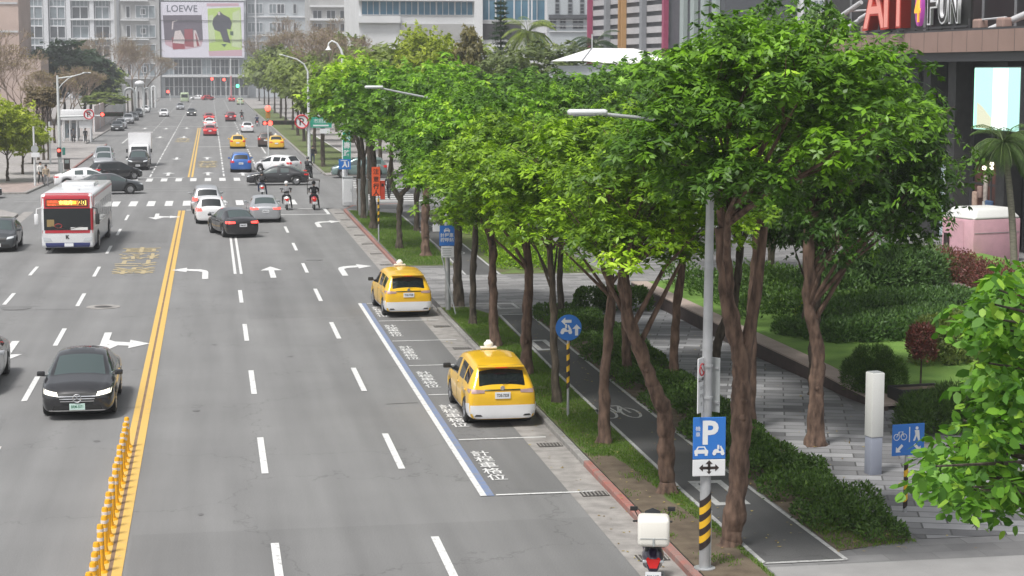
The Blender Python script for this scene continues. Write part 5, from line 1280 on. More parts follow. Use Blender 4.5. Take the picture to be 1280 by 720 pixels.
# trees of the middle distance, on the right
for i, (u, vt, Y, Rr, zb, kd, v, lm, lb) in enumerate((
    (905, 22, 75, 3.4, 4.5, 'mid', 0, L_NEAR, 'leafy tree whose top shows before the dark grey building'),
    (845, 50, 92, 3.4, 5.0, 'mid', 1, L_DARK, 'dark olive tree leaning over the white roof'),
    (970, 22, 70, 3.4, 4.0, 'mid', 2, L_NEAR, 'tree behind the tallest plaza tree'),
    (800, 60, 84, 3.2, 4.0, 'mid', 3, L_NEAR, 'tree in front of the white gabled pavilion'),
    (768, 62, 90, 3.2, 4.0, 'mid', 0, L_NEAR, 'tree below the left end of the white gable'),
    (690, 74, 100, 3.4, 4.0, 'mid', 1, L_DARK, 'dark tree left of the white gable'),
    (636, 72, 96, 3.4, 3.5, 'mid', 2, L_NEAR, 'green tree below the pale round tree'),
    (570, 62, 105, 3.6, 3.5, 'mid', 3, L_NEAR, 'broad green tree below the bare slender tree'),
    (520, 64, 98, 3.3, 3.5, 'mid', 0, L_NEAR, 'green tree right of the hooked garden lamp'),
    (700, 39, 130, 4.6, 5.0, 'mid', 1, L_OLV, 'wide pale olive tree before the hotel block'),
    (634, 53, 135, 3.2, 5.0, 'mid', 2, L_OLV, 'pale round tree below the palm'),
    (598, 46, 140, 3.8, 4.5, 'mid', 3, L_FAR, 'grey green tree below the dark conifer'),
    (530, 18, 145, 3.2, 5.0, 'mid', 0, L_LIME, 'tall bright green tree before the glass office'),
    (548, 30, 142, 2.6, 4.0, 'mid', 2, L_LIME, 'light green tree beside the tall bright green one'),
    (488, 42, 150, 4.2, 4.5, 'far', 1, L_FAR, 'dusty tree at the left foot of the glass office'),
    (460, 60, 130, 3.2, 4.0, 'mid', 3, L_YEL, 'yellow green tree behind the hooked garden lamp'))):
    p = sight(u, vt, Y); tree(lb, p.x, Y, Rr, zb, p.z + .1, kd, v, lm, r0=.2, bark=BARKG, group='trees of the plaza garden farther off', name='garden_tree')
p = sight(586, 18, 138); tree('slender half bare tree with reddish tips before the glass office', p.x, 138, 1.3, 6.5, p.z, 'far', 2, leafmat('sparse reddish leaf', (.14, .13, .05), (.26, .22, .07)), r0=.1, bark=BARKG, name='slender_tree')
# avenue trees beyond the junction, right side
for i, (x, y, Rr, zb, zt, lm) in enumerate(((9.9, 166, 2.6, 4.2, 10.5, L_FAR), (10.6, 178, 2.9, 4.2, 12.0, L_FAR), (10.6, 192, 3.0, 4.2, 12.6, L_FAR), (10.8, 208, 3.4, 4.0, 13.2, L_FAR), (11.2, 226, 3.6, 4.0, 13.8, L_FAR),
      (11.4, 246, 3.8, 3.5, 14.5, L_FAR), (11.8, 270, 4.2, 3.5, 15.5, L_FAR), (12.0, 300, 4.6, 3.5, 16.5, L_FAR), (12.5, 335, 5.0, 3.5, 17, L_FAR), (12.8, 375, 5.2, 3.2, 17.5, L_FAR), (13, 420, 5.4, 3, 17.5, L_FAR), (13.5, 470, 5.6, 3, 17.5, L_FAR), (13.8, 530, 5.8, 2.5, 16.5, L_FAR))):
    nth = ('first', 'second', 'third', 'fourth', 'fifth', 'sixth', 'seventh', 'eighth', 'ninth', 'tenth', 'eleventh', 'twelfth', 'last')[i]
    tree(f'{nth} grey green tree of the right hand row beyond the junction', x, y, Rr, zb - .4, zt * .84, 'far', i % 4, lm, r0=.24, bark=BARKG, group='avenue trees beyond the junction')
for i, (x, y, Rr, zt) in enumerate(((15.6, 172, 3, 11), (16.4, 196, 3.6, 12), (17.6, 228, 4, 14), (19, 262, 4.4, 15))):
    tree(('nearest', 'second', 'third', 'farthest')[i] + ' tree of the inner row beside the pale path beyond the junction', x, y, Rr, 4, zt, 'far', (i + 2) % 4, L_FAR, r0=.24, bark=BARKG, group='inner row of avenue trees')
# left side
def bare_tree(label, x, y, H, seed, spread=.5, m=None, nlev=7, r0=.16, group=None, leaves=True, z0=.12):
    rt = empty('bare_tree', (x, y, z0), 0, label, 'tree', group); rng = random.Random(seed); tk = MB(); br = MB(); tips = []
    def grow(p, d, L_, r, lev):
        q = p + d * L_; (tk if lev < 2 else br).tube([p, p.lerp(q, .5) + Vector((rng.uniform(-.05, .05), rng.uniform(-.05, .05), 0)) * L_, q], [r, r * .85, r * .7], 7 if lev < 2 else 3, cap=False)
        if lev >= nlev: tips.append(q); return
        for k in range(2 if lev in (0,) else rng.choice((2, 3, 3))):
            a = rng.uniform(0, 6.28); s_ = spread * rng.uniform(.6, 1.3)
            e = Vector((math.cos(a), math.sin(a), 0)); nd = (d + e * s_ + Vector((0, 0, .12))).normalized()
            grow(q, nd, L_ * rng.uniform(.68, .86), max(r * .66, .026), lev + 1)
    grow(Vector((0, 0, -.1)), Vector((rng.uniform(-.05, .05), 0, 1)), H * .24, r0, 0)
    tk.build('trunk', BARKG, rt, sm=60); br.build('branches', m or mat('pale dry twig', (.26, .20, .155), .9), rt)
    if leaves:
        rg = np.random.default_rng(seed); T = np.array([list(t) for t in tips]); 
        a = pad_leaves(rg, T, np.full(len(T), .5), 2, .22, .12, tone=.5)
        mesh_obj('dry_leaves', leaf_mesh('dry_leaves', *a), L_BRN, rt)
    return rt
for i, (u, Y, H) in enumerate(((8, 215, 13), (28, 232, 12), (48, 205, 9), (66, 225, 9), (84, 250, 9.5), (102, 300, 10), (-14, 200, 13))):
    p = sight(u, 90, Y); bare_tree(f'brown bare tree, {("first", "second", "third", "fourth", "fifth", "sixth", "outermost")[i]} of the group above the left pavement', p.x, Y, H, 60 + i, group='bare trees on the left')
for i, (u, Y, H) in enumerate(((135, 380, 17), (150, 420, 18), (165, 400, 16), (120, 350, 15), (180, 450, 16))):
    p = sight(u, 100, Y); bare_tree(f'greyish bare tree, {("first", "second", "third", "fourth", "last")[i]} of the far group above the hoarding', p.x, Y, H, 80 + i, group='far bare trees on the left', r0=.25, spread=.62)
for i, (u, vt, Y, Rr, kd) in enumerate(((78, 42, 330, 7.5, L_PINE), (104, 52, 335, 6.5, L_PINE), (60, 50, 320, 5.5, L_PINE), (112, 84, 345, 5, L_FAR), (130, 72, 360, 4, L_FAR), (128, 112, 300, 4, L_FAR))):
    p = sight(u, vt, Y); tree(('big dark evergreen tree', 'dark evergreen right of the biggest one', 'dark evergreen left of the biggest one', 'grey green tree under the dark evergreens', 'pale green tree right of the dark evergreens', 'low green tree behind the bus shelter')[i] + ' before the office block', p.x, Y, Rr, max(2.6, p.z - Rr * 2.4), p.z, 'far', i % 4, kd, r0=.35, bark=BARKG, name='evergreen_tree' if i < 3 else 'tree')
for i, (u, vt, Y, Rr) in enumerate(((6, 112, 148, 3.4), (26, 136, 158, 2.6), (-22, 108, 146, 3.2), (40, 162, 175, 2.0))):
    p = sight(u, vt, Y); tree(('bright lime green tree at the left edge', 'lime green tree right of the brightest one', 'lime green tree mostly outside the left edge', 'small lime green tree by the pedestrians')[i], p.x, Y, Rr, .9 if i != 3 else 1.4, p.z, 'mid', i, L_LIME, r0=.14, bark=BARKG, group='lime green trees on the left corner', name='young_tree')
for i, (u, Y, H) in enumerate(((395, 300, 19), (420, 260, 17), (440, 220, 14), (375, 340, 20), (460, 190, 12), (350, 380, 20))):
    p = sight(u, 60, Y); bare_tree(f'brown bare tree, {("first", "second", "third", "fourth", "fifth", "farthest")[i]} of the group above the right hand lamps', p.x, Y, H, 90 + i, group='bare trees on the right', r0=.25, spread=.55)
# slim trunks left of the far left pavement
for i, u in enumerate((48, 55, 61)):
    x, y = gp(u, 200); tree(f'thin tree trunk on the left pavement, {("left", "middle", "right")[i]} one of three', x, y, 1.4, 4.5, 7.5, 'far', i, L_BRN, r0=.13, bark=BARKG, group='thin trees on the left pavement', name='young_tree')

# palm and conifer before the glass office, palm by the screen
def palm(label, x, y, H, fr, seed, lean=(0, 0), nf=26, r=.14, z0=.12, m=None):
    rt = empty('palm_tree', (x, y, z0), 0, label, 'palm'); rng = random.Random(seed)
    pts = [(lean[0] * t * t, lean[1] * t * t, -.1 + (H + .1) * t) for t in np.linspace(0, 1, 8)]
    MB().tube(pts, [r * (1.15 - .3 * t) for t in np.linspace(0, 1, 8)], 9).build('trunk', mat('pale palm bark', (.20, .18, .15), .8, var=.25, vscale=6, stretch=(1, 1, 6)), rt, sm=60)
    P, D, N_, Ls, Ws, T = [], [], [], [], [], []; rc = MB(); top = Vector(pts[-1])
    for k in range(nf):
        a = 2.399 * k + rng.uniform(-.2, .2); el = rng.uniform(-.35, 1.25); d = Vector((math.cos(a) * math.cos(el), math.sin(a) * math.cos(el), math.sin(el)))
        p = top.copy(); n = 12; line = [p.copy()]
        for j in range(n):
            d = (d + Vector((0, 0, -.16))).normalized(); p = p + d * fr / n; line.append(p.copy())
            s_ = d.cross(Vector((0, 0, 1))).normalized()
            for sg in (-1, 1):
                for q in range(2):
                    P.append(p - d * fr / n * .5 * q); dd = (s_ * sg + d * .7 + Vector((0, 0, -.45))); D.append(dd); N_.append(Vector((0, 0, 1)) + s_ * .3 * sg)
                    Ls.append(fr * .27 * math.sin(math.pi * (j + 1.4) / (n + 2)) + .05); Ws.append(fr * .024); T.append(min(1, max(0, .5 + rng.gauss(0, .25))))
        rc.tube(line[::3], [.025, .02, .016, .012, .006], 4)
    rc.build('frond_stem', MATS['fresh green leaf'] if False else mat('palm stem green', (.10, .15, .04), .6), rt)
    mesh_obj('fronds', leaf_mesh('fronds', np.array(P), np.array(D), np.array(N_), np.array(Ls), np.array(Ws), np.array(T)), m or L_FAR, rt)
    return rt
p = sight(660, 34, 150); palm('tall palm before the glass office, right of the dark conifer', p.x, 150, p.z - .6, 2.6, 3, m=L_FAR, nf=34)
p = sight(745, 50, 170); palm('shadowy palm before the foot of the car park', p.x, 170, p.z - .5, 2.8, 4, m=L_PINE)
p = sight(1262, 186, 66); palm('palm with drooping fronds before the mall screen', p.x + .35, 66, p.z + .1, 1.5, 5, lean=(-.6, 0), nf=40, r=.13, m=leafmat('palm leaf', (.05, .10, .025), (.13, .20, .06)))
rt = empty('conifer', (sight(626, 40, 152).x, 152, .12), 0, 'dark tiered conifer before the blue glass', 'tree'); hT = sight(626, -6, 152).z
MB().tube([(0, 0, -.1), (0, 0, hT - .5)], [.2, .04], 8).build('trunk', BARKG, rt)
rg = np.random.default_rng(5); pc, pr = [], []
for k in range(26):
    z = 4 + (hT - 4.3) * k / 26; R_ = 1.9 * (1 - k / 27) + .25
    for j in range(9): a = rg.random() * 6.28; q = R_ * (.35 + .6 * rg.random()); pc.append((q * math.cos(a), q * math.sin(a), z)); pr.append(.5 * (1.15 - k / 30))
mesh_obj('foliage', leaf_mesh('foliage', *pad_leaves(rg, np.array(pc), np.array(pr), 40, .26, .06, tone=.4)), L_PINE, rt)

# ---------------- clipped and loose shrubs: leaves over a lumpy volume
def shrub_mesh(name, seed, boxes, n, L, W, zj=.06, up=.8):
    """boxes: (x, y, z, rx, ry, rz) lumps, base at z"""
    rng = np.random.default_rng(seed); B = np.array(boxes); w = B[:, 3] * B[:, 4] + (B[:, 3] + B[:, 4]) * B[:, 5]; idx = rng.choice(len(B), n, p=w / w.sum()); b = B[idx]
    d = rnd_dirs(rng, n); d[:, 2] = np.abs(d[:, 2]) ; s = np.sign(d) * np.abs(d) ** .62
    q = (.80 + .24 * rng.random(n))[:, None]
    Pp = b[:, :3] + s * q * b[:, 3:6]; D = d * .55 + rng.normal(size=(n, 3)) * .5; D[:, 2] += up * .5; Nn = d + rng.normal(size=(n, 3)) * .4 + np.array([0, 0, .5])
    t = np.clip(.38 + rng.normal(size=n) * .22 + .08 * np.sin(b[:, 0] * 3 + b[:, 1]), 0, 1)
    return leaf_mesh(name, Pp, D, Nn, L * (.7 + .6 * rng.random(n)), W * (.7 + .6 * rng.random(n)), t)
def shrub(name, label, loc, boxes, n, L, W, lm, seed, cat='shrub', group=None, core=True):
    rt = empty(name, loc, 0, label, cat, group)
    mesh_obj('foliage', shrub_mesh('foliage', seed, boxes, n, L, W), lm, rt)
    if False:
        tw = MB(); rr = random.Random(seed)
        for b in boxes[:60]:
            for k in range(6):
                e = (b[0] + rr.uniform(-.7, .7) * b[3], b[1] + rr.uniform(-.7, .7) * b[4], b[2] + b[5] * rr.uniform(.6, .95)); tw.tube([(b[0] + rr.uniform(-.2, .2) * b[3], b[1] + rr.uniform(-.2, .2) * b[4], b[2] - .05), e], [.012, .005], 4, cap=False)
        tw.build('stems', BARKG, rt)
    return rt
rr = random.Random(2); bx_ = []
for k in range(34):
    y = 31.6 + k * .95; xl = 11.05 if y < 50 else 11.1 + (y - 50) * .01; xr = 12.6 + (y - 31) * .02
    for j in range(3):
        if rr.random() < .85: bx_.append((xl + .22 + (xr - xl - .65) * j / 2 + rr.uniform(-.12, .12), y + rr.uniform(-.3, .3), .0, rr.uniform(.34, .5), rr.uniform(.45, .65), rr.uniform(.25, .55)))
shrub('hedge', 'long low dark green hedge along the right side of the bike path', (0, 0, .12), bx_, 64000, .085, .045, L_HEDG, 1, 'hedge')
bx_ = [(12.9 + (y - 80) * .02 + rr.uniform(0, 2.6), y, 0, .7, .9, rr.uniform(.25, .6)) for y in np.arange(77.5, 111, .55)]
shrub('hedge', 'loose bright green ground shrubs beside the far bike path', (0, 0, .12), bx_, 26000, .13, .07, L_YEL, 2, 'hedge')
bx_ = [(x, 64.2 + .3 * math.sin(x), 0, .6, .7, .8) for x in (13.4, 14.2, 15.0)]
shrub('shrub', 'dark bush at the driveway corner behind the thin trees', (0, 0, .12), bx_, 7000, .11, .06, L_HEDG, 3)

# planter with wall, lawn and shrubs
WALLD = mat('dark planter wall', (.06, .042, .038), .7, var=.2); TAN = mat('tan stone coping', (.36, .29, .25), .7, var=.1, vscale=1.5)
base = [gp(897, 423), gp(953, 450), gp(1010, 475), gp(1060, 498), gp(1105, 514)]
base = [(base[0][0] - .1, base[0][1] + 12)] + [(x, y) for x, y in base]
wh_ = [.45, .45, .43, .36, .26, .12]
pw = empty('planter_wall', (0, 0, .12), 0, 'long low dark planter wall with tan stone top beside the plaza walk', 'wall')
for nm, m, o0, o1, lo, hi in (('wall', WALLD, 0, .12, -.1, 0), ('coping', TAN, -.02, .62, 0, .05)):
    mb = MB()
    for i in range(len(base) - 1):
        (ax, ay), (bx, by) = base[i], base[i + 1]; L_ = math.hypot(bx - ax, by - ay); nx, ny = -(by - ay) / L_, (bx - ax) / L_
        if nx < 0: nx, ny = -nx, -ny
        ha, hb = wh_[i], wh_[i + 1]
        z0a, z1a, z0b, z1b = (-.1, ha, -.1, hb) if nm == 'wall' else (ha + .003, ha + .05, hb + .003, hb + .05)
        v = [(ax + nx * o0, ay + ny * o0, z0a), (bx + nx * o0, by + ny * o0, z0b), (bx + nx * o1, by + ny * o1, z0b), (ax + nx * o1, ay + ny * o1, z0a),
             (ax + nx * o0, ay + ny * o0, z1a), (bx + nx * o0, by + ny * o0, z1b), (bx + nx * o1, by + ny * o1, z1b), (ax + nx * o1, ay + ny * o1, z1a)]
        mb.add(v, [(0, 1, 2, 3)[::-1], (4, 5, 6, 7), (0, 1, 5, 4), (1, 2, 6, 5), (2, 3, 7, 6), (3, 0, 4, 7)])
    mb.build(nm, m, pw)
lawn = [(x + .55, y + .1) for x, y in base] 
mb = MB(); zl = [.12 + h for h in wh_]; far_ = [(34, 78), (34, 60), (28, 52), (24, 46.5), (20.5, 44.5), (17.5, 43.6)]
for i in range(len(lawn) - 1):
    mb.add([(*lawn[i], zl[i]), (*lawn[i + 1], zl[i + 1]), (*far_[i + 1], zl[i + 1]), (*far_[i], zl[i])], [(0, 1, 2, 3)])
tag(mb.build('lawn_ground', LAWN), 'bright mown lawn behind the planter wall', kind='structure')
def blades(name, label, seed, poly, zf, n, h, lm, mask=None):
    rng = np.random.default_rng(seed); P = np.array(poly); lo, hi = P.min(0), P.max(0); q = lo + (hi - lo) * rng.random((n * 3, 2))
    ins = np.zeros(len(q), bool); j = len(P) - 1
    for i in range(len(P)):
        c = ((P[i, 1] > q[:, 1]) != (P[j, 1] > q[:, 1])) & (q[:, 0] < (P[j, 0] - P[i, 0]) * (q[:, 1] - P[i, 1]) / (P[j, 1] - P[i, 1] + 1e-12) + P[i, 0]); ins ^= c; j = i
    q = q[ins][:n]
    if mask is not None: q = q[mask(q, rng)]
    k = len(q); z = zf(q) if callable(zf) else np.full(k, zf)
    D = rng.normal(size=(k, 3)) * .5; D[:, 2] = 1; Nn = rnd_dirs(rng, k); Nn[:, 2] = .2
    t = np.clip(.45 + rng.normal(size=k) * .2 + .2 * np.sin(q[:, 0] * 2.1) * np.sin(q[:, 1] * 1.3), 0, 1)
    o = mesh_obj(name, leaf_mesh(name, np.column_stack([q, z]), D, Nn, h * (.6 + .8 * rng.random(k)), np.full(k, h * .28), t), lm)
    return tag(o, label, kind='stuff')
def patchy(q, rng):
    s = np.sin(q[:, 0] * 5.1 + 1) * np.sin(q[:, 1] * 1.9) + np.sin(q[:, 0] * 2.3 + q[:, 1] * 3.7) * .6 + rng.normal(size=len(q)) * .5
    near = (q[:, 1] < 39.5) & (q[:, 0] < 9.2 - (q[:, 1] - 31) * .05)
    return np.where(near, s > 1.3, s > -1.1)
blades('grass', 'short uneven grass and weeds on the near verge', 1, [(8.2, 26), (9.35, 26), (9.33, 37), (9.48, 47), (9.56, 52), (9.8, 63), (9.0, 65.8), (8.2, 65.8)], .13, 52000, .06, L_GRAS, patchy)
blades('grass', 'short grass on the verge before the junction', 2, [(8.25, 80.6), (10.4, 80.6), (10.8, 92), (11.0, 110), (8.3, 113)], .13, 26000, .08, L_GRAS)
wx = np.array([b[1] for b in base[::-1]]); 
blades('weeds', 'weeds and small leaves at the foot of the low hedge', 4, [(10.99, 30.9), (12.6, 31.2), (12.6, 33), (11.0, 33)], .13, 1500, .07, L_GRAS)
def gs(u, v, h=.5): x, y = gp(u, v, h); return x, y
bx_ = [(17.9 + .8 * (k % 7) + .2 * math.sin(k), 58.5 + 1.6 * (k // 7), 0, .8, .9, .7 + .25 * math.sin(k * 1.7)) for k in range(49)]
shrub('shrub_bed', 'dark ground shrubs at the far end of the planter wall', (0, 0, .5), bx_, 22000, .14, .07, L_HEDG, 16, 'shrubs')
bx_ = []
for u, v, r_, h in ((1000, 418, .8, .5), (1030, 424, .8, .6), (1060, 426, .9, .7), (1090, 424, 1.0, .8), (1120, 420, 1.0, .8), (1150, 417, 1.0, .8), (1175, 414, 1.0, .8), (1040, 410, 1.0, .8), (1080, 406, 1.1, .9), (1130, 400, 1.2, 1.0), (1185, 398, 1.2, 1.0)):
    x, y = gs(u, v); bx_.append((x, y, 0, r_, r_, h))
shrub('shrub_bed', 'broad bed of dark glossy green shrubs behind the lawn', (0, 0, .5), bx_, 34000, .14, .06, L_BED, 6, 'shrubs')
bx_ = []
for u, v, r_, h in ((1040, 385, 1.1, 1.3), (1070, 380, 1.3, 1.7), (1100, 378, 1.4, 2.0), (1130, 375, 1.4, 1.9), (1160, 372, 1.2, 1.5), (1020, 378, 1.0, 1.1)):
    x, y = gs(u, v); bx_.append((x, y, 0, r_, r_, h))
shrub('shrub', 'tall leafy green shrubs rising behind the glossy bed', (0, 0, .5), bx_, 26000, .19, .07, L_BED, 7, 'shrubs')
x, y = gs(1030, 400); shrub('shrub', 'small rounded bright green bush on the lawn', (x, y, .5), [(0, 0, 0, .9, .7, .55)], 3500, .09, .05, L_LIME, 8)
x, y = gp(1092, 497, .2); shrub('topiary', 'round feathery green bush behind the white topped pillar', (x, y, .2), [(-.42, 0, .25, .42, .42, .8), (.42, 0, .25, .42, .42, .8), (0, .1, .5, .55, .4, .85), (0, 0, .1, .5, .4, .5)], 15000, .11, .018, L_HEDG, 9, 'bush')
x, y = gp(1178, 540); shrub('fern_bush', 'dark feathery bush spreading beside the black planter box', (x, y, .12), [(-.3, 0, 0, .8, .6, .9), (.5, .2, 0, .7, .6, 1.1), (0, .3, 0, .7, .6, .9)], 14000, .16, .02, L_HEDG, 10, 'bush')
x, y = gp(1150, 497); rtb = shrub('small_tree', 'small bush with brown red leaves on a thin stem behind the black planter box', (x, y, .3), [(0, 0, 1.0, .33, .33, .75), (.1, 0, .8, .25, .25, .5)], 2600, .10, .05, L_RED, 11, 'bush'); MB().tube([(0, 0, 0), (.02, 0, 1.1)], [.03, .02], 6).build('stem', BARKG, rtb)
x, y = gp(1190, 470); rtb = shrub('shrub', 'mixed green and rust coloured shrubs right of the lawn', (x, y, .3), [(-.6, 0, 0, .6, .5, 1.5), (.2, 0, 0, .6, .5, 1.7), (.9, 0, 0, .6, .5, 1.5)], 9000, .11, .055, L_FAR, 12)
x, y = gp(1147, 508); pb = empty('planter_box', (x, y, .12), .12, 'black rectangular planter box at the end of the lawn', 'planter')
mb = MB(); mb.bevbox((0, -.35, .26), (1.35, .06, .52), .01); mb.bevbox((0, .35, .26), (1.35, .06, .52), .01); mb.bevbox((-.65, 0, .26), (.06, .64, .52), .01); mb.bevbox((.65, 0, .26), (.06, .64, .52), .01); mb.build('box', BLACKP, pb); MB().box((0, 0, .44), (1.24, .64, .04)).build('soil', SOIL, pb)
# raised bed with brownish fence wall and red hedge, before the pink stall
a1, b1 = gp(1158, 378), gp(1228, 405)
rb = empty('garden_fence', (a1[0], a1[1], .12), math.atan2(b1[1] - a1[1], b1[0] - a1[0]), 'weathered board fence below the red leaved hedge', 'fence')
wl = math.hypot(b1[0] - a1[0], b1[1] - a1[1]) + 2.5
MB().box((wl / 2, .06, .5), (wl, .12, 1.0)).build('boards', mat('weathered boards', (.17, .15, .13), .8, var=.25, vscale=5, stretch=(1, 1, .1)), rb); MB().box((wl / 2, .05, 1.04), (wl, .35, .08)).build('top_rail', mat('pale weathered wood', (.26, .22, .20), .8), rb)
for k in range(int(wl / .35)): MB().box((.17 + .35 * k, -.012, .5), (.02, .02, .98)).build('board_gap', DMET, rb)
bx_ = [(x, .7 + .2 * math.sin(x * 2), 0, .75, .7, 1.95 + .15 * math.sin(x * 3)) for x in np.arange(.2, wl + 3, .6)]
rh = shrub('red_hedge', 'dense hedge with dark red leaves before the pink stall', (a1[0], a1[1], .12), bx_, 34000, .10, .05, L_RED, 13, 'hedge'); rh.rotation_euler = rb.rotation_euler
bx_ = [(x, .8, 0, .7, .7, 1.8 + .2 * math.sin(x * 4)) for x in np.arange(-2.4, .2, .6)]
rh = shrub('shrub', 'green and brown shrubs left of the red hedge', (a1[0], a1[1], .12), bx_, 12000, .12, .06, L_OLV, 14); rh.rotation_euler = rb.rotation_euler

# fallen leaves
rg = np.random.default_rng(21); k = 900
q = np.column_stack([rg.uniform(7.25, 12.6, k), rg.uniform(30.6, 66, k)]); q[:120, 0] = rg.uniform(13, 16, 120); q[120:260, 1] = rg.uniform(80, 112, 140)
zf = np.where(q[:, 0] < 8.0, .022, np.where((q[:, 0] > 8.0) & (q[:, 0] < 8.2), .16, .155)); D = rnd_dirs(rg, k); D[:, 2] = .05
tag(mesh_obj('fallen_leaves', leaf_mesh('fallen_leaves', np.column_stack([q, zf]), D, np.tile([0, 0, 1.0], (k, 1)) + rg.normal(size=(k, 3)) * .2, rg.uniform(.05, .11, k), rg.uniform(.03, .055, k), rg.random(k)),
    leafmat('fallen leaf', (.16, .10, .04), (.42, .34, .10), trans=.1)), 'dry yellow and brown leaves fallen on path, gutter and verge', kind='stuff')
# broad leaved tree in the right foreground
rt = empty('broad_leaved_tree', (9.75, 18.6, .12), 0, 'bright broad leaved tree reaching in from the right edge in the foreground', 'tree')
rng = np.random.default_rng(77); pc, pr = [], []
for u, v, n in ((1262, 345, 10), (1243, 362, 7), (1238, 388, 9), (1205, 415, 3), (1250, 400, 10), (1255, 450, 12), (1258, 490, 12), (1225, 530, 9), (1225, 400, 5), (1262, 420, 8), (1240, 470, 9), (1225, 500, 5), (1262, 520, 10), (1215, 545, 8), (1185, 560, 7), (1240, 570, 12), (1265, 600, 10), (1205, 590, 7), (1172, 575, 6), (1158, 592, 4), (1195, 610, 7), (1250, 625, 5), (1300, 400, 14), (1300, 500, 14), (1300, 600, 12), (1340, 480, 14), (1340, 580, 12), (1340, 380, 10), (1320, 330, 8)):
    for k in range(n):
        Y = 18.6 + rng.normal() * .9; p = sight(u + rng.normal() * 9, v + rng.normal() * 12, Y); pc.append((p.x - 9.75, p.y - 18.6, p.z - .12)); pr.append(.16 + .14 * rng.random())
a = pad_leaves(rng, np.array(pc), np.array(pr), 17, .14, .098, tone=.46, tvar=.8, droop=.9, flat=.6)
mesh_obj('crown', leaf_mesh('crown', *a, rnd=True), L_BIG, rt)
tk = MB(); rr = random.Random(4); tk.tube([(0, 0, -.1), (.05, 0, 2), (0, 0, 4.2), (-.1, 0, 6.2)], [.17, .14, .11, .06], 9)
for c in pc[::4]:
    z_ = min(c[2] - .5, 5.6); m_ = Vector((c[0] * .4, c[1] * .4, (z_ + c[2]) / 2)); tk.tube([(0, 0, z_), m_, c], [.045, .028, .010], 5, cap=False)
tk.build('trunk', BARKG, rt, sm=60)

# ============================================================ STREET FURNITURE
GALV = mat('galvanised pole', (.42, .43, .44), .45, .4, var=.1, vscale=4); PWHITE = mat('pale painted pole', (.58, .60, .60), .5)
SBLUE = mat('sign blue', (.025, .16, .52), .45); SWHITE = mat('sign white face', (.68, .69, .70), .5); SGREEN = mat('sign green', (.02, .30, .20), .5); SREDS = mat('sign red ring', (.50, .02, .03), .5)
HZY = mat('hazard yellow', (.72, .42, .02), .5); HZK = mat('hazard black', (.03, .02, .018), .5); BACKG = mat('sign back', (.38, .40, .40), .5, .3); SORG = mat('banner orange red', (.80, .11, .03), .6)
RLIT = mat('lit red signal', (.6, .05, .03), .4, emit=(1, .07, .05), es=4); GLIT = mat('lit green signal', (.05, .5, .2), .4, emit=(.1, 1, .5), es=3); LOFF = mat('unlit signal', (.02, .03, .02), .3)
def stripes(root, x, y, z0, z1, r, n, name='stripe', slope=.12):
    """hazard bands wound round a post"""
    h = (z1 - z0) / n; seg = 14
    for k in range(n):
        mb = MB(); vs = []
        for j, zz in enumerate((z0 + k * h, z0 + (k + 1) * h)):
            for i in range(seg):
                a = 2 * math.pi * i / seg; vs.append((x + r * math.cos(a), y + r * math.sin(a), zz + slope * math.cos(a)))
        mb.add(vs, [(i, (i + 1) % seg, seg + (i + 1) % seg, seg + i) for i in range(seg)])
        mb.build(name, HZK if k % 2 == 0 else HZY, root, sm=60)
def lamp_head(root, c, yaw, m=None):
    """flat luminaire with rounded back and glass under it"""
    mb = MB(); mb.bevbox((0, 0, 0), (.66, .26, .10), .045); mb.v = [(x, y * (1 - .25 * (x + .33)), z) for x, y, z in mb.v]
    o = mb.build('lamp_head', m or PWHITE, root, c, yaw, sm=50)
    MB().bevbox((.05, 0, -.05), (.36, .18, .03), .01).build('lamp_glass', mat('lamp glass', (.25, .27, .28), .1), o); MB().box((-.02, -.128, .005), (.30, .02, .045)).build('lamp_slot', HZK, o)
def plate(root, name, c, w, h, m, yaw=0, t=.02, back=None):
    o = MB().bevbox((0, 0, 0), (w, t, h), min(t * .45, .009)).build(name, m, root, c, yaw); return o
def glyph(o, name, body, m, x, z, size, y=-.014, sx=1, bold=.0):
    return text_obj(name, body, m, o, (x, y, z), (R(90), 0, 0), size=size, sx=sx, bold=bold)
def poly_sign(o, name, pts, m, y=-.014, s=1.0, cx=0, cz=0):
    v = [(cx + a * s, y, cz + b * s) for a, b in pts]
    return MB().add(v, [tuple(range(len(v)))]).build(name, m, o)
ARROW = [(-.5, 0), (-.1, .38), (-.1, .14), (.5, .14), (.5, -.14), (-.1, -.14), (-.1, -.38)]
def arr(o, cx, cz, s, ang, m=SWHITE):
    c, n = math.cos(ang), math.sin(ang); poly_sign(o, 'arrow', [(a * c - b * n, a * n + b * c) for a, b in ARROW], m, s=s, cx=cx, cz=cz)
def icon_car(o, cx, cz, s):
    poly_sign(o, 'car_icon', [(-.5, -.1), (-.5, .12), (-.38, .2), (-.25, .42), (.25, .42), (.38, .2), (.5, .12), (.5, -.1)], SWHITE, s=s, cx=cx, cz=cz)
    poly_sign(o, 'icon_window', [(-.27, .2), (-.19, .34), (.19, .34), (.27, .2)], SBLUE, y=-.017, s=s, cx=cx, cz=cz)
    for k in (-.36, .36): poly_sign(o, 'icon_wheel', [(k - .1, -.26), (k - .1, -.1), (k + .1, -.1), (k + .1, -.26)], SWHITE, s=s, cx=cx, cz=cz)
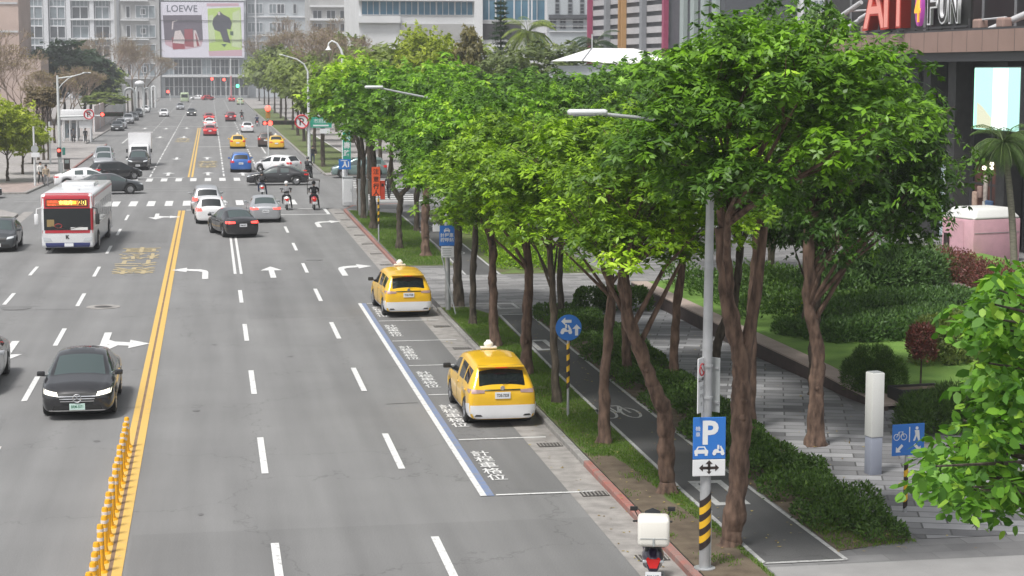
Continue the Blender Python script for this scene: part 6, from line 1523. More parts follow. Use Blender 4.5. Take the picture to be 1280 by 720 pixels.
def icon_scooter(o, cx, cz, s):
    mb = MB()
    for k in (-.36, .36): mb.disc((cx + k * s, -.015, cz - .12 * s), (0, 1, 0), .17 * s, .004, 14)
    mb.add([(cx + a * s, -.0165, cz + b * s) for a, b in ((-.5, .08), (-.3, .26), (.0, .24), (.05, .06), (.24, .10), (.12, .5), (.22, .55), (.5, .06), (.3, -.08), (-.3, -.08))], [tuple(range(10))])
    mb.add([(cx + a * s, -.0165, cz + b * s) for a, b in ((-.12, .26), (-.1, .62), (.06, .62), (.08, .26))], [(0, 1, 2, 3)])
    mb.build('scooter_icon', SWHITE, o)

# main lamp pole with parking sign
bx, by = 8.30, 30.15
lp = empty('street_lamp', (bx, by, .12), 0, 'near grey street lamp pole carrying the blue P sign and hazard bands', 'street lamp')
MB().tube([(0, 0, -.1), (0, 0, 3.4), (.02, 0, 6.6), (.0, 0, 7.45)], [.098, .088, .068, .06], 16).build('pole', GALV, lp, sm=60)
MB().tube([(0, 0, 7.38), (-.5, -.02, 7.66), (-1.3, -.04, 7.80), (-1.85, -.05, 7.86)], [.045, .04, .035, .03], 10).build('arm', GALV, lp, sm=60)
lamp_head(lp, (-2.12, -.05, 7.89), R(178)); stripes(lp, 0, 0, .42, 1.30, .103, 7, slope=.085)
MB().cyl((0, 0, 0), .19, .03, 12).build('base_plate', GALV, lp)
MB().tube([(.105, .03, 0), (.105, .03, .9), (.105, .03, 1.02)], [.018, .018, .03], 6).build('cable_pipe', PWHITE, lp)
for z in (2.1, 2.6, 3.0, 3.55): MB().cyl((0, 0, z), .105, .04, 14).build('clamp', GALV, lp, sm=50)
ps = empty('parking_sign', (bx + .02, by - .13, .12), R(-3), 'blue parking sign with white P, car and scooter symbols on the lamp pole', 'sign')
o = plate(ps, 'panel', (0, 0, 2.33), .57, .73, SBLUE); glyph(o, 'letter', 'P', SWHITE, .02, .10, .56, bold=.018); icon_car(o, -.14, -.24, .24); icon_scooter(o, .16, -.24, .20)
glyph(o, 'side_text', '機', SWHITE, -.2, .17, .09); glyph(o, 'side_text', '車', SWHITE, -.2, .07, .09)
o = plate(ps, 'direction_panel', (0, 0, 1.815), .57, .29, SWHITE)
for a, cx_, cz_ in ((0, -.09, 0), (math.pi, .09, 0), (-math.pi / 2, 0, .05)): arr(o, cx_, cz_, .17, a, HZK)
arr(o, 0, -.05, .12, math.pi / 2, HZK)
s1 = empty('notice_board', (bx - .13, by - .11, .12), R(52), 'tall narrow white notice with a red no stopping ring, left side of the lamp pole', 'sign')
o = plate(s1, 'panel', (0, 0, 3.25), .30, .95, SWHITE)
mb = MB(); mb.tube([(.10 * math.cos(a), -.016, .27 + .10 * math.sin(a)) for a in np.linspace(0, 6.2832, 25)], .012, 5); mb.tube([(-.07, -.016, .34), (.07, -.016, .20)], .010, 5); mb.build('ring', SREDS, o)
for k, t in enumerate(('禁止停車', '全日', '拖吊', '起')): glyph(o, 'text_line', t, HZK if k == 0 else BACKG, 0, .10 - .14 * k, .07 if k else .075, bold=.002)
s2 = empty('notice_board', (bx + .14, by + .10, .12), R(-55), 'grey back of a second narrow notice, right side of the lamp pole', 'sign')
o = plate(s2, 'panel', (0, 0, 3.22), .30, .95, BACKG)
for z in (-.3, .3): MB().box((0, -.02, z), (.28, .02, .04)).build('bracket', GALV, o)

# second lamp with bus style sign
bx, by = 8.30, 65.1
lp = empty('street_lamp', (bx, by, .12), 0, 'second grey street lamp, its arm reaching out of the crowns over the far taxi', 'street lamp')
MB().tube([(0, 0, -.1), (-.04, 0, 3.4), (-.08, 0, 6.6), (-.08, 0, 7.4)], [.095, .085, .068, .06], 14).build('pole', GALV, lp, sm=60)
MB().tube([(-.08, 0, 7.35), (-.7, 0, 7.62), (-1.9, 0, 7.86), (-2.35, 0, 7.96)], [.045, .04, .035, .03], 8).build('arm', GALV, lp, sm=60); lamp_head(lp, (-2.6, 0, 8.0), R(176))
ts = empty('taxi_stand_sign', (bx - .05, by - .13, .12), 0, 'blue and white stand sign on the second lamp pole beside the farthest taxi', 'sign')
o = plate(ts, 'panel', (0, 0, 2.72), .54, .72, SBLUE); icon_car(o, 0, .18, .22)
for k, t in enumerate(('計程車', '招呼站')): glyph(o, 'text_line', t, SWHITE, 0, .02 - .17 * k, .16, bold=.003)
o = plate(ts, 'notice_panel', (.02, 0, 2.14), .46, .40, SWHITE)
for k in range(4): MB().box((-.02, -.014, .12 - .08 * k), (.34 - .05 * (k % 2), .004, .025)).build('text_line', BACKG, o)
o = plate(ts, 'small_panel', (-.38, 0, 3.0), .26, .26, SWHITE)
gd = empty('guy_pole', (bx + .12, by - 1.2, .12), 0, 'thin leaning grey stake beside the stand sign', 'pole'); MB().tube([(0, 0, 0), (-.42, .6, 2.05)], .025, 6).build('stake', BACKG, gd)

# blue round sign
rs = empty('round_sign', (8.66, 44.4, .12), 0, 'round blue sign with scooter and two arrows on a hazard banded post', 'sign')
MB().tube([(0, 0, -.1), (0, 0, 2.5)], .032, 10).build('post', GALV, rs, sm=60); stripes(rs, 0, 0, .73, 1.86, .040, 8, slope=.03)
mb = MB(); mb.disc((0, -.045, 2.25), (0, 1, 0), .325, .02, 32); o = mb.build('disc', SBLUE, rs, sm=30)
arr(o, -.06, 2.41, .26, 0); arr(o, .20, 2.19, .28, -math.pi / 2); icon_scooter(o, -.06, 2.17, .28)
for c_ in o.children: c_.location.y -= .045

# blue cyclist and walker sign at bottom right
bs = empty('path_sign', (13.25, 33.5, .12), R(8), 'square blue sign with bicycle, walker and arrows beside the foreground tree', 'sign')
MB().tube([(0, 0, -.1), (0, 0, 1.7)], .035, 8).build('post', GALV, bs, sm=60); stripes(bs, 0, 0, .12, 1.0, .043, 7, slope=.04)
o = plate(bs, 'panel', (0, -.05, 1.46), .70, .62, SBLUE)
MB().box((.02, -.013, .10), (.02, .004, .30)).build('divider', SWHITE, o)
mb = MB()
for k in (-.26, -.10):
    mb.tube([(k + .06 * math.cos(a), -.014, .06 + .06 * math.sin(a)) for a in np.linspace(0, 6.2832, 15)], .007, 4)
mb.tube([(-.26, -.014, .06), (-.21, -.014, .16), (-.13, -.014, .16), (-.10, -.014, .06)], .007, 4); mb.tube([(-.21, -.014, .16), (-.18, -.014, .06), (-.12, -.014, .17)], .007, 4); mb.build('bicycle_icon', SWHITE, o)
mb = MB(); mb.disc((.18, -.013, .22), (0, 1, 0), .032, .004, 12); mb.add([(.18 + a, -.0135, .10 + b) for a, b in ((-.05, .08), (.05, .08), (.06, -.02), (.07, -.13), (.03, -.13), (.0, -.03), (-.04, -.13), (-.08, -.13), (-.03, 0))], [tuple(range(9))]); mb.build('walker_icon', SWHITE, o)
arr(o, -.20, -.17, .20, R(45)); arr(o, .20, -.17, .20, R(135))
# white topped light pillar
wp_ = empty('light_pillar', (13.85, 36.9, .12), R(12), 'square light pillar, white upper half on a lavender grey shaft', 'pillar')
MB().bevbox((0, 0, .41), (.27, .27, .82), .012).build('shaft', mat('lavender grey metal', (.27, .29, .35), .5), wp_, sm=40); MB().bevbox((0, 0, 1.515), (.29, .29, 1.38), .012).build('lamp_box', mat('milky glass', (.66, .66, .63), .4), wp_, sm=40)
MB().box((0, 0, 2.21), (.24, .24, .02)).build('cap', BACKG, wp_)

# corner: cabinets, signal pole, street name
for (u0, u1, v0, v1, Y, lb, m) in ((429, 441, 222, 258, 118.2, 'white grey cabinet nearest the kerb at the corner', SWHITE), (449, 460, 225, 274, 108.6, 'tall grey cabinet behind the kerb, nearer than the white one', BACKG)):
    a, b = sight(u0, v1, Y), sight(u1, v0, Y); w_ = b.x - a.x
    cb = empty('utility_cabinet', ((a.x + b.x) / 2, Y + .3, .12), 0, lb, 'cabinet'); MB().bevbox((0, 0, (b.z - .12) / 2), (w_, .55, b.z - .12), .015).build('case', m, cb, sm=40)
    MB().box((0, -.285, (b.z - .12) / 2), (w_ * .84, .015, (b.z - .3) * .92)).build('door', m, cb); MB().box((w_ * .3, -.30, (b.z) / 2), (.03, .03, .2)).build('handle', GALV, cb); MB().box((0, 0, b.z - .1), (w_ + .06, .62, .04)).build('cover', BACKG, cb)
a = sight(433, 200, 120); cp = empty('signal_post', (a.x, 120, .12), 0, 'pale post at the corner behind the white cabinet', 'pole'); MB().tube([(0, 0, -.1), (0, 0, 5.2)], .09, 10).build('post', PWHITE, cp, sm=60)
z0, z1 = sight(433, 200, 120).z, sight(433, 165, 120).z
ns = empty('street_name_sign', (a.x + .02, 119.85, 0), 0, 'tall narrow green street name sign at the corner', 'sign'); o = plate(ns, 'panel', (0, 0, (z0 + z1) / 2), .52, z1 - z0, SGREEN)
for k, t in enumerate('松壽路'): glyph(o, 'character', t, SWHITE, 0, .55 - .5 * k, .44, bold=.008)
c_ = sight(432, 206, 119); bs2 = empty('crossing_sign', (c_.x, 119.7, 0), 0, 'blue sign with white figure under the green street name', 'sign'); o = plate(bs2, 'panel', (0, 0, c_.z), .78, .66, SBLUE)
poly_sign(o, 'walker_icon', [(-.05, .18), (.05, .18), (.08, 0), (.18, -.2), (.1, -.2), (0, -.08), (-.12, -.2), (-.2, -.2), (-.06, .02)], SWHITE); MB().box((.24, -.014, 0), (.07, .004, .36)).build('bar', SWHITE, o); MB().box((-.05, -.014, .24), (.42, .004, .05)).build('bar', SWHITE, o)
# orange banner
bn = empty('orange_sign', (8.13, 92.2, .12), 0, 'upright orange red board with dark characters on a banded post', 'sign')
MB().tube([(.12, 0, -.1), (.12, 0, 3.9)], .04, 8).build('post', GALV, bn, sm=60); stripes(bn, .12, 0, .9, 2.2, .048, 8, slope=.03)
o = plate(bn, 'board', (-.0, -.06, 3.05), .42, 1.45, SORG); glyph(o, 'character', '注', HZK, .0, .5, .30, bold=.004); glyph(o, 'character', '意', HZK, 0, .12, .30, bold=.004); glyph(o, 'character', '行', HZK, 0, -.24, .30, bold=.01); glyph(o, 'character', '人', HZK, 0, -.56, .30, bold=.01)
o = plate(bn, 'side_board', (.33, -.02, 2.62), .24, .95, mat('deep orange red', (.55, .06, .03), .6)); MB().box((0, -.014, .25), (.12, .004, .15)).build('mark', HZK, o)

# ---- signals
def hsignal(root, c, n, yaw, lit, w=.36):
    o = MB().bevbox((0, 0, 0), (w * n, .24, .36), .03).build('signal_case', HZK, root, c, yaw, sm=40)
    for k in range(n):
        x = -w * n / 2 + w * (k + .5); MB().disc((x, -.13, 0), (0, 1, 0), .145, .03, 16).build('lamp', lit if k == 0 else LOFF, o, sm=30)
        MB().tube([(x + .15 * math.cos(t), -.2, .15 * math.sin(t)) for t in np.linspace(.0, math.pi, 8)], .02, 4).build('visor', HZK, o)
def ring_sign(root, c, r, mark):
    o = MB().disc((0, 0, 0), (0, 1, 0), r, .04, 28).build('disc', SWHITE, root, c, 0, sm=30)
    MB().tube([(r * .88 * math.cos(t), -.03, r * .88 * math.sin(t)) for t in np.linspace(0, 6.2832, 29)], r * .12, 6).build('ring', SREDS, o, sm=50)
    MB().tube([(-r * .6, -.03, r * .6), (r * .6, -.03, -r * .6)], r * .08, 5).build('slash', SREDS, o)
    glyph(o, 'symbol', mark, HZK, 0, 0, r * 1.35, y=-.025, bold=.015)
pl_ = empty('signal_mast', (-11.85, 150, .12), 0, 'white lamp and signal mast on the far left corner, red light on its long arm', 'traffic light')
MB().tube([(0, 0, -.1), (0, 0, 5), (-.02, 0, 8.2)], [.15, .12, .08], 12).build('pole', PWHITE, pl_, sm=60)
zz = lambda v: sight(76, v, 150).z - .12; xx = lambda u: sight(u, 150, 150).x + 11.85
MB().tube([(0, 0, zz(98)), (xx(92), 0, zz(95.5)), (xx(107), 0, zz(91.5))], [.06, .05, .035], 8).build('lamp_arm', PWHITE, pl_, sm=60)
MB().tube([(0, 0, zz(112)), (xx(79), 0, zz(105)), (xx(87), 0, zz(98)), (xx(93), 0, zz(95.5))], .04, 6).build('brace', PWHITE, pl_, sm=60); lamp_head(pl_, (xx(110), 0, zz(91)), 0)
MB().tube([(0, 0, zz(146)), (xx(155), 0, zz(144))], [.09, .05], 8).build('signal_arm', PWHITE, pl_, sm=60)
ring_sign(pl_, (xx(111.5), -.2, zz(143)), .42, 'P'); hsignal(pl_, (xx(140), -.12, zz(143)), 5, 0, RLIT)
MB().bevbox((-.05, -.1, zz(190)), (.3, .25, .75), .03).build('pedestrian_signal', HZK, pl_); MB().disc((-.05, -.25, zz(188)), (0, 1, 0), .12, .03, 12).build('pedestrian_lamp', RLIT, pl_); MB().bevbox((.32, -.05, zz(189)), (.22, .2, .6), .03).build('pedestrian_signal', mat('teal case', (.03, .2, .16), .5), pl_)
MB().bevbox((.1, -.1, zz(212)), (.28, .3, 1.1), .02).build('control_box', PWHITE, pl_)
MB().cyl((0, 0, 0), .34, .35, 14, r2=.28).build('foundation', SWHITE, pl_, sm=40)
ax_ = sight(386, 150, 156).x
pr_ = empty('signal_mast', (ax_, 156, .12), 0, 'signal mast on the far right with a red light and a no stopping ring', 'traffic light')
zz = lambda v: sight(386, v, 156).z - .12; xx = lambda u: sight(u, 150, 156).x - ax_
MB().tube([(0, 0, -.1), (0, 0, 5), (-.03, 0, zz(90))], [.15, .12, .08], 12).build('pole', PWHITE, pr_, sm=60)
MB().tube([(-.03, 0, zz(90)), (xx(381), 0, zz(80)), (xx(372), 0, zz(74)), (xx(355), 0, zz(69)), (xx(350), 0, zz(68))], [.07, .06, .05, .04, .04], 8).build('lamp_arm', PWHITE, pr_, sm=60)
MB().tube([(0, 0, zz(155)), (xx(330), 0, zz(153))], [.09, .05], 8).build('signal_arm', PWHITE, pr_, sm=60)
ring_sign(pr_, (xx(377), -.2, zz(152)), .62, 'P'); hsignal(pr_, (xx(352), -.12, zz(153)), 5, 0, LOFF, .5); hsignal(pr_, (xx(334), -.3, zz(153.5)), 2, 0, RLIT, .42)
MB().disc((xx(337.5), -.5, zz(153.5)), (0, 1, 0), .2, .03, 14).build('lamp', RLIT, pr_)
o = plate(pr_, 'direction_panel', (xx(401), -.05, zz(153)), 1.8, .9, SGREEN, t=.05); glyph(o, 'text_line', '市府路', SWHITE, 0, .12, .42, y=-.03); MB().box((0, -.03, -.26), (1.3, .01, .12)).build('text_line', SWHITE, o)
plate(pr_, 'small_panel', (xx(406), -.05, zz(164)), .85, .4, SWHITE, t=.04)
vs_ = empty('traffic_light', (sight(335, 150, 170).x, 170, .12), 0, 'upright signal with round red light left of the right hand mast', 'traffic light')
MB().tube([(0, 0, -.1), (0, 0, sight(335, 133, 170).z)], .06, 8).build('post', PWHITE, vs_); MB().bevbox((0, -.1, sight(335, 142, 170).z), (.42, .25, 1.1), .04).build('signal_case', mat('signal amber case', (.35, .20, .05), .5), vs_); MB().ball((0, -.2, sight(335, 137, 170).z), .26).build('lamp', RLIT, vs_, sm=60)
# hooked garden lamp
h_ = sight(428, 70, 125); hl = empty('hooked_lamp', (h_.x, 125, .12), 0, 'white hooked lamp with bell shade above the tree tops', 'street lamp'); zq = lambda v: sight(428, v, 125).z - .12; xq = lambda u: sight(u, 60, 125).x - h_.x
MB().tube([(0, 0, -.1), (0, 0, zq(68)), (xq(426), 0, zq(62)), (xq(421), 0, zq(54)), (xq(415), 0, zq(51)), (xq(411), 0, zq(54)), (xq(410.5), 0, zq(58))], [.11, .09, .075, .06, .055, .05, .05], 8).build('pole', SWHITE, hl, sm=60)
MB().tube([(xq(410.5), 0, zq(58)), (xq(410.5), 0, zq(60.5)), (xq(410.5), 0, zq(62.5))], [.05, .12, .22], 12).build('shade', SWHITE, hl, sm=60)
# far signals
for u, v, Y, m, lb, nm in ((265, 99, 548, RLIT, 'left one of two tiny red signals at the end of the avenue', 0), (280, 100, 548, RLIT, 'right one of two tiny red signals at the end of the avenue', 0), (297, 108, 470, GLIT, 'tiny green signal under the far trees on the right', 0), (210, 115, 545, RLIT, 'tiny red signal left of the far minibus', 0)):
    p = sight(u, v, Y); t_ = empty('traffic_light', (p.x, Y, .12), 0, lb, 'traffic light'); MB().tube([(.6, 0, -.1), (.6, 0, p.z)], .10, 6).build('post', PWHITE, t_); MB().bevbox((0, 0, p.z), (1.3, .3, .5), .05).build('signal_case', HZK, t_); MB().disc((0, -.2, p.z), (0, 1, 0), .42, .05, 12).build('lamp', m, t_)
p = sight(289, 110, 540); t_ = empty('banner_pole', (p.x, 540, .12), 0, 'slim pinkish pole at the far right kerb by the signals', 'pole'); MB().tube([(0, 0, -.1), (0, 0, 7)], .22, 8).build('pole', mat('pink pole', (.5, .2, .22), .5), t_); MB().tube([(0, 0, 7), (0, 0, 12)], .14, 8).build('upper_pole', PWHITE, t_)

# left pavement furniture
for u, v0, v1, lb in ((44, 232, 158, 'pale post with a round plate behind the two pedestrians'), (63, 205, 152, 'pale slim post left of the signal mast')):
    x, y = gp(u, v0); zt2 = sight(u, v1, y).z - .12; t_ = empty('pole', (x, y, .12), 0, lb, 'pole'); MB().tube([(0, 0, -.1), (0, 0, zt2)], [.09, .07], 8).build('post', PWHITE, t_, sm=60)
    if u == 44: MB().disc((.05, -.1, zt2 * .62), (0, 1, 0), .28, .03, 16).build('plate', BACKG, t_); MB().bevbox((.1, -.12, zt2 * .52), (.6, .04, .35), .01).build('panel', SWHITE, t_)
x, y = gp(84, 216); t_ = empty('information_panel', (x, y, .12), 0, 'dark upright information panel right of the signal mast', 'sign'); MB().bevbox((0, 0, .75), (.5, .1, .9), .02).build('panel', HZK, t_); MB().box((0, 0, .15), (.45, .08, .3)).build('foot', BACKG, t_); MB().box((0, -.06, .95), (.34, .01, .3)).build('face', mat('panel face', (.25, .3, .3), .4), t_)
x, y = gp(78, 176); x1, _ = gp(116, 176); sh = empty('bus_shelter', (x, y, .12), 0, 'white bus shelter on the left pavement behind the signal arm', 'bus shelter'); w_ = x1 - x; zt2 = sight(90, 137, y).z - .12; zb2 = sight(90, 150, y).z - .12
MB().bevbox((w_ / 2, 0, (zt2 + zb2) / 2), (w_, 3.2, (zt2 - zb2)), .08).build('roof', SWHITE, sh, sm=40)
for k in range(5): MB().tube([(.2 + (w_ - .4) * k / 4, -1.2, -.1), (.2 + (w_ - .4) * k / 4, -1.2, zb2)], .08, 8).build('post', SWHITE, sh); MB().tube([(.2 + (w_ - .4) * k / 4, 1.2, -.1), (.2 + (w_ - .4) * k / 4, 1.2, zb2)], .08, 8).build('post', SWHITE, sh)
MB().box((w_ * .3, 1.25, 1.2), (w_ * .5, .04, 1.8)).build('glass_panel', GGL, sh); MB().box((w_ * .5, .8, .45), (w_ * .6, .35, .06)).build('bench', BACKG, sh); MB().box((w_ - .8, -1.25, zb2 - .5), (1.5, .05, .9)).build('notice_board', SWHITE, sh)
# hoarding
for i, (u0, v0, u1, v1, ht) in enumerate(((117, 165, 131, 156, 3.6), (131, 156, 142, 148, 3.6), (142, 148, 156, 139, 3.6))):
    a, b = gp(u0, v0), gp(u1, v1); L_ = math.hypot(b[0] - a[0], b[1] - a[1]); hd = empty('hoarding', (a[0], a[1], .12), math.atan2(b[1] - a[1], b[0] - a[0]), ('near pinkish white panel of the building hoarding', 'middle white panel of the building hoarding', 'far white panel of the building hoarding')[i], 'hoarding')
    MB().box((L_ / 2, 0, ht / 2 + (.5 * i)), (L_ - .1, .12, ht + i)).build('panel', mat('hoarding ' + str(i), ((.52, .42, .40), (.62, .58, .56), (.60, .60, .58))[i], .7), hd)
    for k in range(3): MB().box((L_ * k / 2, -.1, ht / 2 + .5 * i), (.14, .14, ht + i + .3)).build('post', SWHITE, hd)
# metal hoops
for i, (u0, u1, v0, vt) in enumerate(((156, 168, 146, 110), (171, 179, 143, 107), (181, 187, 138, 110), (190, 194, 134, 108))):
    x0, y = gp(u0, v0); p = sight((u0 + u1) / 2, vt, y); x1 = sight(u1, vt, y).x; t_ = empty('metal_arch', ((x0 + x1) / 2, y, .12), 0, ('widest, nearest', 'second', 'third', 'farthest')[i] + ' of the tall pale metal arches on the left pavement', 'arch', 'metal arches on the left pavement')
    w_ = (x1 - x0) / 2; H_ = p.z - .12
    MB().tube([(-w_, 0, -.1), (-w_, 0, H_ - w_)] + [(-w_ * math.cos(a), 0, H_ - w_ + w_ * math.sin(a)) for a in np.linspace(0, math.pi, 9)] + [(w_, 0, H_ - w_), (w_, 0, -.1)], .22, 8).build('frame', PWHITE if i % 2 else BACKG, t_, sm=60)
    MB().tube([(-w_ * .35, 0, -.1), (-w_ * .35, 0, H_ * .8)], .14, 6).build('inner_post', HZK, t_)
    if i == 1: MB().ball((0, 0, H_ + .4), 1.0, sc=(1, 1, .6)).build('dome', SWHITE, t_, sm=60)

# delineator posts along the double yellow line
def delineator(y, lab):
    rt = empty('bollard', (-2.05, y, .018), 0, lab, 'bollard', 'yellow bollards along the double yellow line')
    MB().cyl((0, 0, 0), .13, .04, 14, r2=.10).build('foot', mat('bollard orange yellow', (.78, .38, .01), .5), rt, sm=40); MB().tube([(0, 0, .03), (0, 0, .10), (0, 0, .12), (0, 0, .66), (0, 0, .70)], [.08, .07, .062, .058, .045], 12).build('post', MATS['bollard orange yellow'], rt, sm=50)
    for z in (.42, .56): MB().cyl((0, 0, z), .0625, .06, 12).build('reflective_band', mat('reflective white', (.72, .64, .58), .4), rt, sm=50)
    return rt
ORD = ['farthest', 'second', 'third', 'fourth', 'fifth', 'sixth', 'seventh', 'eighth', 'ninth', 'tenth', 'eleventh', 'twelfth', 'thirteenth', 'fourteenth', 'fifteenth', 'sixteenth', 'seventeenth', 'eighteenth', 'nineteenth', 'twentieth', 'twenty-first', 'twenty-second', 'twenty-third', 'twenty-fourth', 'twenty-fifth', 'twenty-sixth', 'twenty-seventh']
d0_ = delineator(42.9, 'yellow bollard with white bands, farthest of the row, nearest the black sedan')
dk = [c for c in bpy.data.objects if c.parent == d0_]
for k in range(1, 27):
    r_ = d0_.copy(); COL.objects.link(r_); r_.location = (-2.05 + .01 * math.sin(k * 2.3), 42.9 - k * .64, .012); r_.rotation_euler = (.02 * math.sin(k * 1.7), .025 * math.cos(k * 2.9), 0); r_['label'] = f'yellow bollard with white bands, {ORD[k]} from the far end of the row'
    for c in dk: q = c.copy(); COL.objects.link(q); q.parent = r_

# ---------------- pink stall
a, b, c_ = gp(1175, 317), gp(1212, 333), gp(1272, 331)
st = empty('pink_stall', ((a[0] + c_[0]) / 2 - .1, (a[1] + c_[1]) / 2 - .5, .12), R(16), 'pink kiosk with a domed white roof before the mall', 'stall')
PK = mat('stall pink', (.62, .36, .42), .55, var=.05); wx_, wy_ = 2.65, 2.2
MB().bevbox((0, 0, .98), (wx_, wy_, 1.96), .04).build('body', PK, st, sm=40)
bm = bmesh.new(); bmesh.ops.create_cube(bm, size=1)
for v in bm.verts: v.co = Vector((v.co.x * (wx_ + .14) * (.72 if v.co.z > 0 else 1), v.co.y * (wy_ + .14) * (.72 if v.co.z > 0 else 1), v.co.z * .5 + 2.20))
bmesh.ops.bevel(bm, geom=[e for e in bm.edges], offset=.16, segments=4, profile=.5, affect='EDGES'); me = bpy.data.meshes.new('roof'); bm.to_mesh(me); bm.free(); smooth(me, 60); mesh_obj('roof', me, mat('stall white roof', (.66, .66, .64), .45), st)
MB().box((0, -wy_ / 2 - .012, 1.35), (wx_ - .12, .012, .02)).build('seam', BACKG, st); MB().box((-wx_ / 2 - .012, 0, 1.0), (.012, .9, 1.7)).build('door', PK, st); MB().bevbox((-wx_ / 2 - .05, .7, .9), (.12, .3, .7), .02).build('side_box', HZK, st)

# ---------------- scooters
SEAT = mat('scooter seat', (.02, .02, .022), .6)
def scooter(label, x, y, head, pm, cat='scooter', box=False, name='scooter', shield=False, group=None, z=.016, sc=1.0):
    rt = empty(name, (x, y, z), -R(head), label, cat, group)
    def lathe(yy):
        tm, rm = wheel_meshes(.24, .11)
        if not tm.materials: tm.materials.append(TYRE); rm.materials.append(RIM)
        w = mesh_obj('wheel', tm, None, rt, (0, yy, .24)); mesh_obj('rim', rm, None, w)
    lathe(-.62); lathe(.62)
    prof = [(-.95, .62, .10, .13), (-.75, .70, .17, .17), (-.35, .66, .19, .16), (-.12, .50, .17, .12), (.02, .36, .16, .07), (.30, .34, .15, .07), (.44, .50, .16, .10), (.52, .74, .17, .14), (.50, .92, .15, .12), (.46, 1.02, .12, .05)]
    mb = MB(); n = 10; vs = []
    for (yy, zc, hw, hh) in prof:
        for k in range(n): a = 2 * math.pi * k / n; vs.append((hw * math.cos(a), yy + (.1 * math.sin(a) if yy > .4 else 0), zc + hh * math.sin(a)))
    fs = [(i * n + k, i * n + (k + 1) % n, (i + 1) * n + (k + 1) % n, (i + 1) * n + k) for i in range(len(prof) - 1) for k in range(n)] + [tuple(reversed(range(n))), tuple((len(prof) - 1) * n + k for k in range(n))]
    mb.add(vs, fs); mb.build('body', pm, rt, sm=60)
    MB().bevbox((0, -.42, .80), (.27, .72, .10), .045).build('seat', SEAT, rt, sm=60)
    MB().tube([(0, .62, .24), (0, .56, .55), (0, .44, 1.0)], .035, 6).build('fork', BLACKP, rt)
    MB().tube([(-.33, .30, 1.05), (-.12, .42, 1.04), (.12, .42, 1.04), (.33, .30, 1.05)], .018, 6).build('handlebar', BLACKP, rt)
    for s in (-1, 1): q = MB(); q.tube([(s * .22, .38, 1.05), (s * .30, .36, 1.22)], .008, 4); q.bevbox((s * .32, .35, 1.26), (.13, .03, .08), .012); q.build('mirror', BLACKP, rt)
    q = MB(); q.bevbox((0, .66, .50), (.15, .36, .04), .018); q.build('front_mudguard', pm, rt, sm=50); MB().bevbox((0, -.80, .46), (.13, .30, .05), .02).build('rear_mudguard', BLACKP, rt)
    q = MB(); q.v = [(-.12, -.975, .72), (.12, -.975, .72), (.06, -.985, .58), (-.06, -.985, .58), (-.10, -.90, .74), (.10, -.90, .74), (.05, -.90, .56), (-.05, -.90, .56)]; q.f = [(0, 3, 2, 1), (4, 5, 6, 7), (0, 1, 5, 4), (1, 2, 6, 5), (2, 3, 7, 6), (3, 0, 4, 7)]; q.mi = [0] * 6
    q.build('tail_light', LENSR if not cat == 'x' else LENSB, rt)
    for s in (-1, 1): MB().bevbox((s * .14, -.955, .69), (.07, .05, .05), .015).build('turn_signal', LENSO if not box else LENSW, rt)
    p_ = MB().box((0, -1.0, .45), (.26, .012, .15)).build('number_plate', PLATE, rt, rz=0); text_obj('plate_text', '768-LKD', PLTX, p_, (0, -1.009, .45), (R(90), 0, 0), size=.07, sx=.8)
    MB().tube([(.16, -.2, .28), (.17, -.75, .34)], [.04, .05], 8).build('exhaust', BACKG, rt); MB().bevbox((0, .665, .80), (.16, .05, .10), .02).build('headlight', LENSW, rt)
    if box:
        q = MB(); q.bevbox((0, -.92, 1.21), (.52, .46, .48), .07, seg=3); q.build('delivery_box', mat('box white', (.74, .72, .66), .35), rt, sm=50)
        MB().box((0, -1.153, 1.12), (.44, .008, .012)).build('lid_seam', BACKG, rt); MB().bevbox((0, -1.158, 1.06), (.035, .02, .14), .006).build('latch', BACKG, rt)
        MB().box((0, -.85, .99), (.36, .5, .05)).build('rack', BLACKP, rt)
    if shield:
        q = MB(); q.add([(-.16, .52, .98), (.16, .52, .98), (.13, .42, 1.20), (0, .40, 1.26), (-.13, .42, 1.20), (-.16, .53, .98), (.16, .53, .98), (.13, .43, 1.20), (0, .41, 1.26), (-.13, .43, 1.20)], [(0, 1, 2, 3, 4), (9, 8, 7, 6, 5)]); q.build('windshield', mat('smoked shield', (.12, .13, .14), .15), rt)
    return rt
scooter('parked delivery scooter with a big white top box by the near red kerb', 7.24, 29.6, 13, paint('scooter purple black', (.03, .02, .05)), box=True, shield=True)

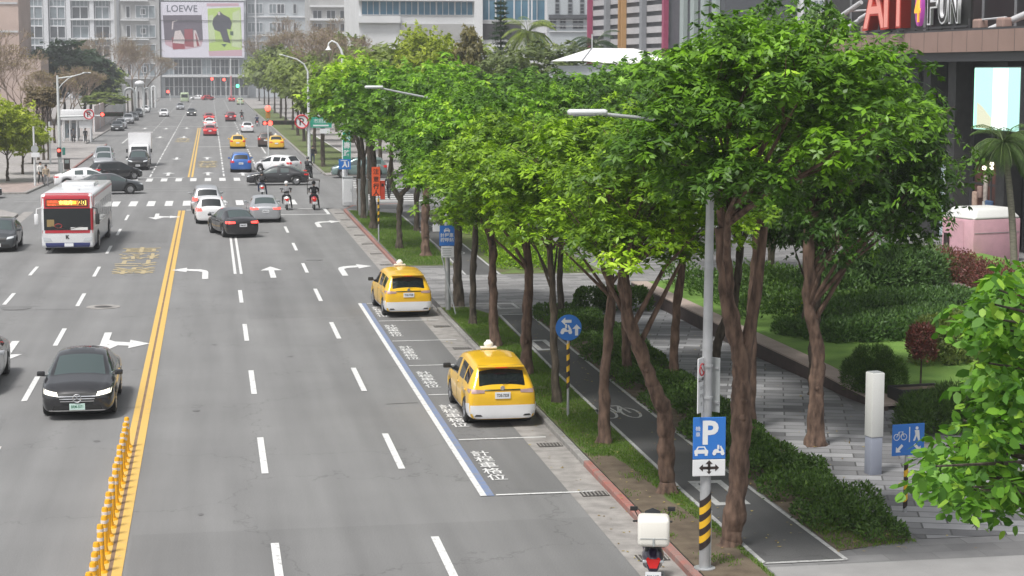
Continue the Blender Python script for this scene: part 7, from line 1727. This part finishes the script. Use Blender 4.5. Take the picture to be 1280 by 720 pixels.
# ---------------- people
SKIN = mat('skin', (.45, .28, .20), .6); HAIR = mat('black hair', (.015, .012, .01), .7); SHOE = mat('shoe', (.03, .03, .03), .6)
def person(label, x, y, head, top, bottom, pose='stand', helmet=None, z=.12, H=1.70, group=None, seed=0):
    rt = empty('person', (x, y, z), -R(head), label, 'person', group); k = H / 1.70
    if pose == 'ride':
        J = dict(pel=(0, -.38, .92), ch=(0, -.30, 1.24), nk=(0, -.24, 1.47), hd=(0, -.19, 1.60), ht=(0, -.19, 1.68), sl=(-.19, -.26, 1.40), sr=(.19, -.26, 1.40), el=(-.29, -.02, 1.20), er=(.29, -.02, 1.20), wl=(-.28, .24, 1.10), wr=(.28, .24, 1.10),
                 hl=(-.10, -.36, .90), hr=(.10, -.36, .90), kl=(-.22, .06, .82), kr=(.24, .02, .80), al=(-.22, .08, .38), ar=(.34, -.10, .12), tl=(-.22, .28, .34), tr=(.34, .08, .05))
    else:
        s = .16 if pose == 'walk' else .02
        J = dict(pel=(0, 0, .92), ch=(0, .0, 1.22), nk=(0, .01, 1.44), hd=(0, .02, 1.56), ht=(0, .02, 1.64), sl=(-.19, 0, 1.37), sr=(.19, 0, 1.37), el=(-.25, -s * .5, 1.10), er=(.25, s * .5, 1.10), wl=(-.24, .06 + s * .4, .86), wr=(.24, .10 + s * .6, .88),
                 hl=(-.10, 0, .90), hr=(.10, 0, .90), kl=(-.11, s * .7, .50), kr=(.11, -s * .2 + .03, .50), al=(-.11, s * 1.0, .09), ar=(.11, -s * 1.2, .10), tl=(-.12, s * 1.0 + .16, .04), tr=(.12, -s * 1.2 + .16, .04))
    rad = dict(pel=(.16, .12), ch=(.17, .12), nk=(.06, .06), hd=(.085, .10), ht=(.06, .07), sl=(.075, .075), sr=(.075, .075), el=(.048, .048), er=(.048, .048), wl=(.032, .032), wr=(.032, .032), hl=(.10, .10), hr=(.10, .10), kl=(.068, .068), kr=(.068, .068), al=(.045, .045), ar=(.045, .045), tl=(.035, .03), tr=(.035, .03))
    ed = [('pel', 'ch'), ('ch', 'nk'), ('nk', 'hd'), ('hd', 'ht'), ('ch', 'sl'), ('ch', 'sr'), ('sl', 'el'), ('sr', 'er'), ('el', 'wl'), ('er', 'wr'), ('pel', 'hl'), ('pel', 'hr'), ('hl', 'kl'), ('hr', 'kr'), ('kl', 'al'), ('kr', 'ar'), ('al', 'tl'), ('ar', 'tr')]
    names = list(J); bm = bmesh.new(); ly = bm.verts.layers.skin.verify(); V = {}
    for n in names: v = bm.verts.new(Vector(J[n]) * k); v[ly].radius = (rad[n][0] * k, rad[n][1] * k); v[ly].use_root = (n == 'pel'); V[n] = v
    for a, b in ed: bm.edges.new((V[a], V[b]))
    me = bpy.data.meshes.new('t'); bm.to_mesh(me); bm.free()
    me = eval_mesh(me, [('SKIN', dict(use_smooth_shade=True)), ('SUBSURF', dict(levels=1, render_levels=1))]); me.name = 'body'
    me.materials.clear()
    for m in (top, bottom, SKIN, SHOE): me.materials.append(m)
    # hands: palm, four fingers and thumb, grown into the wrists
    hb = MB(); hb.v = [tuple(v.co) for v in me.vertices]; hb.f = [tuple(p.vertices) for p in me.polygons]; hb.mi = [0] * len(hb.f)
    zh = J['nk'][2] * k; zp = J['pel'][2] * k; fl = []
    for i, f in enumerate(hb.f):
        c = Vector((0, 0, 0))
        for q in f: c += Vector(hb.v[q])
        c /= len(f)
        dw = min((c - Vector(J['wl']) * k).length, (c - Vector(J['wr']) * k).length)
        df = min((c - Vector(J['tl']) * k).length, (c - Vector(J['tr']) * k).length, (c - Vector(J['al']) * k).length + .04, (c - Vector(J['ar']) * k).length + .04)
        legs = c.z < zp + .02 and abs(c.x) < .2 * k + .15 and dw > .15
        if pose == 'ride': legs = c.z < zp + .04 and c.y < .2 + .1 and not (c.z > 1.0)
        hb.mi[i] = 2 if (c.z > zh or dw < .07) else 3 if df < .11 else 1 if legs else 0
    n0 = len(hb.f)
    for w_, e_, s in (('wl', 'el', -1), ('wr', 'er', 1)):
        W_ = Vector(J[w_]) * k; d = (W_ - Vector(J[e_]) * k).normalized(); sd = Vector((0, 1, 0)) if pose != 'ride' else Vector((1, 0, 0)); pz = W_ + d * .05
        hb.tube([W_ - d * .01, W_ + d * .05, W_ + d * .09], [.028, .038, .03], 8, 2)
        for j in range(4): o_ = sd * (-.026 + .018 * j); Lf = (.062, .072, .068, .054)[j]; hb.tube([W_ + d * .08 + o_, W_ + d * (.08 + Lf * .5) + o_, W_ + d * (.08 + Lf) + o_ + Vector((-s * .015, 0, -.012 if pose == 'ride' else 0))], [.0095, .009, .007], 5, 2)
        hb.tube([W_ + d * .03 + sd * .03, W_ + d * .065 + sd * .055, W_ + d * .09 + sd * .06], [.012, .011, .008], 5, 2)
    # face: nose, ears
    hc = Vector(J['hd']) * k; hb.tube([hc + Vector((0, .092, .03)), hc + Vector((0, .118, -.005)), hc + Vector((0, .095, -.015))], [.010, .014, .010], 5, 2)
    for s in (-1, 1): hb.ball(tuple(hc + Vector((s * .088, 0, .01))), .024, 2, 8, (.5, 1, 1.3))
    b = hb.build('body', [top, bottom, SKIN, SHOE], rt, sm=70)
    for s in (-1, 1): MB().ball(tuple(hc + Vector((s * .034, .088, .035))), .011, n=8).build('eye', SHOE, rt, sm=60)
    MB().bevbox(tuple(hc + Vector((0, .090, -.045))), (.045, .012, .010), .003).build('mouth', mat('lips', (.35, .14, .12), .6), rt)
    if helmet: MB().ball(tuple(hc + Vector((0, -.01, .065))), .135, n=16, sc=(1, 1.1, .95)).build('helmet', helmet, rt, sm=70)
    else: MB().ball(tuple(hc + Vector((0, -.022, .055))), .108, n=14, sc=(1, 1.05, .95)).build('hair', HAIR, rt, sm=70)
    return rt
C_ = lambda n, c: mat('cloth ' + n, c, .85, var=.12, vscale=9)
DK, NV, GY, WT, PKC, RD_, TN = C_('black', (.02, .02, .022)), C_('navy', (.025, .035, .08)), C_('grey', (.20, .20, .21)), C_('white', (.6, .6, .58)), C_('pink', (.5, .3, .32)), C_('red', (.4, .03, .04)), C_('tan', (.35, .28, .2))
HW, HB_ = paint('white helmet', (.72, .72, .72)), paint('black helmet', (.02, .02, .02))
SG_ = 'scooters waiting at the line'
def rider(ls, lpn, x, y, hd, pm, top, bot, hm, g=None, name='scooter', **k):
    scooter(ls, x, y, hd, pm, group=g, name=name, **k); person(lpn, x, y, hd, top, bot, 'ride', hm, z=.016, group='riders on scooters')
rider('white scooter between the two other scooters at the stop line', 'rider in white helmet and grey jacket on the white scooter', 4.62, 116.6, 0, P_WHT, GY, DK, HW, SG_)
rider('red tailed scooter at the right end of the stop line', 'rider in black under a black canopy, rightmost at the line', 6.32, 116.3, 0, P_RED, DK, DK, HB_, SG_)
rider('grey scooter already rolling past the crosswalk', 'dark dressed rider on the grey scooter past the crosswalk', 3.42, 128.7, 0, P_SIL, DK, NV, HB_, SG_)
# rain canopy of the rightmost scooter
cn = empty('scooter_canopy', (6.32, 116.3, .016), 0, 'black framed rain canopy over the rightmost waiting scooter', 'canopy')
for s in (-1, 1): MB().tube([(s * .36, .5, .9), (s * .38, .35, 1.75), (s * .36, -.1, 1.86), (s * .36, -.75, 1.80)], .022, 5).build('frame', HZK, cn)
MB().bevbox((0, -.15, 1.85), (.74, 1.1, .03), .012).build('roof', HZK, cn)
rider('dark scooter running beside the maroon car far ahead', 'tiny rider in black beside the maroon car', 5.45, 330, 0, P_BLK, DK, DK, HB_)
rider('dark scooter near the kerb ahead of the white hatchback', 'tiny rider in dark clothes near the far right kerb', 7.2, 293, 0, P_BLK, NV, DK, HB_)
rider('dark scooter parked on the far right corner', 'rider in dark clothes waiting on the far right corner', 7.75, 149.6, 20, P_BLK, DK, DK, HB_)
x, y = gp(51, 230); person('person in white top and dark trousers, left one of the pair crossing the corner', x, y, 150, WT, DK, 'walk')
x, y = gp(58, 233); person('person in pale jacket and grey trousers, right one of the pair at the corner', x, y, 170, TN, GY, 'walk', H=1.62)
x, y = gp(107, 178); person('person in dark clothes standing at the right end of the bus shelter', x, y, 190, DK, DK)
x, y = gp(92, 178); person('person in grey waiting in the middle of the bus shelter', x, y, 160, GY, DK)
x, y = gp(88, 176); person('person in navy waiting at the left of the bus shelter', x, y, 200, NV, GY)
x, y = gp(486, 249); person('person in black walking behind the orange sign towards the side street', x, y, 30, DK, DK, 'walk')
x, y = gp(391, 205); person('person in dark clothes on the path beyond the side street', x, y, 180, DK, NV, 'walk')

# ============================================================ AIR
hz = MB().box((50, 300, 49), (1700, 1200, 102)).build('haze', None)
hm = bpy.data.materials.new('haze air'); hm.use_nodes = True; nt = hm.node_tree; nt.nodes.clear()
ho = nt.nodes.new('ShaderNodeOutputMaterial'); hv = nt.nodes.new('ShaderNodeVolumePrincipled')
hv.inputs['Color'].default_value = (.93, .95, .98, 1); hv.inputs['Density'].default_value = 0.00052; hv.inputs['Anisotropy'].default_value = 0.2
nt.links.new(hv.outputs[0], ho.inputs['Volume']); hz.data.materials.append(hm)
tag(hz, 'thin pale air over the whole street', kind='stuff')
